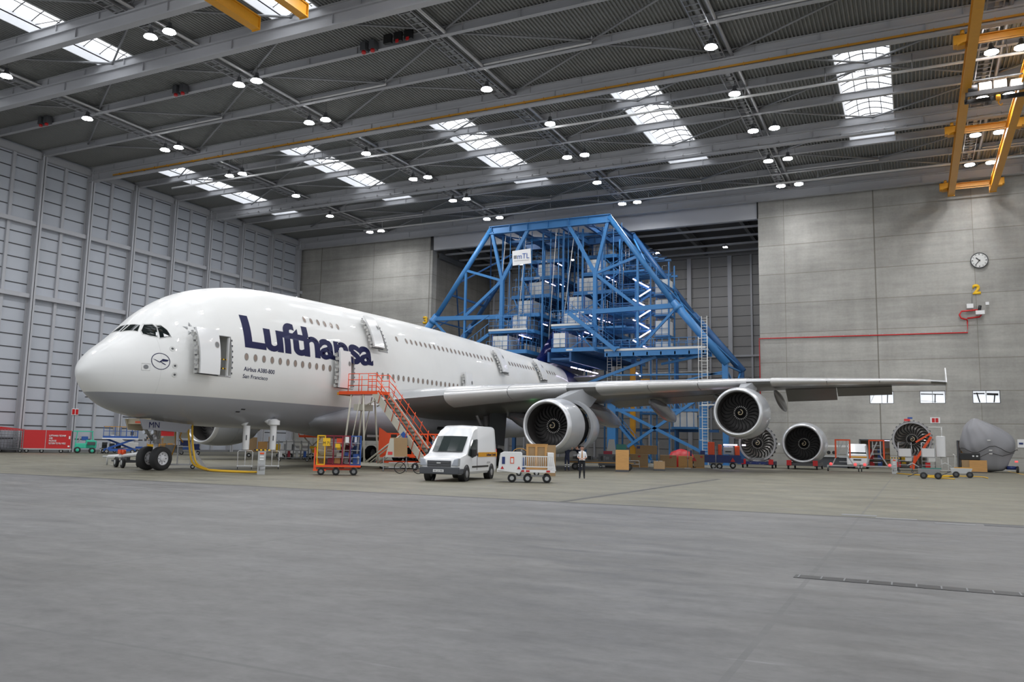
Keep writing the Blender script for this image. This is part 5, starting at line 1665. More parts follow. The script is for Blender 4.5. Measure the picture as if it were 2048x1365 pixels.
# ---- ventilation ducts
for i, (x, y, zt, lb) in enumerate(((-35.55, 37.7, 2.7, 'white fabric duct on a wheeled frame under the nose belly, the one nearer the nose'), (-34.85, 39.2, 2.75, 'white fabric duct with a flared collar under the belly, beside the cage cart'))):
    t = thing('air_duct', lb, 'duct', (x, y, 0), .75, 'ducts under the belly')
    b = mb('white', True).lathe([(1.15, .02), (1.15, .19), (1.9, .20), (zt - .15, .20), (zt - .1, .24 if i else .20)], n=20, ax='Z') if False else mb('white', True).lathe([(1.15, .02), (1.15, .19), (1.9, .20), (zt - .15, .20)], (0, 0, 0), 'Z', 20)
    b.obj('duct_hose', t, sharp=50)
    b = mb('white', True)
    if i: b.lathe([(zt - .15, .2), (zt - .1, .36), (zt + .15, .36), (zt + .25, .15)], (0, 0, 0), 'Z', 20)
    b.tube((0, 0, zt - .1), (-.75, .1, zt + .42), .19, 14); b.obj('duct_elbow', t, sharp=50)
    mb('dark_grey').bx(-.02, .04, -.22, -.2, 1.7, 2.0).obj('duct_label', t)
    b = mb('white')
    b.path([(-.40, 0, .12), (-.42, 0, 1.0), (-.36, 0, 1.08), (.36, 0, 1.08), (.42, 0, 1.0), (.40, 0, .12)], .025, 6)
    b.tube((0, 0, .2), (0, 0, 1.15), .025); b.bx(-.45, .45, -.04, .04, .17, .22); b.bx(-.42, -.36, -.3, .3, .15, .2); b.bx(.36, .42, -.3, .3, .15, .2)
    b.obj('trolley_frame', t)
    wheels(t, ((-.39, -.28, .08), (.39, -.28, .08), (-.39, .28, .08), (.39, .28, .08)), .08, .04, 'X')

# ---- media cabinet
def media_cabinet(loc, rz, label):
    t = thing('service_cabinet', label, 'cabinet', loc, rz)
    mb('light_grey').bx(-.19, .19, -.15, .15, 0, 1.18).obj('cabinet_body', t)
    b = MB()
    for k in range(8): b.use('yellow' if k % 2 else 'blackish').bx(-.4 + k * .1, -.3 + k * .1, -.17, .17, 1.2, 1.26)
    b.obj('striped_top', t)
    for z, m_ in ((1.02, 'orange'), (.86, 'white'), (.72, 'white')):
        mb(m_).bx(-.1, .1, -.17, -.15, z, z + .08).obj('notice', t)
    b = mb('steel').bx(-.13, .12, -.2, -.15, .42, .5); b.bx(-.05, .15, -.2, -.15, .25, .32); b.tube((-.1, -.18, .2), (-.1, -.18, .6), .02); b.obj('connector', t)
media_cabinet((-30.0, 33.0, 0), .74, 'slim pale service cabinet with striped top beside the cage cart')

# ---- cage cart
t = thing('cage_cart', 'orange four-wheel cart carrying coloured wire cage lockers marked M 71', 'cart', (-27.1, 35.5, 0), .66)
b = mb('orange').bx(-1.15, 1.15, -.55, .55, .42, .52); b.bx(-1.2, -1.1, -.5, .5, .30, .45); b.bar((-.9, 0, .3), (.9, 0, .3), .1); b.obj('cart_deck', t)
b = mb('orange'); b.bar((-1.2, -.45, .3), (-1.2, -.35, 1.4), .06); b.bar((-1.2, .45, .3), (-1.2, .35, 1.4), .06); b.bar((-1.2, -.35, 1.4), (-1.0, -.45, .6), .05); b.bx(-1.25, -.6, -.5, .5, .22, .3); b.obj('draw_bar', t)
wheels(t, ((-.85, -.45, .19), (-.1, -.45, .19), (-.1, .45, .19), (.8, -.45, .19), (.8, .45, .19)), .19, .12, 'Y', 'mid_grey')
def cage(x0, x1, y0, m, tall=1.5, shelves=4, gap=.06):
    b = mb(m)
    for x in (x0, x1):
        for y in (y0, .5): b.bar((x, y, .52), (x, y, .52 + tall), .05)
    for z in (.54, .52 + tall):
        b.bar((x0, y0, z), (x1, y0, z), .05); b.bar((x0, .5, z), (x1, .5, z), .05); b.bar((x0, y0, z), (x0, .5, z), .05); b.bar((x1, y0, z), (x1, .5, z), .05)
    n = int((x1 - x0) / gap)
    for k in range(1, n): b.tube((x0 + (x1 - x0) * k / n, .5, .52), (x0 + (x1 - x0) * k / n, .5, .52 + tall), .006, 3)
    for k in range(1, 20): b.tube((x0, y0, .52 + tall * k / 20), (x1, y0, .52 + tall * k / 20), .004, 3)
    for k in range(1, shelves): b.use('light_grey').bx(x0 + .02, x1 - .02, y0 + .05, .48, .52 + tall * k / shelves, .54 + tall * k / shelves); b.use(m)
    return b.obj('cage_locker', t, label=m.replace('_', ' ') + ' wire cage locker')
cage(-1.08, -.70, -.5, 'yellow'); cage(-.68, -.28, -.48, 'crimson'); cage(-.26, .18, -.48, 'crimson'); cage(.2, .58, -.48, 'crimson'); cage(.6, 1.12, -.48, 'blue')
for k, (x, z, w, h, m_) in enumerate(((-.55, .6, .25, .3, 'crimson'), (-.2, .6, .3, .3, 'wood'), (-.1, .95, .25, .2, 'cream'), (.3, .6, .2, .35, 'mid_grey'), (.75, .6, .28, .5, 'blue'), (.8, 1.7, .1, .3, 'white'), (-.1, 1.3, .2, .2, 'yellow'), (.3, 1.0, .2, .2, 'blue'), (-.6, 1.2, .25, .3, 'cardboard'), (.95, .6, .1, .4, 'white'), (-.12, 1.6, .28, .3, 'orange'))):
    tag(mb(m_).bx(x, x + w, -.25, .25, z, z + h).obj('stored_part', t))
pl = mb('yellow').bx(-.82, -.44, -.54, -.52, 1.5, 1.9).obj('number_plate', t)
text('number_lettering', 'M 71', .15, 'text_black', pl, P2(-.8, -.545, 1.57), width=.34, off=0, ext=.004)
mb('yellow').bx(-.18, .06, -.54, -.52, 1.42, 1.62).obj('notice', t); mb('white').bx(.32, .50, -.54, -.52, 1.68, 1.98).obj('notice', t)

# ---- boarding stairs
t = thing('boarding_stairs', 'wheeled boarding stairs with orange railings leading up to the second cabin door', 'stairs', (-31.2, 43.9, 0), R(2))
b = mb('orange').bx(-1.9, 1.0, -.75, .75, 4.72, 4.92); b.use('strip_yellow').bx(-2.0, -1.9, -.8, .8, 4.68, 4.86); b.obj('platform', t, label='orange platform')
b = mb('cream')
for y in (-.7, .7): b.bar((.75, y, 4.8), (4.75, y, .25), .08, .42, up=(0, 0, 1))
b.obj('stringer', t)
b = mb('dark_grey')
for k in range(18): b.bx(.75 + k * .215, 1.05 + k * .215, -.66, .66, 4.6 - k * .245, 4.63 - k * .245)
b.obj('tread', t)
for y in (-.75, .75):
    b = mb('orange')
    for h in (.35, .72, 1.1): b.path([(-1.2 if y < 0 else -.7, y, 4.92 + h), (.9, y, 4.92 + h), (1.35 + (1.1 - h) * .0, y, 4.55 + h * .9)], .026, 6)
    for x in (-1.2, -.4, .3, .9): b.tube((x, y, 4.9), (x, y, 6.02), .028, 6)
    b.obj('platform_railing', t, label='orange platform railing')
for y in (-.78, .78):
    b = mb('orange')
    for h in (.5, 1.0):
        b.path([(1.1, y, 4.45 + h), (1.4, y, 4.15 + h), (4.75, y, .35 + h)], .028, 6)
    for k in range(8): x = 1.25 + k * .5; z = 4.3 - k * .57; b.tube((x - .15, y, z - .15), (x + .15, y, z + 1.05), .022, 5)
    b.obj('stair_railing', t, label='orange stair railing')
b = mb('cream')
for y in (-.65, .65):
    b.tube((-1.0, y, 4.7), (-1.4, y * 1.2, .35), .06); b.tube((-.1, y, 4.7), (.25, y * 1.2, .35), .06); b.tube((-.3, y, 4.6), (-1.1, y, .4), .035)
    b.tube((2.9, y, 2.3), (.3, y * 1.15, .45), .06); b.tube((3.0, y, 2.2), (.5, y, .4), .04)
    b.tube((.1, y, 4.0), (1.1, y, 4.5), .04)
b.bx(-.9, -.1, -.5, .5, 3.7, 4.1)
b.bx(-1.6, 4.9, -.9, -.75, .25, .42); b.bx(-1.6, 4.9, .75, .9, .25, .42); b.bx(-1.6, -1.45, -.9, .9, .25, .4); b.bx(4.3, 4.5, -.9, .9, .2, .4)
b.obj('support_frame', t, label='cream support frame')
wheels(t, ((-1.3, -.95, .22), (-1.3, .95, .22), (4.0, -.95, .3), (4.0, .95, .3)), .22, .14, 'Y')
mb('blue').box((3.05, -.76, 2.15), (.45, .03, .28), M=Euler((0, R(48), 0)).to_matrix()).obj('maker_plate', t)

# ---- red scissor lift behind the stairs
t = thing('scissor_lift', 'orange-red work lift with guard walls behind the boarding stairs', 'lift', (-30.2, 47.3, 0), .57)
mb('red' if False else 'orange').bx(-2.0, 2.3, -.8, .8, .75, .95).obj('platform', t)
b = mb('orange')
for k in range(9):
    x = -1.9 + k * .5; b.bar((x, -.75, .95), (x, -.75, 2.3), .08); b.bar((x, .75, .95), (x, .75, 2.3), .08)
for z in (1.45, 2.3):
    b.bar((-1.9, -.75, z), (2.2, -.75, z), .08); b.bar((-1.9, .75, z), (2.2, .75, z), .08)
b.bx(-1.9, -1.4, -.8, -.76, .95, 2.3); b.prism([(-2.1, .95), (-1.5, .95), (-1.5, 2.3), (-2.1, 2.7)], -.85, -.8, 'XZ')
b.obj('guard_rail', t)
for x in (-.8, .4, 1.4): mb('light_grey').bx(x, x + .35, -.7, -.5, 1.6, 2.2).obj('control_box', t)
b = mb('orange').bx(-2.2, 2.5, -.95, .95, .32, .5); b.obj('chassis', t)
mb('white').bx(-1.4, 1.1, -.97, .9, .1, .45).obj('battery_box', t)
wheels(t, ((-1.8, -.9, .22), (1.8, -.9, .22), (-1.8, .9, .22), (1.8, .9, .22)), .22, .18, 'Y')

# ---- carton on a table trolley with a motor bicycle beside it
t = thing('work_table', 'thin steel wheeled table behind the cage cart', 'table', (-28.3, 42.6, 0), .59)
b = mb('steel').bx(-.7, .7, -.35, .35, .84, .87)
for x in (-.68, .68):
    for y in (-.33, .33): b.bar((x, y, .08), (x, y, .85), .035)
b.bx(-.7, .7, -.34, -.30, .2, .23); b.obj('table_frame', t)
wheels(t, ((-.68, -.33, .05), (.68, -.33, .05), (-.68, .33, .05), (.68, .33, .05)), .05, .03, 'Y')
t = thing('packing_box', 'big beige packing box with a red print on the steel table', 'box', (-28.35, 42.65, .87), .59)
mb('cardboard').prism([(-.55, 0), (.75, 0), (.70, 1.15), (-.30, 1.15)], -.3, .35, 'XZ').obj('carton', t, bev=.01)
mb('cream').prism([(-.57, 0), (-.05, 0), (-.1, 1.1), (-.32, 1.1)], -.32, -.31, 'XZ').obj('label_panel', t)
mb('text_red').bx(-.42, -.15, -.34, -.33, .12, .3).obj('print', t)
def bike(loc, rz, label):
    t = thing('bicycle', label, 'bicycle', loc, rz)
    for x in (-.52, .52):
        b = mb('rubber').path([(x + .31 * math.cos(a * PI / 12), 0, .33 + .31 * math.sin(a * PI / 12)) for a in range(24)], .025, 6, closed=True)
        b.use('steel')
        for a in range(8): b.tube((x, 0, .33), (x + .3 * math.cos(a * PI / 4 + .2), 0, .33 + .3 * math.sin(a * PI / 4 + .2)), .004, 3)
        b.obj('wheel', t)
    b = mb('blackish').path([(-.52, 0, .33), (-.15, 0, .75), (.38, 0, .72), (-.02, 0, .30), (-.15, 0, .8), (-.15, 0, .9)], .02, 6); b.path([(-.52, 0, .33), (-.02, 0, .3)], .02, 5); b.path([(.36, 0, .66), (.52, 0, .33)], .02, 5); b.path([(.38, 0, .7), (.36, 0, .95), (.3, .22, 1.0)], .018, 5); b.path([(.36, 0, .95), (.3, -.22, 1.0)], .018, 5)
    b.obj('bicycle_frame', t); mb('blackish').bx(-.28, -.02, -.06, .06, .9, .95).obj('saddle', t)
    return t
bike((-25.6, 40.0, 0), .50, 'dark bicycle standing between the packing box and the white van')

# ---- van
t = thing('delivery_van', 'white high-roof delivery van with a yellow side stripe', 'van', (-20.15, 36.2, 0), R(9))
def vring(y, hw, zb, prof):
    return None
def van():
    L = 5.6; f0 = -2.9
    # cross sections along y (front at -): (y, half width, z list: bottom, belt, shoulder, top, top half width)
    S = [(-2.95, .70, .42, .80, .92, .98, .60), (-2.90, .86, .34, .85, .98, 1.03, .74), (-2.6, .95, .32, .95, 1.10, 1.14, .80), (-2.0, .985, .32, 1.02, 1.24, 1.30, .82), (-1.92, .985, .32, 1.05, 1.27, 1.33, .80),
         (-1.25, .985, .32, 1.10, 1.95, 2.02, .70), (-1.15, .985, .32, 1.10, 2.0, 2.10, .70), (-.75, .985, .32, 1.15, 2.35, 2.50, .66), (-.45, .985, .32, 1.15, 2.45, 2.58, .72), (0, .985, .32, 1.15, 2.5, 2.62, .78),
         (2.2, .985, .32, 1.15, 2.5, 2.62, .78), (2.62, .97, .36, 1.15, 2.48, 2.58, .76), (2.66, .95, .40, 1.15, 2.45, 2.55, .74)]
    rg = []
    for y, w, zb, zs, zh, zt, tw in S:
        side_top = w - (zh - 1.1) * .10 if zh > 1.1 else w * .97
        r_ = [(w * .93, y, zb), (w, y, zb + .12), (w, y, zs), (max(tw + .04, side_top), y, zh), (tw, y, zt), (0, y, zt + .03)]
        rg.append(r_ + [(-x, y, z) for x, y, z in r_[::-1][1:]])
    b = mb('van_white', True).loft(rg, caps=True)
    return b.obj('van_body', t, sharp=28)
vb = van()
# windscreen and side windows as slightly proud panes
b = mb('van_glass')
b.loft([[(.76 * u, y_ - .07 + .05 * abs(u) ** 2, z_ + .08 - .02 * u * u) for u in (-1, -.6, 0, .6, 1)] for y_, z_ in ((-1.95, 1.31), (-1.6, 1.67), (-1.25, 2.03))], closed_ring=False); b.obj('windscreen', t, fix=False)
mb('offwhite').box((-.25, -1.70, 1.58), (.30, .03, .04), M=Euler((R(44), 0, R(20))).to_matrix()).obj('wiper', t)
for sg in (1, -1):
    b = mb('van_glass').prism([(-1.80, 1.22), (-1.18, 1.92), (-.55, 1.98), (-.52, 1.20), (-1.2, 1.08)], sg * .945, sg * .992, 'YZ'); b.obj('side_window', t)
    b = mb('blackish').bx(sg * .99, sg * 1.22, -1.45, -1.3, 1.15, 1.5); b.obj('wing_mirror', t, bev=.03)
    b = mb('headlight').prism([(.60, .72), (.93, .72), (.95, 1.08), (.72, 1.02)], -2.99, -2.70, 'XZ') if sg > 0 else mb('headlight').prism([(-.60, .72), (-.93, .72), (-.95, 1.08), (-.72, 1.02)], -2.99, -2.70, 'XZ'); b.obj('headlight', t, bev=.03)
    mb('blackish').bx(sg * .98, sg * 1.0, -1.2, 1.25, .62, .70).obj('rubbing_strip', t)
    mb('dark_grey').bx(sg * .985, sg * .998, -.50, -.47, .5, 1.95).obj('door_gap', t)
    if sg > 0:
        s_ = mb('crane_yellow').bx(.985, 1.0, -.35, 2.6, 1.12, 1.34).obj('side_stripe', t)
        tx = text('side_lettering', 'Lufthansa Technik', .13, 'text_navy', s_, width=1.5, off=.01, ext=.004)
        tx.matrix_local = Matrix.Translation((1.004, .9, 1.16)) @ Matrix.Rotation(R(90), 4, 'Z')
        tx = text('side_lettering', 'LH 374', .10, 'mid_grey', vb, width=.5, off=.0, ext=.003)
        tx.matrix_local = Matrix.Translation((1.0, 1.0, .78)) @ Matrix.Rotation(R(90), 4, 'Z')
        mb('dark_grey').bx(.985, 1.005, -.42, -.36, 1.15, 1.28).obj('door_handle', t)
b = mb('bumper').bx(-.95, .95, -3.02, -2.75, .34, .66); b.bx(-.98, -.9, -2.95, -2.3, .34, .6); b.bx(.9, .98, -2.95, -2.3, .34, .6); b.obj('bumper', t, bev=.05)
b = mb('bumper').bx(-.58, .58, -3.0, -2.8, .68, .96); b.use('dark_grey').bx(-.52, .52, -3.02, -3.0, .72, .78); b.bx(-.52, .52, -3.02, -3.0, .84, .90); b.obj('grille', t, bev=.02)
mb('steel', True).lathe([(0, .01), (0, .09), (.02, .1)], (0, -3.03, .86), 'Y', 16).obj('badge', t) if False else mb('light_grey').bx(-.1, .1, -3.04, -3.0, .82, .88).obj('badge', t, bev=.01)
pl = mb('white').bx(-.26, .26, -3.05, -3.03, .44, .56).obj('number_plate', t)
text('plate_lettering', 'HH LH 995', .07, 'text_black', pl, P2(-.22, -3.055, .465), width=.44, ext=.003)
b = mb('blackish').bx(-.45, .45, -2.2, -2.15, 1.235, 1.25); b.obj('bonnet_vent', t)
for sg in (1, -1):
    for y in (-1.95, 1.75):
        b = mb('blackish', True).lathe([(sg * .70, .42), (sg * .99, .42)], (0, y, .36), 'X', 24); b.use('blackish').prism([(y + .42 * math.cos(a * PI / 12), max(.30, .36 + .42 * math.sin(a * PI / 12))) for a in range(24)], sg * .80, sg * .992, 'YZ'); b.obj('wheel_arch', t)
wheels(t, ((.90, -1.95, .34), (-.90, -1.95, .34), (.90, 1.75, .34), (-.90, 1.75, .34)), .34, .22, 'X', 'steel')
for sg in (1, -1): mb('red').bx(sg * .8, sg * .96, 2.64, 2.69, 1.0, 1.5).obj('tail_light', t)

# ---- white baggage cart
t = thing('baggage_cart', 'white four-wheel cart with slatted sides beside the van', 'cart', (-16.6, 36.1, 0), .44)
b = mb('white').bx(-1.35, 1.35, -.7, .7, .48, .60); b.obj('cart_deck', t)
for k in (-.2, .05, 1.0): mb('red').bx(k - .05, k + .12, -.72, -.70, .50, .58).obj('reflector', t)
b = mb('white').prism([(-1.30, .55), (-.30, .42), (-.18, .6), (-.18, 1.36), (-.24, 1.42), (-1.05, 1.42), (-1.2, 1.34), (-1.27, .9)], -.78, -.70, 'XZ'); b.obj('front_panel', t, bev=.02)
mb('deep_blue').bx(-1.12, -.98, -.8, -.78, .85, 1.18).obj('notice', t); b = mb('orange').bx(-.74, -.56, -.8, -.78, .88, 1.18); b.use('white').bx(-.71, -.59, -.81, -.8, .91, 1.12); b.obj('notice', t)
for x in (-1.1, -.33): mb('red').prism([(x - .08, .62), (x + .08, .62), (x, .76)], -.8, -.78, 'XZ').obj('warning_triangle', t)
b = mb('white').bx(1.0, 1.3, -.55, .7, .6, 1.4); b.prism([(1.2, .55), (1.4, .55), (1.25, 1.3)], -.7, -.66, 'XZ'); b.obj('end_panel', t, bev=.02)
b = mb('white')
for y in (-.7, .7):
    for z in (.74, 1.22): b.bar((-.18, y, z), (1.28, y, z), .03, .05)
    for k in range(17): b.tube((-.15 + k * .088, y, .74), (-.15 + k * .088, y, 1.22), .012, 5)
b.obj('side_grille', t)
b = mb('steel').bar((-.75, -.55, .25), (.05, -.55, .3), .05); b.bar((-.75, -.5, .14), (-.05, -.5, .12), .05, .08); b.bar((0, 0, .3), (1.0, 0, .3), .08); b.bar((-.2, -.5, .46), (-.1, -.5, .2), .05); b.obj('undercarriage', t)
wheels(t, ((-.65, -.55, .2), (.08, -.55, .2), (.12, .55, .2), (.98, -.55, .2), (1.0, .55, .2)), .2, .12, 'Y')
t = thing('wooden_crate', 'varnished wooden crate standing in the white slatted cart', 'crate', (-16.25, 36.35, .60), .44)
b = mb('cardboard').bx(-.35, .55, -.4, .4, .05, 1.15); b.obj('crate_body', t)
b = mb('wood')
for x in (-.37, .05, .5): b.bx(x - .05, x + .05, -.44, -.40, 0, 1.18)
for z in (.08, 1.12): b.bx(-.4, .58, -.43, -.40, z - .06, z + .06)
b.bx(-.4, .6, -.45, .45, 1.16, 1.2); b.bx(-.4, .6, -.4, .4, -.0, .05); b.obj('batten', t)
t = thing('grey_crate', 'dark blue-grey box standing beside the crate in the white slatted cart', 'box', (-16.75, 36.1, .60), .44)
mb('cabinet_blue').bx(-.38, .05, -.5, .3, 0, .55).obj('box_body', t); mb('light_grey').bx(-.38, .05, -.5, .3, .55, .6).obj('lid', t)

# ---- small things between van and engine
t = thing('test_rig', 'black instrument trolley with coiled hoses behind the white cart', 'trolley', (-19.8, 43.3, 0), .45)
b = mb('dark_grey').bx(-.7, .6, -.4, .4, .3, 1.0); b.obj('rig_body', t)
b = mb('strip_yellow').path([(-.45 + .42 * math.cos(a * .4), -.2, 1.25 + .28 * math.sin(a * .4)) for a in range(13)], .02, 5); b.use('crimson').path([(.2 + .2 * math.cos(a * .5), -.3, 1.15 + .15 * math.sin(a * .5)) for a in range(13)], .03, 5); b.obj('coiled_hose', t)
mb('dark_grey').tube((-.3, 0, 1.0), (-.2, 0, 1.45), .2, 10).obj('drum', t)
wheels(t, ((-.5, -.4, .15), (.5, -.4, .15), (-.5, .4, .15), (.5, .4, .15)), .15, .08, 'Y')
t = thing('tapered_box', 'tall beige tapered box beside the intake behind the white cart', 'box', (-19.05, 44.3, 0), .42)
mb('cardboard').bx(-.1, .5, -.2, .3, 0, 1.75).obj('carton', t); mb('cream').prism([(-.45, .9), (0, .9), (-.05, 1.75), (-.25, 1.75)], -.24, -.2, 'XZ').obj('label_panel', t); mb('orange').bx(-.1, .12, -.26, -.2, .9, 1.15).obj('print', t)
t = thing('exit_light', 'tiny green lit sign behind the engine intake', 'sign', (-26.6, 60.0, 2.6))
mb('green_glow').bx(-.25, .25, 0, .1, -.12, .12).obj('sign_face', t); mb('mid_grey').bx(-.9, .9, .1, 1.2, -2.6, .3).obj('cabinet', t)
t = thing('low_trailer', 'long low dark trailer on rubber wheels under the inboard engine', 'trailer', (-20.6, 57.5, 0), .25)
b = mb('dark_grey').bx(-2.2, 2.6, -.4, .4, .5, .64); b.use('strip_yellow').bx(-2.1, 2.5, -.42, -.4, .54, .58); b.obj('trailer_deck', t)
wheels(t, ((-1.7, -.4, .25), (2.1, -.4, .25), (-1.7, .4, .25), (2.1, .4, .25)), .25, .15, 'Y', 'dark_grey')
b = mb('dark_grey'); rr_ = random.Random(3)
for k in range(14): b.box((-1.8 + k * .3, -.1, .72 + .15), (.2, .3, .12 + .25 * rr_.random()), rz=k)
b.obj('engine_part', t)
for i, (x, y, rz_, m_, nm, lb, w, h) in enumerate(((-18.2, 55.5, .3, 'wood', 'wooden_box', 'pale wooden crate standing behind the man in the white shirt', .9, 1.5), (-17.0, 60.5, .3, 'cardboard', 'wooden_box', 'brown wooden box near the blue dock column foot', .8, .7))):
    t = thing(nm, lb, 'crate', (x, y, 0), rz_)
    mb(m_).bx(-w / 2, w / 2, -.4, .4, .15, h).obj('crate_body', t); mb('dark_grey').bx(-w / 2, w / 2, -.4, .4, 0, .15).obj('pallet', t)

# ================================================================ LEFT BACKGROUND, along the side wall
az = .95
t = thing('red_container', 'long red tarpaulin container trailer with white lettering by the left wall', 'container', (-78.5, 55.6, 0), .95)
b = mb('red').bx(-2.3, 2.0, -1, 1, .42, 2.25); b.use('light_grey').bx(-2.4, 2.1, -1.02, 1.02, .32, .44); b.bx(-.25, -.21, -1.03, -1.0, .42, 2.25); b.obj('container_body', t)
tx = text('container_lettering', 'LUFTHANSA TECHNIK\nA380\nPACKAGE\nRETURN TO FRA WE/E', .95, 'white', t, P2(.05, -1.03, .85), width=1.5, off=.02, ext=.01)
b = mb('white').bx(1.8, 1.93, -1.03, -1.0, 1.4, 1.7); b.bx(1.75, 1.92, -1.03, -1.0, .6, .75); b.obj('sticker', t)
wheels(t, ((-1.8, -.8, .2), (-.5, -.8, .2), (1.2, -.8, .2)), .2, .15, 'Y')
t = thing('wire_cage', 'grey wire mesh cage trailer beside the red container', 'cage', (-80.3, 53.0, 0), .95)
b = mb('mid_grey')
for x in (-1.1, 1.0):
    for y in (-1, 1): b.bar((x, y, .35), (x, y, 2.25), .06)
for k in range(9): b.tube((-1.1 + k * .26, -1, .35), (-1.1 + k * .26, -1, 2.25), .018, 4)
for k in range(8): b.tube((-1.1, -1, .5 + k * .25), (1.0, -1, .5 + k * .25), .018, 4)
b.obj('mesh_side', t); mb('red').prism([(-1.3, 2.15), (1.05, 2.15), (1.05, 2.3), (-1.0, 2.5)], -1, 1, 'XZ').obj('tarpaulin', t)
mb('dark_grey').bx(-1.3, 1.1, -1, 1, .25, .38).obj('trailer_deck', t); wheels(t, ((-.9, -.8, .2), (.8, -.8, .2)), .2, .15, 'Y')
t = thing('tow_tractor', 'dark blue tow tractor with a red cover at the left edge', 'tractor', (-79.4, 49.4, 0), .98)
mb('deep_blue').bx(-1.6, 1.5, -.9, .9, .35, 1.5).obj('tractor_body', t, bev=.08); mb('red').bx(-1.6, .9, -.8, .8, 1.75, 2.5).obj('cover', t, bev=.2); mb('deep_blue').bx(.4, 1.3, -.8, .8, 1.5, 2.4).obj('cab', t, bev=.1); mb('light_grey').sphere((1.0, -.5, 2.45), .3).obj('lamp', t)
mb('white').bx(-.5, 1.2, -.93, -.9, .55, .75).obj('stripe', t); wheels(t, ((-.9, -.8, .3), (1.0, -.8, .3)), .3, .2, 'Y')
t = thing('forklift', 'mint green forklift truck parked at the end of the red container', 'forklift', (-76.6, 58.0, 0), .935)
b = mb('mint').bx(-.6, 1.25, -.6, .6, .5, 1.0); b.prism([(.3, .5), (1.3, .5), (1.32, 1.25), (1.0, 1.35), (.3, 1.35)], -.6, .6, 'XZ'); b.obj('truck_body', t, bev=.06)
mb('dark_grey').bx(.45, 1.2, -.63, -.6, .85, 1.15).obj('vent', t)
b = mb('mint')
for y in (-.55, .55):
    b.bar((-.65, y, .5), (-.5, y, 2.2), .08); b.bar((.95, y, 1.3), (.85, y, 2.2), .08)
b.bx(-.9, .95, -.62, .62, 2.16, 2.26); b.obj('overhead_guard', t)
b = mb('dark_grey').bar((-.95, -.4, .1), (-.95, -.4, 2.2), .12); b.bar((-.95, .4, .1), (-.95, .4, 2.2), .12); b.bx(-2.0, -1.0, -.4, -.3, .05, .12); b.obj('mast', t)
mb('blue').bx(-.1, .5, -.3, .3, 1.3, 1.7).obj('seat', t, bev=.05); mb('white').tube((-.35, 0, 1.1), (-.2, 0, 1.7), .05).obj('steering_column', t)
wheels(t, ((-.4, -.55, .32), (.95, -.55, .25), (-.4, .55, .32), (.95, .55, .25)), .32, .2, 'Y', 'mint')
t = thing('blue_work_lift', 'blue railed work platform on a scissor base by the left wall', 'lift', (-74.0, 60.4, 0), .90)
b = mb('blue').bx(-1.65, 1.65, -.8, .8, 1.6, 1.8); b.use('white').bx(-1.7, 1.7, -.82, .82, 1.48, 1.6); b.obj('platform', t)
b = mb('cabinet_blue')
for k in range(7):
    for y in (-.8, .8): b.bar((-1.6 + k * .533, y, 1.8), (-1.6 + k * .533, y, 2.75), .06)
for y in (-.8, .8): b.bar((-1.6, y, 2.3), (1.6, y, 2.3), .05)
b.use('strip_yellow')
for y in (-.8, .8): b.bar((-1.6, y, 2.75), (1.6, y, 2.75), .06)
b.obj('guard_rail', t)
b = mb('blue'); b.bar((-1.3, -.5, .45), (1.3, -.5, 1.5), .12, .2); b.bar((1.3, .4, .45), (-1.3, .4, 1.5), .12, .2); b.bx(-1.5, 1.5, -.7, .7, .25, .5); b.obj('scissor_arm', t)
mb('dark_grey').bx(.9, 1.2, -.7, -.5, 1.9, 2.3).obj('control_box', t)
wheels(t, ((-1.2, -.7, .22), (1.2, -.7, .22)), .22, .15, 'Y')
t = thing('steel_frame', 'small plain steel frame standing before the blue work platform', 'frame', (-73.0, 57.6, 0), .9)
b = mb('steel').path([(-.4, 0, 0), (-.4, 0, 1.0), (.4, 0, 1.0), (.4, 0, 0)], .03, 5); b.path([(-.15, -.3, 0), (-.2, -.3, .45)], .03, 5); b.obj('frame_tube', t)
def flat_cart(loc, rz, label, w, items, cat='cart', name='flat_cart', m='dark_grey'):
    t = thing(name, label, cat, loc, rz)
    b = mb(m).bx(-w / 2, w / 2, -.6, .6, .42, .52); b.use('cream').bx(-w / 2, w / 2, -.62, -.6, .44, .5); b.obj('cart_deck', t)
    wheels(t, ((-w / 2 + .3, -.5, .2), (w / 2 - .3, -.5, .2), (-w / 2 + .3, .5, .2), (w / 2 - .3, .5, .2)), .2, .12, 'Y')
    for (x, z, a, h, m_) in items: mb(m_).bx(x, x + a, -.4, .4, .52 + z, .52 + z + h).obj('load', t, bev=.02)
    return t
flat_cart((-76.0, 61.0, 0), .92, 'low flat cart loaded with dark motors beside the forklift', 2.2, ((-.9, 0, .5, .6, 'blackish'), (-.2, 0, .5, .5, 'dark_grey'), (.4, 0, .5, .55, 'blackish')))
flat_cart((-74.5, 63.8, 0), .90, 'low blue flat cart under the pale cover by the left wall', 1.8, ((-.8, 0, .7, .2, 'blue'), (0, 0, .7, .25, 'light_grey')), m='blue')
t = thing('tank_trailer', 'pale covered trailer standing by the left wall behind the blue platform', 'trailer', (-77.8, 63.9, 0), .92)
mb('offwhite').prism([(-1.3, .5), (1.5, .5), (1.5, 1.1), (.2, 1.2), (-.9, 1.9), (-1.3, 1.9)], -.7, .7, 'XZ').obj('cover', t, bev=.05); wheels(t, ((-.8, -.6, .22), (1, -.6, .22)), .22, .15, 'Y')
t = flat_cart((-70.6, 62.5, 0), .87, 'yellow-railed shelf cart stacked with wooden parts behind the nose wheels', 2.6, ((-1.2, 0, .6, .5, 'yellow'), (-.5, .1, .5, 1.0, 'wood'), (.1, .1, .5, 1.1, 'cardboard'), (.7, 0, .5, 1.2, 'wood')), name='shelf_cart')
b = mb('strip_yellow')
for x in (-1.25, -.4, .45, 1.25): b.bar((x, -.55, .5), (x, -.55, 2.2), .05)
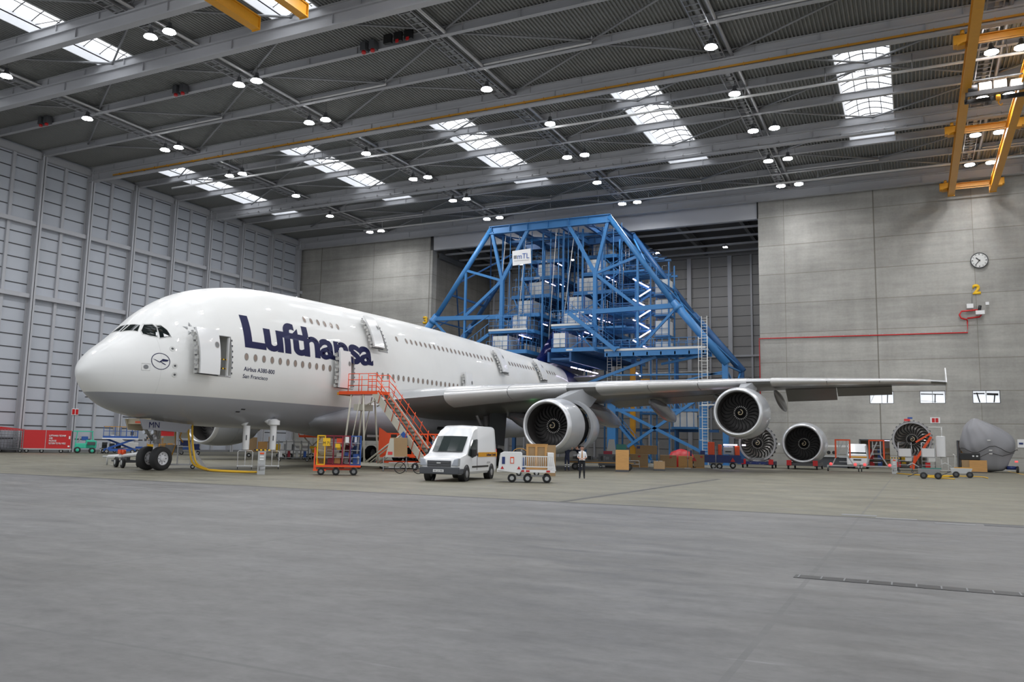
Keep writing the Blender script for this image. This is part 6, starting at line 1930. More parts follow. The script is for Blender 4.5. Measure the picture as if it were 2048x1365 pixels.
for z in (1.0, 1.6, 2.2): b.bar((-1.25, -.55, z), (1.25, -.55, z), .06)
b.obj('rack_frame', t)
flat_cart((-68.6, 64.6, 0), .86, 'blue dolly with a slanted white cover behind the tow bar', 2.2, ((-.9, 0, .9, .8, 'cabinet_blue'), (.1, 0, .9, .6, 'deep_blue'), (.9, .1, .15, .8, 'white')), name='equipment_dolly', m='deep_blue')

# ---- below the belly, behind the nose gear
flat_cart((-57.5, 63.5, 0), .78, 'cart piled with cardboard cartons seen between nose gear and starboard engine', 3.4, ((-1.6, 0, .9, 1.4, 'cardboard'), (-.6, 0, .9, 1.0, 'wood'), (.4, 0, .7, 1.5, 'cardboard'), (1.1, 0, .4, .8, 'yellow')), name='carton_cart')
flat_cart((-52.6, 62.4, 0), .78, 'white van-like box trailer under the starboard engine', 3.0, ((-1.4, -.1, 2.8, .8, 'white'),), name='box_trailer')
t = thing('rack_trolley', 'dark wire rack trolley under the starboard engine', 'trolley', (-46.2, 54.5, 0), .76)
b = mb('mid_grey')
for x in (-1.2, -.6, 0, .6, 1.2):
    for y in (-.4, .4): b.bar((x, y, .2), (x, y, 1.7), .05)
for z in (.3, .9, 1.6): b.bar((-1.2, -.4, z), (1.2, -.4, z), .05); b.bar((-1.2, .4, z), (1.2, .4, z), .05)
b.obj('rack_frame', t)
for k in range(7): mb(('white', 'mid_grey', 'crimson', 'dark_grey', 'light_grey', 'cream', 'blue')[k]).bx(-1.1 + k * .32, -.9 + k * .32, -.3, .3, .35 + .55 * (k % 2), .85 + .55 * (k % 2)).obj('stored_part', t)
wheels(t, ((-1.1, -.4, .12), (1.1, -.4, .12)), .12, .08, 'Y')
t = thing('tug_truck', 'small white tug truck with a yellow box beneath the belly', 'truck', (-51.0, 61.0, 0), .72)
mb('white').prism([(-1.5, .5), (-1.5, 1.6), (-.7, 1.8), (-.3, 1.0), (1.0, 1.0), (1.0, .5)], -.7, .7, 'XZ').obj('truck_body', t, bev=.05); mb('yellow').bx(.9, 1.6, -.5, .5, .6, 1.2).obj('box', t); wheels(t, ((-.9, -.6, .3), (1.0, -.6, .3)), .3, .2, 'Y')
t = thing('orange_platform', 'orange railed platform stair seen under the belly', 'platform', (-49.4, 62.0, 0), .72)
b = mb('orange').bx(-2, 1.6, -.7, .7, 2.0, 2.2)
for k in range(8):
    for y in (-.7, .7): b.bar((-2 + k * .5, y, 2.2), (-2 + k * .5, y, 3.2), .06)
for y in (-.7, .7):
    for z in (2.7, 3.2): b.bar((-2, y, z), (1.5, y, z), .06)
    b.bar((1.5, y, 3.2), (3.2, y, 1.2), .06); b.bar((1.5, y, 2.7), (3.2, y, .7), .06)
b.obj('guard_rail', t)
b = mb('cream').bar((1.6, -.6, 2.0), (3.3, -.6, .1), .1, .25); b.bar((1.6, .6, 2.0), (3.3, .6, .1), .1, .25); b.bar((-1.5, 0, 2), (0, 0, .4), .12); b.bar((0, .3, 2), (-1.5, .3, .4), .12); b.bx(-1.8, 1.6, -.6, .6, .3, .42); b.obj('support_frame', t)
wheels(t, ((-1.5, -.6, .16), (1.3, -.6, .16)), .16, .12, 'Y')
t = thing('barrier_rail', 'thin white barrier rail standing on the floor under the belly', 'barrier', (-46.0, 58.5, 0), .7)
b = mb('offwhite').path([(-1.2, 0, 0), (-1.2, 0, 1.0), (1.2, 0, 1.0), (1.2, 0, 0)], .03, 5); b.obj('rail', t)

# ================================================================ RIGHT BACKGROUND
t = thing('easel_sign', 'white tapered box sign with red symbol near the cardboard cartons', 'sign', (-22.6, 66.0, 0), .33)
mb('offwhite').prism([(-.45, .9), (.45, .9), (.25, 2.3), (-.2, 2.3)], -.2, .2, 'XZ').obj('panel', t); mb('text_red').bx(-.3, 0, -.24, -.2, 1.0, 1.3).obj('symbol', t); mb('dark_grey').bx(-.5, .5, -.3, .3, .0, .9).obj('base_box', t)
for i, (x, y, w, h, z, m_, lb, rot) in enumerate(((-21.4, 69.2, 1.9, 1.0, .1, 'cardboard', 'wide brown carton at the bottom of the stack by the dock column', .3), (-20.9, 70.4, 1.8, .75, 1.1, 'cardboard', 'brown carton with a blue label topmost of the stack', .29),
                                                 (-19.2, 71.2, 1.4, .95, .1, 'cardboard', 'brown carton beside the two white frame racks', .27), (-17.9, 72.0, 1.2, .9, .1, 'wood', 'pale wooden crate nearer the blue dolly', .26), (-16.8, 72.3, .9, 1.05, .1, 'cardboard', 'upright brown carton at the end of the row near the blue dolly', .25))):
    t = thing('packing_carton', lb, 'box', (x, y, z), rot, None)
    mb(m_).bx(-w / 2, w / 2, -.5, .5, 0, h).obj('carton', t, bev=.01)
    b = mb('deep_blue' if i == 1 else 'red'); b.bx(-w / 2 + .08, -w / 2 + .35, -.52, -.5, h - .28, h - .08) if i == 1 else b.bx(.1, .3, -.52, -.5, h - .25, h - .12); b.obj('label', t)
    if i != 1: mb('wood').bx(-w / 2, w / 2, -.45, .45, -.1, 0).obj('pallet', t)
t = thing('red_cover', 'red dome-shaped cover behind the brown cartons', 'cover', (-18.9, 74.5, 0), .27)
mb('red', True).lathe([(0, 1.25), (.8, 1.2), (1.3, .9), (1.55, .3), (1.6, .01)], (0, 0, 0), 'Z', 24).obj('cover_shell', t)
for i, (x, y, lb) in enumerate(((-21.3, 69.0 - 1.2, 'low white frame rack before the cartons, nearer the dock column'), (-19.7, 69.2, 'low white frame rack before the cartons, nearer the blue dolly'))):
    t = thing('frame_rack', lb, 'rack', (x, y, 0), .28)
    b = mb('white').path([(-.55, 0, 0), (-.5, 0, .55), (.5, 0, .55), (.55, 0, 0)], .03, 5); b.bar((-.52, 0, .28), (.52, 0, .28), .05); b.path([(-.55, .5, 0), (-.5, .5, .55), (.5, .5, .55), (.55, .5, 0)], .03, 5); b.obj('frame_tube', t)
t = thing('red_trolley', 'dark red open trolley beside the cartons', 'trolley', (-23.0, 68.3, 0), .3)
b = mb('crimson')
for x in (-.5, .5):
    for y in (-.3, .3): b.bar((x, y, .15), (x, y, 1.1), .05)
b.bx(-.5, .5, -.3, .3, .2, .26); b.bx(-.5, .5, -.3, .3, .65, .7); b.bx(-.5, .5, -.3, .3, 1.05, 1.1); b.obj('frame', t)
wheels(t, ((-.4, -.3, .1), (.4, -.3, .1)), .1, .06, 'Y')
t = thing('tool_cabinet', 'dark trolley piled with tools behind the man in the white shirt', 'trolley', (-21.9, 63.6, 0), .33)
mb('dark_grey').bx(-.9, .8, -.4, .4, .2, 1.1).obj('cabinet_body', t); mb('crimson').bx(-.5, .2, -.3, .3, 1.1, 1.35).obj('toolbox', t); mb('teal').bx(.5, 1.3, -.3, .2, .2, 1.9).obj('panel', t); wheels(t, ((-.7, -.4, .12), (.7, -.4, .12)), .12, .08, 'Y')
for i, (dx, lb) in enumerate(((0, 'thin upright steel stand before the cartons, nearer the dock column'), (2.4, 'thin upright steel stand before the cartons, the middle one'), (4.7, 'thin upright steel stand beside the blue dolly'))):
    t = thing('stanchion', lb, 'post', (-19.4 + dx * .95, 68.9 + dx * .3, 0), .28, 'upright steel stands before the cartons')
    b = mb('steel').tube((0, 0, 0), (0, 0, 1.9 if i else 2.2), .03, 6); b.bx(-.25, .25, -.04, .04, 0, .06); b.obj('post', t)
def engine_dolly(t, L=4.4, m='deep_blue', w=2.6):
    b = mb(m)
    for x in (-w / 2, w / 2): b.bar((x, -.3, .45), (x, L, .45), .22, .3)
    for y in (0, L * .5, L): b.bar((-w / 2, y, .45), (w / 2, y, .45), .2, .25)
    b.obj('dolly_frame', t)
    for q in (-w / 2 + .1, w / 2 - .1): mb('red').bx(q - .2, q + .2, -.4, -.2, .35, .8).obj('bumper_block', t)
    wheels(t, ((-w / 2, 0, .18), (w / 2, 0, .18), (-w / 2, L, .18), (w / 2, L, .18)), .18, .14, 'X')
t = thing('engine_stand', 'long dark blue engine dolly with red wheel guards left of the spare engines'.replace(' left of', ' before'), 'dolly', (-15.4, 73.0, 0), .21)
b = mb('deep_blue').bx(-2.3, 2.2, -.8, .8, .5, .85); b.bx(-1.8, 2.0, -.7, .7, .85, 1.15); b.bar((-2.2, 0, .7), (-2.2, 0, 1.5), .15); b.obj('dolly_frame', t)
for x in (-1.9, 1.3): mb('red').prism([(x - .2, .6), (x + .2, .6), (x, .95)], -.95, -.8, 'XZ').obj('wheel_guard', t)
wheels(t, ((-1.9, -.8, .28), (-.3, -.8, .2), (.2, -.8, .2), (1.3, -.8, .28)), .26, .15, 'Y')
for x, z, m_, w, h in ((-.75, 1.15, 'orange', .55, 1.1), (.1, 1.15, 'orange', .3, .9), (.55, 1.2, 'light_grey', .8, .7), (1.5, 1.15, 'orange', .4, .8), (-1.4, 1.0, 'deep_blue', .4, .5)):
    mb(m_).bx(x, x + w, -.3, .3, z, z + h).obj('equipment_box', t, bev=.04)
mb('tube_glow').bx(.55, 1.7, -.36, -.30, 1.98, 2.08).obj('tube_lamp', t); mb('tube_glow').bx(2.1, 2.4, -.36, -.30, 1.98, 2.08).obj('tube_lamp', t)
mb('blackish').bx(.7, 1.2, -.34, -.3, 1.4, 1.5).obj('grille', t)
# spare engines
t = thing('spare_engine', 'fully cowled grey spare engine standing on a low red and black stand', 'engine', (-8.95, 78.0, 0))
e = engine(t, 0, 0, 2.28)
engine_dolly(t, 4.6, 'dark_grey', 2.4)
mb('white').bx(-2.1, -1.9, .3, .6, 2.1, 2.3).obj('lifting_lug', t)
def bare_engine(loc, zc, label, rz=0):
    t = thing('bare_engine', label, 'engine', loc, rz)
    b = mb('steel', True).lathe([(0, 1.47), (0, 1.60), (.12, 1.60), (.14, 1.54), (1.0, 1.52), (1.02, 1.62), (1.1, 1.62), (1.1, 1.50), (0, 1.47)], (0, 0, zc), 'Y', 56); b.obj('fan_case', t, sharp=40)
    fan(t, 1.46, .30, zc=zc, m='fan_bright')
    mb('blackish', True).lathe([(1.05, .02), (1.05, 1.49)], (0, 0, zc), 'Y', 40).obj('stator', t)
    b = mb('steel').path([(math.cos(2 * PI * k / 40) * 1.63, -.01, zc + math.sin(2 * PI * k / 40) * 1.63) for k in range(40)], .025, 5, closed=True)
    b.use('dark_grey')
    for k in range(26):
        a = 2 * PI * k / 26; b.box((math.cos(a) * 1.66, .55 + .3 * math.sin(k * 1.7), zc + math.sin(a) * 1.66), (.12, .35, .16), M=Matrix.Rotation(-a, 3, 'Y'))
    b.obj('accessory_ring', t)
    mb('dark_grey', True).lathe([(1.1, 1.2), (2.4, .9), (4.2, .8), (5.0, .4)], (0, 0, zc), 'Y', 28).obj('engine_core', t)
    return t
t = bare_engine((-12.9, 78.5, 0), 2.25, 'bare spare engine with shining fan blades partly behind the outboard wing engine', R(4)); engine_dolly(t, 3.8)
b = mb('mid_grey'); rr_ = random.Random(5)
for k in range(16): b.tube((rr_.uniform(-1.2, 1.2), -.1, rr_.uniform(.3, .9)), (rr_.uniform(-1.2, 1.2), .2, rr_.uniform(.3, .9)), .04, 5)
b.obj('cradle_strut', t); mb('offwhite').box((-1.75, -.3, 1.1), (.3, .1, .3), rz=.3).obj('tag', t)
t = bare_engine((-.15, 84.0, 0), 2.85, 'bare spare engine held by an orange stand between the white carts'); engine_dolly(t, 4.0, 'dark_grey')
b = mb('orange'); b.bar((-.2, -.6, .3), (1.55, -.4, 3.1), .2, .2); b.bar((.3, -.6, 2.6), (1.5, -.5, 3.4), .14, .14); b.bar((0, -.6, .2), (.2, -.6, 1.4), .2, .2); b.obj('stand_arm', t); b = mb('text_red').bx(-.6, -.1, -.2, .1, 4.5, 4.7); b.use('blue').bx(-.3, .1, -.1, .1, 4.7, 4.85); b.obj('lifting_bracket', t)
# red and white cowl stands
for i, (x, y, lb) in enumerate(((-5.45, 75.9, 'red and white wheeled trestle beside the cowled spare engine'), (-2.85, 76.4, 'red and white wheeled trestle nearer the bare spare engine'))):
    t = thing('wheeled_trestle', lb, 'trestle', (x, y, 0), .05, 'red and white trestles')
    b = mb('light_grey').bx(-1.2, 1.2, -.55, .55, .42, .5); b.bx(-1.25, -1.15, -.6, .6, .3, .5); b.bx(1.15, 1.25, -.6, .6, .3, .5); b.obj('base_frame', t)
    b = mb('light_grey'); b.bar((-.85, -.4, .5), (.05, -.4, 2.5), .09); b.bar((.85, -.4, .5), (.3, -.4, 1.4), .09); b.bar((.3, -.4, 1.4), (.3, -.4, 2.55), .09); b.bar((-.3, -.4, 1.4), (-.3, -.4, 2.55), .08)
    for k in range(5): b.bar((-.3, -.4, .8 + k * .35), (.3, -.4, .8 + k * .35), .05)
    b.obj('ladder_frame', t)
    b = mb('orange')
    for q in (-.56, .56):
        for y_ in (-.42, .35): b.bar((q, y_, 1.1), (q, y_, 2.62), .11)
        b.bar((q, -.42, 2.6), (q, .35, 2.6), .10); b.bar((q, -.42, 1.15), (q, .35, 1.15), .08)
    b.bar((-.6, -.42, 2.62), (.6, -.42, 2.62), .12); b.bar((-.6, .35, 2.62), (.6, .35, 2.62), .1); b.obj('top_frame', t, label='orange top frame')
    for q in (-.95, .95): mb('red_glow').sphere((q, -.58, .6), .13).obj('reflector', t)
    wheels(t, ((-1.2, -.5, .15), (1.2, -.5, .15), (-1.2, .5, .15), (1.2, .5, .15)), .15, .08, 'X')
# small van between the trestles
t = thing('parked_van', 'white van with an orange stripe parked between the two trestles', 'van', (-5.0, 87.5, 0), .02)
b = mb('van_white', True)
rg = []
for y, w, zb, zs, zt, tw in ((0, .85, .4, 1.0, 1.35, .8), (.15, .95, .35, 1.1, 1.45, .85), (.9, .97, .35, 1.2, 2.25, .75), (1.1, .97, .35, 1.2, 2.4, .8), (4.4, .97, .35, 1.2, 2.4, .8)):
    r_ = [(w * .95, y, zb), (w, y, zb + .2), (w, y, zs), (tw, y, zt - .05), (tw - .08, y, zt)]; rg.append(r_ + [(-a, b_, c) for a, b_, c in r_[::-1]])
b.loft(rg, caps=True); b.obj('van_body', t, sharp=30)
b = mb('glass_dark'); b.add([(-.82, .12, 1.42), (.82, .12, 1.42), (.72, .86, 2.2), (-.72, .86, 2.2)], [(0, 1, 2, 3)]); b.obj('windscreen', t, fix=False)
mb('crane_yellow').bx(-.86, .86, -.02, 0, 1.05, 1.2).obj('stripe', t); mb('blackish').bx(-.35, .35, -.03, 0, .8, .92).obj('grille', t); mb('offwhite').bx(-.25, .25, -.03, -.01, .5, .6).obj('number_plate', t)
wheels(t, ((-.85, .8, .33), (.85, .8, .33), (-.85, 3.5, .33), (.85, 3.5, .33)), .33, .2, 'X')
t = thing('shelf_bench', 'pale workbench with dark drums along the far wall beside the cowled engine', 'workbench', (-7.4, 90.5, 0))
mb('offwhite').bx(-1.6, 1.6, -.4, .4, 2.05, 2.25).obj('top_shelf', t); mb('light_grey').bx(-1.8, 2.2, -.6, .4, 1.05, 1.2).obj('bench_top', t); mb('bumper').bx(-1.8, 2.0, -.4, .4, 0, 1.05).obj('cabinet_body', t)
b = mb('blackish')
for k in range(3): b.tube((-.9 + k * .5, -.3, 1.5), (-.9 + k * .5, -.5, 1.5), .18, 10)
b.obj('drum', t); b = mb('light_grey'); b.bx(-1.6, -1.5, -.3, .3, 1.2, 2.1); b.bx(1.5, 1.6, -.3, .3, 1.2, 2.1); b.obj('upright', t)
for i, (x, y, lb) in enumerate(((.75, YB + 1.0, ''),)): pass
# shelves inside the lit rooms
t = thing('stock_shelf', 'shelf of coloured goods in the wide lit doorway', 'shelf', (-1.9, YB + 3.0, 0))
b = mb('light_grey')
for z in (.1, .8, 1.5, 2.2): b.bx(-2.6, 2.2, -.3, .3, z, z + .04)
for x in (-2.6, -.2, 2.2): b.bx(x - .03, x + .03, -.3, .3, 0, 2.6)
b.obj('shelf_frame', t)
for k in range(18): mb(('red', 'blue', 'cardboard', 'white', 'yellow', 'cream')[k % 6]).bx(-2.5 + (k % 6) * .78, -2.05 + (k % 6) * .78, -.25, .2, .14 + .7 * (k // 6), .55 + .7 * (k // 6) + .05 * (k % 3)).obj('stored_part', t)
t = thing('stock_shelf', 'shelf of goods in the narrow lit doorway behind the white cylinder', 'shelf', (5.2, YB + 3.0, 0))
b = mb('light_grey')
for z in (.1, .8, 1.5, 2.2): b.bx(-.9, 1.0, -.3, .3, z, z + .04)
for x in (-.9, 1.0): b.bx(x - .03, x + .03, -.3, .3, 0, 2.6)
b.obj('shelf_frame', t)
for k in range(6): mb(('yellow', 'blue', 'red', 'white', 'wood', 'mint')[k]).bx(-.8 + (k % 2) * .9, -.2 + (k % 2) * .9, -.25, .2, .14 + .7 * (k // 2), .6 + .7 * (k // 2)).obj('stored_part', t)
media_cabinet((-1.45, 72.3, 0), .02, 'slim pale service cabinet with striped top before the bare spare engine')
for i, (x, y, lb) in enumerate(((-.72, 78.2, 'aluminium step trolley with white box before the bare engine, beside the striped cabinet'), (1.05, 78.8, 'aluminium step trolley with white box before the bare engine, beside the white cylinder'))):
    t = thing('step_trolley', lb, 'trolley', (x, y, 0), 0, 'aluminium step trolleys')
    b = mb('steel').path([(-.5, -.4, .1), (-.5, -.4, 2.5), (.5, -.4, 2.5), (.5, -.4, .1)], .035, 5); b.path([(-.5, .5, .1), (-.5, .3, 2.4), (.5, .3, 2.4), (.5, .5, .1)], .035, 5)
    for k in range(5): b.bx(-.5, .5, -.45, -.2, .3 + k * .33, .34 + k * .33)
    b.obj('trolley_frame', t); mb('white').bx(-.46, .46, -.5, -.25, 1.35, 2.05 if i else 2.0).obj('box', t)
    mb('offwhite').bx(.0, .5, -.52, -.46, .95, 1.25).obj('notice', t)
    wheels(t, ((-.5, -.45, .08), (.5, -.45, .08), (-.5, .5, .08), (.5, .5, .08)), .08, .05, 'Y')
t = thing('air_cylinder', 'white fabric duct cylinder on a wheeled frame beside the bare engine', 'duct', (2.1, 82.0, 0))
mb('white', True).lathe([(1.35, .02), (1.35, .36), (3.1, .38), (3.15, .25), (3.15, .02)], (0, 0, 0), 'Z', 20).obj('duct_hose', t, sharp=50)
b = mb('offwhite').tube((0, 0, .2), (0, 0, 1.4), .06); b.path([(-.5, 0, .15), (-.5, 0, 1.3), (.5, 0, 1.3), (.5, 0, .15)], .04, 5); b.path([(.5, 0, .15), (1.0, 0, .15), (1.05, 0, 1.5), (.9, 0, 1.6)], .04, 5); b.bx(-.5, 1.0, -.05, .05, .15, .22); b.tube((-.9, 0, 3.9), (.2, 0, 3.9), .05); b.tube((.1, 0, 3.1), (.1, 0, 3.9), .05); b.obj('trolley_frame', t)
wheels(t, ((-.5, -.1, .08), (.5, -.1, .08), (1.0, -.1, .08)), .08, .05, 'Y')
for i, (x, y, lb) in enumerate(((.85, 61.8, 'grey metal hand cart with black wheels and green top, nearer the striped cabinet'), (2.95, 67.2, 'grey metal hand cart with black wheels and yellow hose, nearer the brown crate'))):
    t = thing('hand_cart', lb, 'cart', (x, y, 0), -.03, 'grey metal hand carts')
    b = mb('mid_grey' if i == 0 else 'light_grey').prism([(-.62, .28), (.55, .28), (.68, .66), (-.7, .66)], -.35, .35, 'XZ'); b.obj('tub', t, bev=.02)
    mb('teal' if i == 0 else 'strip_yellow').bx(-.45, .7, -.3, .3, .66, .72).obj('cover', t)
    b = mb('dark_grey').path([(-.7, 0, .4), (-1.1, 0, .2), (-1.3, 0, .1)], .03, 5); b.use('light_grey').path([(-.6, 0, .75), (-1.0, 0, 1.0), (-1.3, 0, .85)], .03, 5); b.obj('handle', t)
    wheels(t, ((-.35, -.4, .22), (.5, -.4, .22), (-.35, .4, .22), (.5, .4, .22)), .22, .1, 'Y', 'dark_grey')
t = thing('air_hose', 'yellow air hose snaking on the floor below the bare spare engine', 'hose', (0, 0, 0))
mb('hose_yellow').path(smooth_path([(-1.3, 72.0, .06), (.0, 69.5, .05), (1.5, 68.8, .05), (2.6, 69.5, .05), (2.0, 66.5, .05), (.5, 65.5, .05), (1.4, 63.0, .05), (2.3, 62.0, .05)]), .04, 6).obj('hose', t)
mb('hose_yellow').path(smooth_path([(1.3, 70.5, .05), (3.2, 69.6, .05), (4.3, 69.0, .05), (4.5, 66.5, .05)]), .035, 6).obj('hose', t)
t = thing('wooden_crate', 'brown crate with a black case on top before the covered engine', 'crate', (4.45, 84.5, 0), -.04)
mb('wood').bx(-.1, 1.25, -.4, .4, .1, 1.1).obj('crate_body', t); mb('cardboard').bx(-.7, -.1, -.35, .4, .1, 1.1).obj('crate_body', t); mb('dark_grey').bx(-.6, 1.2, -.4, .4, 0, .1).obj('pallet', t)
t = thing('black_case', 'black case standing on the brown crate before the covered engine', 'case', (4.45, 84.5, 1.1), -.04)
mb('blackish').bx(-.85, .75, -.35, .4, 0, .62).obj('case_body', t, bev=.05); b = mb('white').bx(.15, .3, -.37, -.35, .3, .42); b.bx(.45, .6, -.37, -.35, .3, .42); b.obj('label', t)
# covered engine
t = thing('covered_engine', 'spare engine wrapped in a grey tarpaulin beside the far wall', 'engine', (6.1, 88.5, 0))
def tarp():
    b = mb('tarp', True); rg = []
    prof = [(.02, 1.15, 1.2), (.7, 1.45, 1.4), (1.4, 1.8, 1.5), (1.9, 2.05, 1.6), (2.1, 2.15, 1.65), (2.7, 2.28, 1.7), (3.3, 2.05, 1.6), (3.9, 1.65, 1.4), (4.3, 1.2, 1.1), (4.7, .55, .7), (4.95, .18, .3)]
    for z, wx, wy in prof:
        r_ = []
        for k in range(64):
            a = 2 * PI * k / 64
            f_ = 1 + .07 * (abs(math.sin(4.5 * a + .5 * z)) - .5) * (1.2 - z / 6) + .05 * (abs(math.sin(8 * a + 1.3 * z)) - .5) + .03 * math.sin(5 * a - 3 * z)
            r_.append((math.cos(a) * wx * f_ - max(0, z - 3.2) * .55 + (.1 if z < 1 else 0), math.sin(a) * wy * f_, z))
        rg.append(r_)
    b.loft(rg, caps=True)
    o = b.obj('tarpaulin', t)
    md = o.modifiers.new('s', 'SUBSURF'); md.levels = 1; md.render_levels = 1
tarp()
b = mb('blackish').path([(2.33 * math.cos(PI + k * PI / 16), -1.85 * abs(math.sin(k * PI / 16)) - .05, 2.05 + .35 * math.sin(k * PI / 16) * math.sin(k * .9)) for k in range(17)], .03, 5); b.obj('strap', t)
b = mb('blackish').path([(-1.9, -1.0, 1.5), (-.8, -1.68, 1.35), (0, -1.75, 1.8), (1.0, -1.68, 1.5), (2.0, -1.0, 1.8)], .025, 5); b.obj('strap', t)
for x, z in ((0, 2.9), (.1, 2.0), (.1, 1.7)): mb('offwhite').box((x, -1.78, z), (.25, .05, .1)).obj('patch', t)
b = MB()
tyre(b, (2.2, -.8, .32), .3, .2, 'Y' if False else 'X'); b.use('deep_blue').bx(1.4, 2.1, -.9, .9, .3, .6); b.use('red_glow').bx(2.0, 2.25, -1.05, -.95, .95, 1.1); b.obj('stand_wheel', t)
# ================================================================ PEOPLE
def skin_body(name, joints, edges, m, parent, root=0, sub=2):
    me = bpy.data.meshes.new(name)
    me.from_pydata([j[0] for j in joints], edges, [])
    o = bpy.data.objects.new(name, me); COL.objects.link(o)
    md = o.modifiers.new('skin', 'SKIN'); md.use_smooth_shade = True
    if not me.skin_vertices: pass
    for i, v in enumerate(me.skin_vertices[0].data):
        r = joints[i][1]; v.radius = r if isinstance(r, tuple) else (r, r); v.use_root = (i == root)
    s = o.modifiers.new('sub', 'SUBSURF'); s.levels = sub; s.render_levels = sub
    dg = bpy.context.evaluated_depsgraph_get(); dg.update()
    m2 = bpy.data.meshes.new_from_object(o.evaluated_get(dg))
    bpy.data.objects.remove(o)
    for p in m2.polygons: p.use_smooth = True
    m2.materials.clear()
    for x in (m if isinstance(m, (list, tuple)) else [m]): m2.materials.append(MAT[x])
    ob = bpy.data.objects.new(name, m2); COL.objects.link(ob); ob.parent = parent
    return ob
def person(loc, rz, label, shirt, trousers, lean=0., reach=False, bands=False, H_=1.0, tie=False):
    t = thing('person', label, 'person', loc, rz)
    t.scale = (H_, H_, H_)
    L = lambda x, y, z: (x, y - lean * max(0, z - .95), z)       # facing -y, leaning forward
    # whole body: one continuous surface
    J = [(L(0, 0, .98), (.15, .11)), (L(0, 0, 1.18), (.145, .10)), (L(0, .0, 1.36), (.165, .115)), (L(0, .01, 1.48), (.09, .08)), (L(0, 0, 1.54), .055), (L(0, -.015, 1.63), (.074, .088)), (L(0, -.01, 1.72), (.072, .086)),
         (L(.165, 0, 1.42), .064), (L(-.165, 0, 1.42), .064)]
    if reach: A = [((.25, -.10, 1.42), (.22, -.38, 1.55)), ((-.25, -.10, 1.42), (-.22, -.38, 1.55))]
    else: A = [((.235, .0, 1.16), (.10, -.22, 1.08)), ((-.235, .0, 1.16), (-.10, -.22, 1.08))]
    J += [(L(*A[0][0]), .042), (L(*A[0][1]), .027), (L(*A[1][0]), .042), (L(*A[1][1]), .027)]
    E_ = [(0, 1), (1, 2), (2, 3), (3, 4), (4, 5), (5, 6), (2, 7), (2, 8), (7, 9), (9, 10), (8, 11), (11, 12)]
    n = len(J)
    J += [((.095, 0, .90), .095), ((.11, -.01, .50), .062), ((.12, .02, .12), .045), ((.13, -.10, .045), .040), ((-.095, 0, .90), .095), ((-.11, -.01, .50), .062), ((-.12, .02, .12), .045), ((-.13, -.10, .045), .040)]
    E_ += [(0, n), (n, n + 1), (n + 1, n + 2), (n + 2, n + 3), (0, n + 4), (n + 4, n + 5), (n + 5, n + 6), (n + 6, n + 7)]
    # hands: palm and five fingers each
    for k, w in ((10, 1), (12, -1)):
        p = Vector(J[k][0]); d = Vector((-.55 * w, -.5, -.1)).normalized() if not reach else Vector((0, -.5, .8)).normalized()
        side_ = Vector((0, 0, 1)) if not reach else Vector((1, 0, 0))
        c = len(J); J.append((tuple(p + d * .05), (.030, .022))); E_.append((k, c))
        for f_ in range(4):
            o_ = side_ * (.028 - .018 * f_)
            a = len(J); J.append((tuple(p + d * .095 + o_), .0095)); E_.append((c, a))
            J.append((tuple(p + d * (.15 - .008 * abs(f_ - 1)) + o_ + Vector((0, .02, -.02))), .008)); E_.append((a, a + 1))
        a = len(J); J.append((tuple(p + d * .05 + side_ * .045), .010)); E_.append((c, a)); J.append((tuple(p + d * .09 + side_ * .055), .008)); E_.append((a, a + 1))
    b = skin_body('body', J, E_, ['skin'] , t)
    # clothing by region: collar, wrists, waist, ankles
    me = b.data
    bm_ = bmesh.new(); bm_.from_mesh(me)
    cuts = [((0, 0, 1.0), (0, 0, 1)), ((0, 0, .085), (0, 0, 1)), ((0, 0, 1.50), (0, 0, 1)), ((0, 0, .30), (0, 0, 1)), ((0, 0, .36), (0, 0, 1)), ((0, 0, .42), (0, 0, 1)), ((0, 0, .48), (0, 0, 1))]
    sl = []
    for (a_, b_) in ((9, 10), (11, 12)):
        pa, pb = Vector(J[a_][0]), Vector(J[b_][0]); dd_ = (pb - pa).normalized(); q0 = pa + dd_ * (.03 if not reach else .25)
        sl.append((q0, dd_, pa, pb))
    for co, no in cuts: bmesh.ops.bisect_plane(bm_, geom=bm_.verts[:] + bm_.edges[:] + bm_.faces[:], plane_co=co, plane_no=no)
    for q0, dd_, pa, pb in sl:
        fs_ = [f for f in bm_.faces if (f.calc_center_median() - q0).length < .12]
        gm = set(fs_)
        for f in fs_: gm.update(f.edges); gm.update(f.verts)
        bmesh.ops.bisect_plane(bm_, geom=list(gm), plane_co=q0, plane_no=dd_)
    bm_.to_mesh(me); bm_.free()
    for p in me.polygons: p.use_smooth = True
    for x in (shirt, trousers, 'blackish', 'reflective', 'skin'): me.materials.append(MAT[x])
    for p in me.polygons:
        c = p.center; z = c.z; yy = c.y
        if z < .085: k = 3
        elif z < 1.0:
            k = 2
            if bands and (.30 < z < .36 or .42 < z < .48): k = 4
        elif z < 1.50: k = 1
        else: k = 0
        for q0, dd_, pa, pb in sl:
            t_ = (c - pa).dot(dd_); off_ = (c - pa - dd_ * t_).length
            tc = c - Vector(L(0, 0, z))
            if off_ < .075 and t_ > (q0 - pa).dot(dd_) and (tc.x / .175) ** 2 + (tc.y / .135) ** 2 > 1.1: k = 0
        p.material_index = k
    # head: face, ears, hair
    hc = Vector(L(0, -.012, 1.675))
    h = mb('skin', True).sphere(hc, .084, 16, 12, 1.34); hd = h.obj('head', t)
    f_ = mb('skin', True); f_.sphere(hc + Vector((0, -.084, -.012)), .014, 8, 6, 1.5); f_.sphere(hc + Vector((.088, 0, -.005)), .018, 8, 6, 1.5); f_.sphere(hc + Vector((-.088, 0, -.005)), .018, 8, 6, 1.5); f_.obj('nose_and_ears', hd)
    e = mb('white', True)
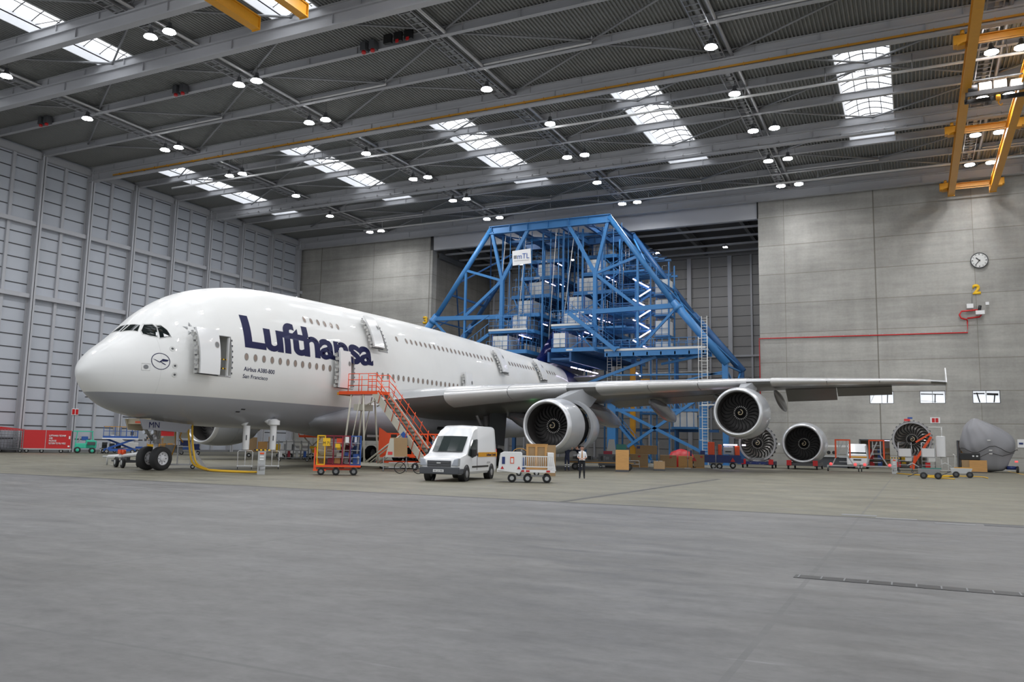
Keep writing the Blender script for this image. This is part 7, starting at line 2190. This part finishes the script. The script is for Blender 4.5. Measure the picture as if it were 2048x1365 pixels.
    for sx in (-.032, .032): e.sphere(hc + Vector((sx, -.078, .012)), .011, 8, 6)
    e.use('blackish')
    for sx in (-.032, .032): e.sphere(hc + Vector((sx, -.086, .012)), .006, 8, 6)
    e.obj('eyes', hd)
    m_ = mb('text_red').box(hc + Vector((0, -.082, -.052)), (.042, .008, .008)); m_.obj('mouth', hd)
    hr = mb('hair_dark', True)
    rg = []
    for i in range(7):
        th = i / 6 * 1.75; rr = .095 * math.sin(max(.02, th))
        rg.append([hc + Vector((math.cos(a * PI / 10) * rr, math.sin(a * PI / 10) * rr * 1.03 + .010, .02 + math.cos(th) * .108 + (.035 if math.sin(a * PI / 10) < -.3 and th > 1.1 else 0))) for a in range(20)])
    hr.loft(rg, caps=True); hr.obj('hair', hd)
    c_ = mb(shirt); c_.path([Vector(L(.058 * math.cos(a * PI / 8), .055 * math.sin(a * PI / 8), 1.515)) for a in range(16)], .014, 5, closed=True); c_.obj('collar', t)
    bl = mb('blackish'); bl.path([(.152 * math.cos(a * PI / 10), .120 * math.sin(a * PI / 10), .995) for a in range(20)], .016, 5, closed=True); bl.obj('belt', t)
    if tie:
        q = mb('tie').prism([(-.02, 1.50), (.02, 1.50), (.036, 1.12), (0, 1.06), (-.036, 1.12)], -.135, -.125, 'XZ'); q.obj('tie', t)
        mb('white').box((.02, -.25, 1.06), (.16, .015, .11), M=Euler((R(-35), 0, 0)).to_matrix()).obj('paper', t)
    for sx in (.13, -.13): mb('blackish', True).sphere((sx, -.055, .04), .052, 10, 6, .75).obj('shoe', t) if False else None
    return t
person((-15.9, 41.7, 0), .36, 'man in white shirt, brown tie and black trousers standing by the engine', 'shirt', 'cloth_black', tie=True, H_=.98)
person((-21.3, 53.0, 0), .6, 'worker in dark overalls with pale ankle bands under the engine gap, nearer the intake', 'cloth_navy', 'cloth_navy', lean=.25, reach=True, bands=True, H_=.98)
person((-20.85, 54.3, 0), -.4, 'worker in dark overalls bending beneath the rear engine cowl', 'cloth_navy', 'cloth_navy', lean=.45, reach=True, bands=True, H_=.98)
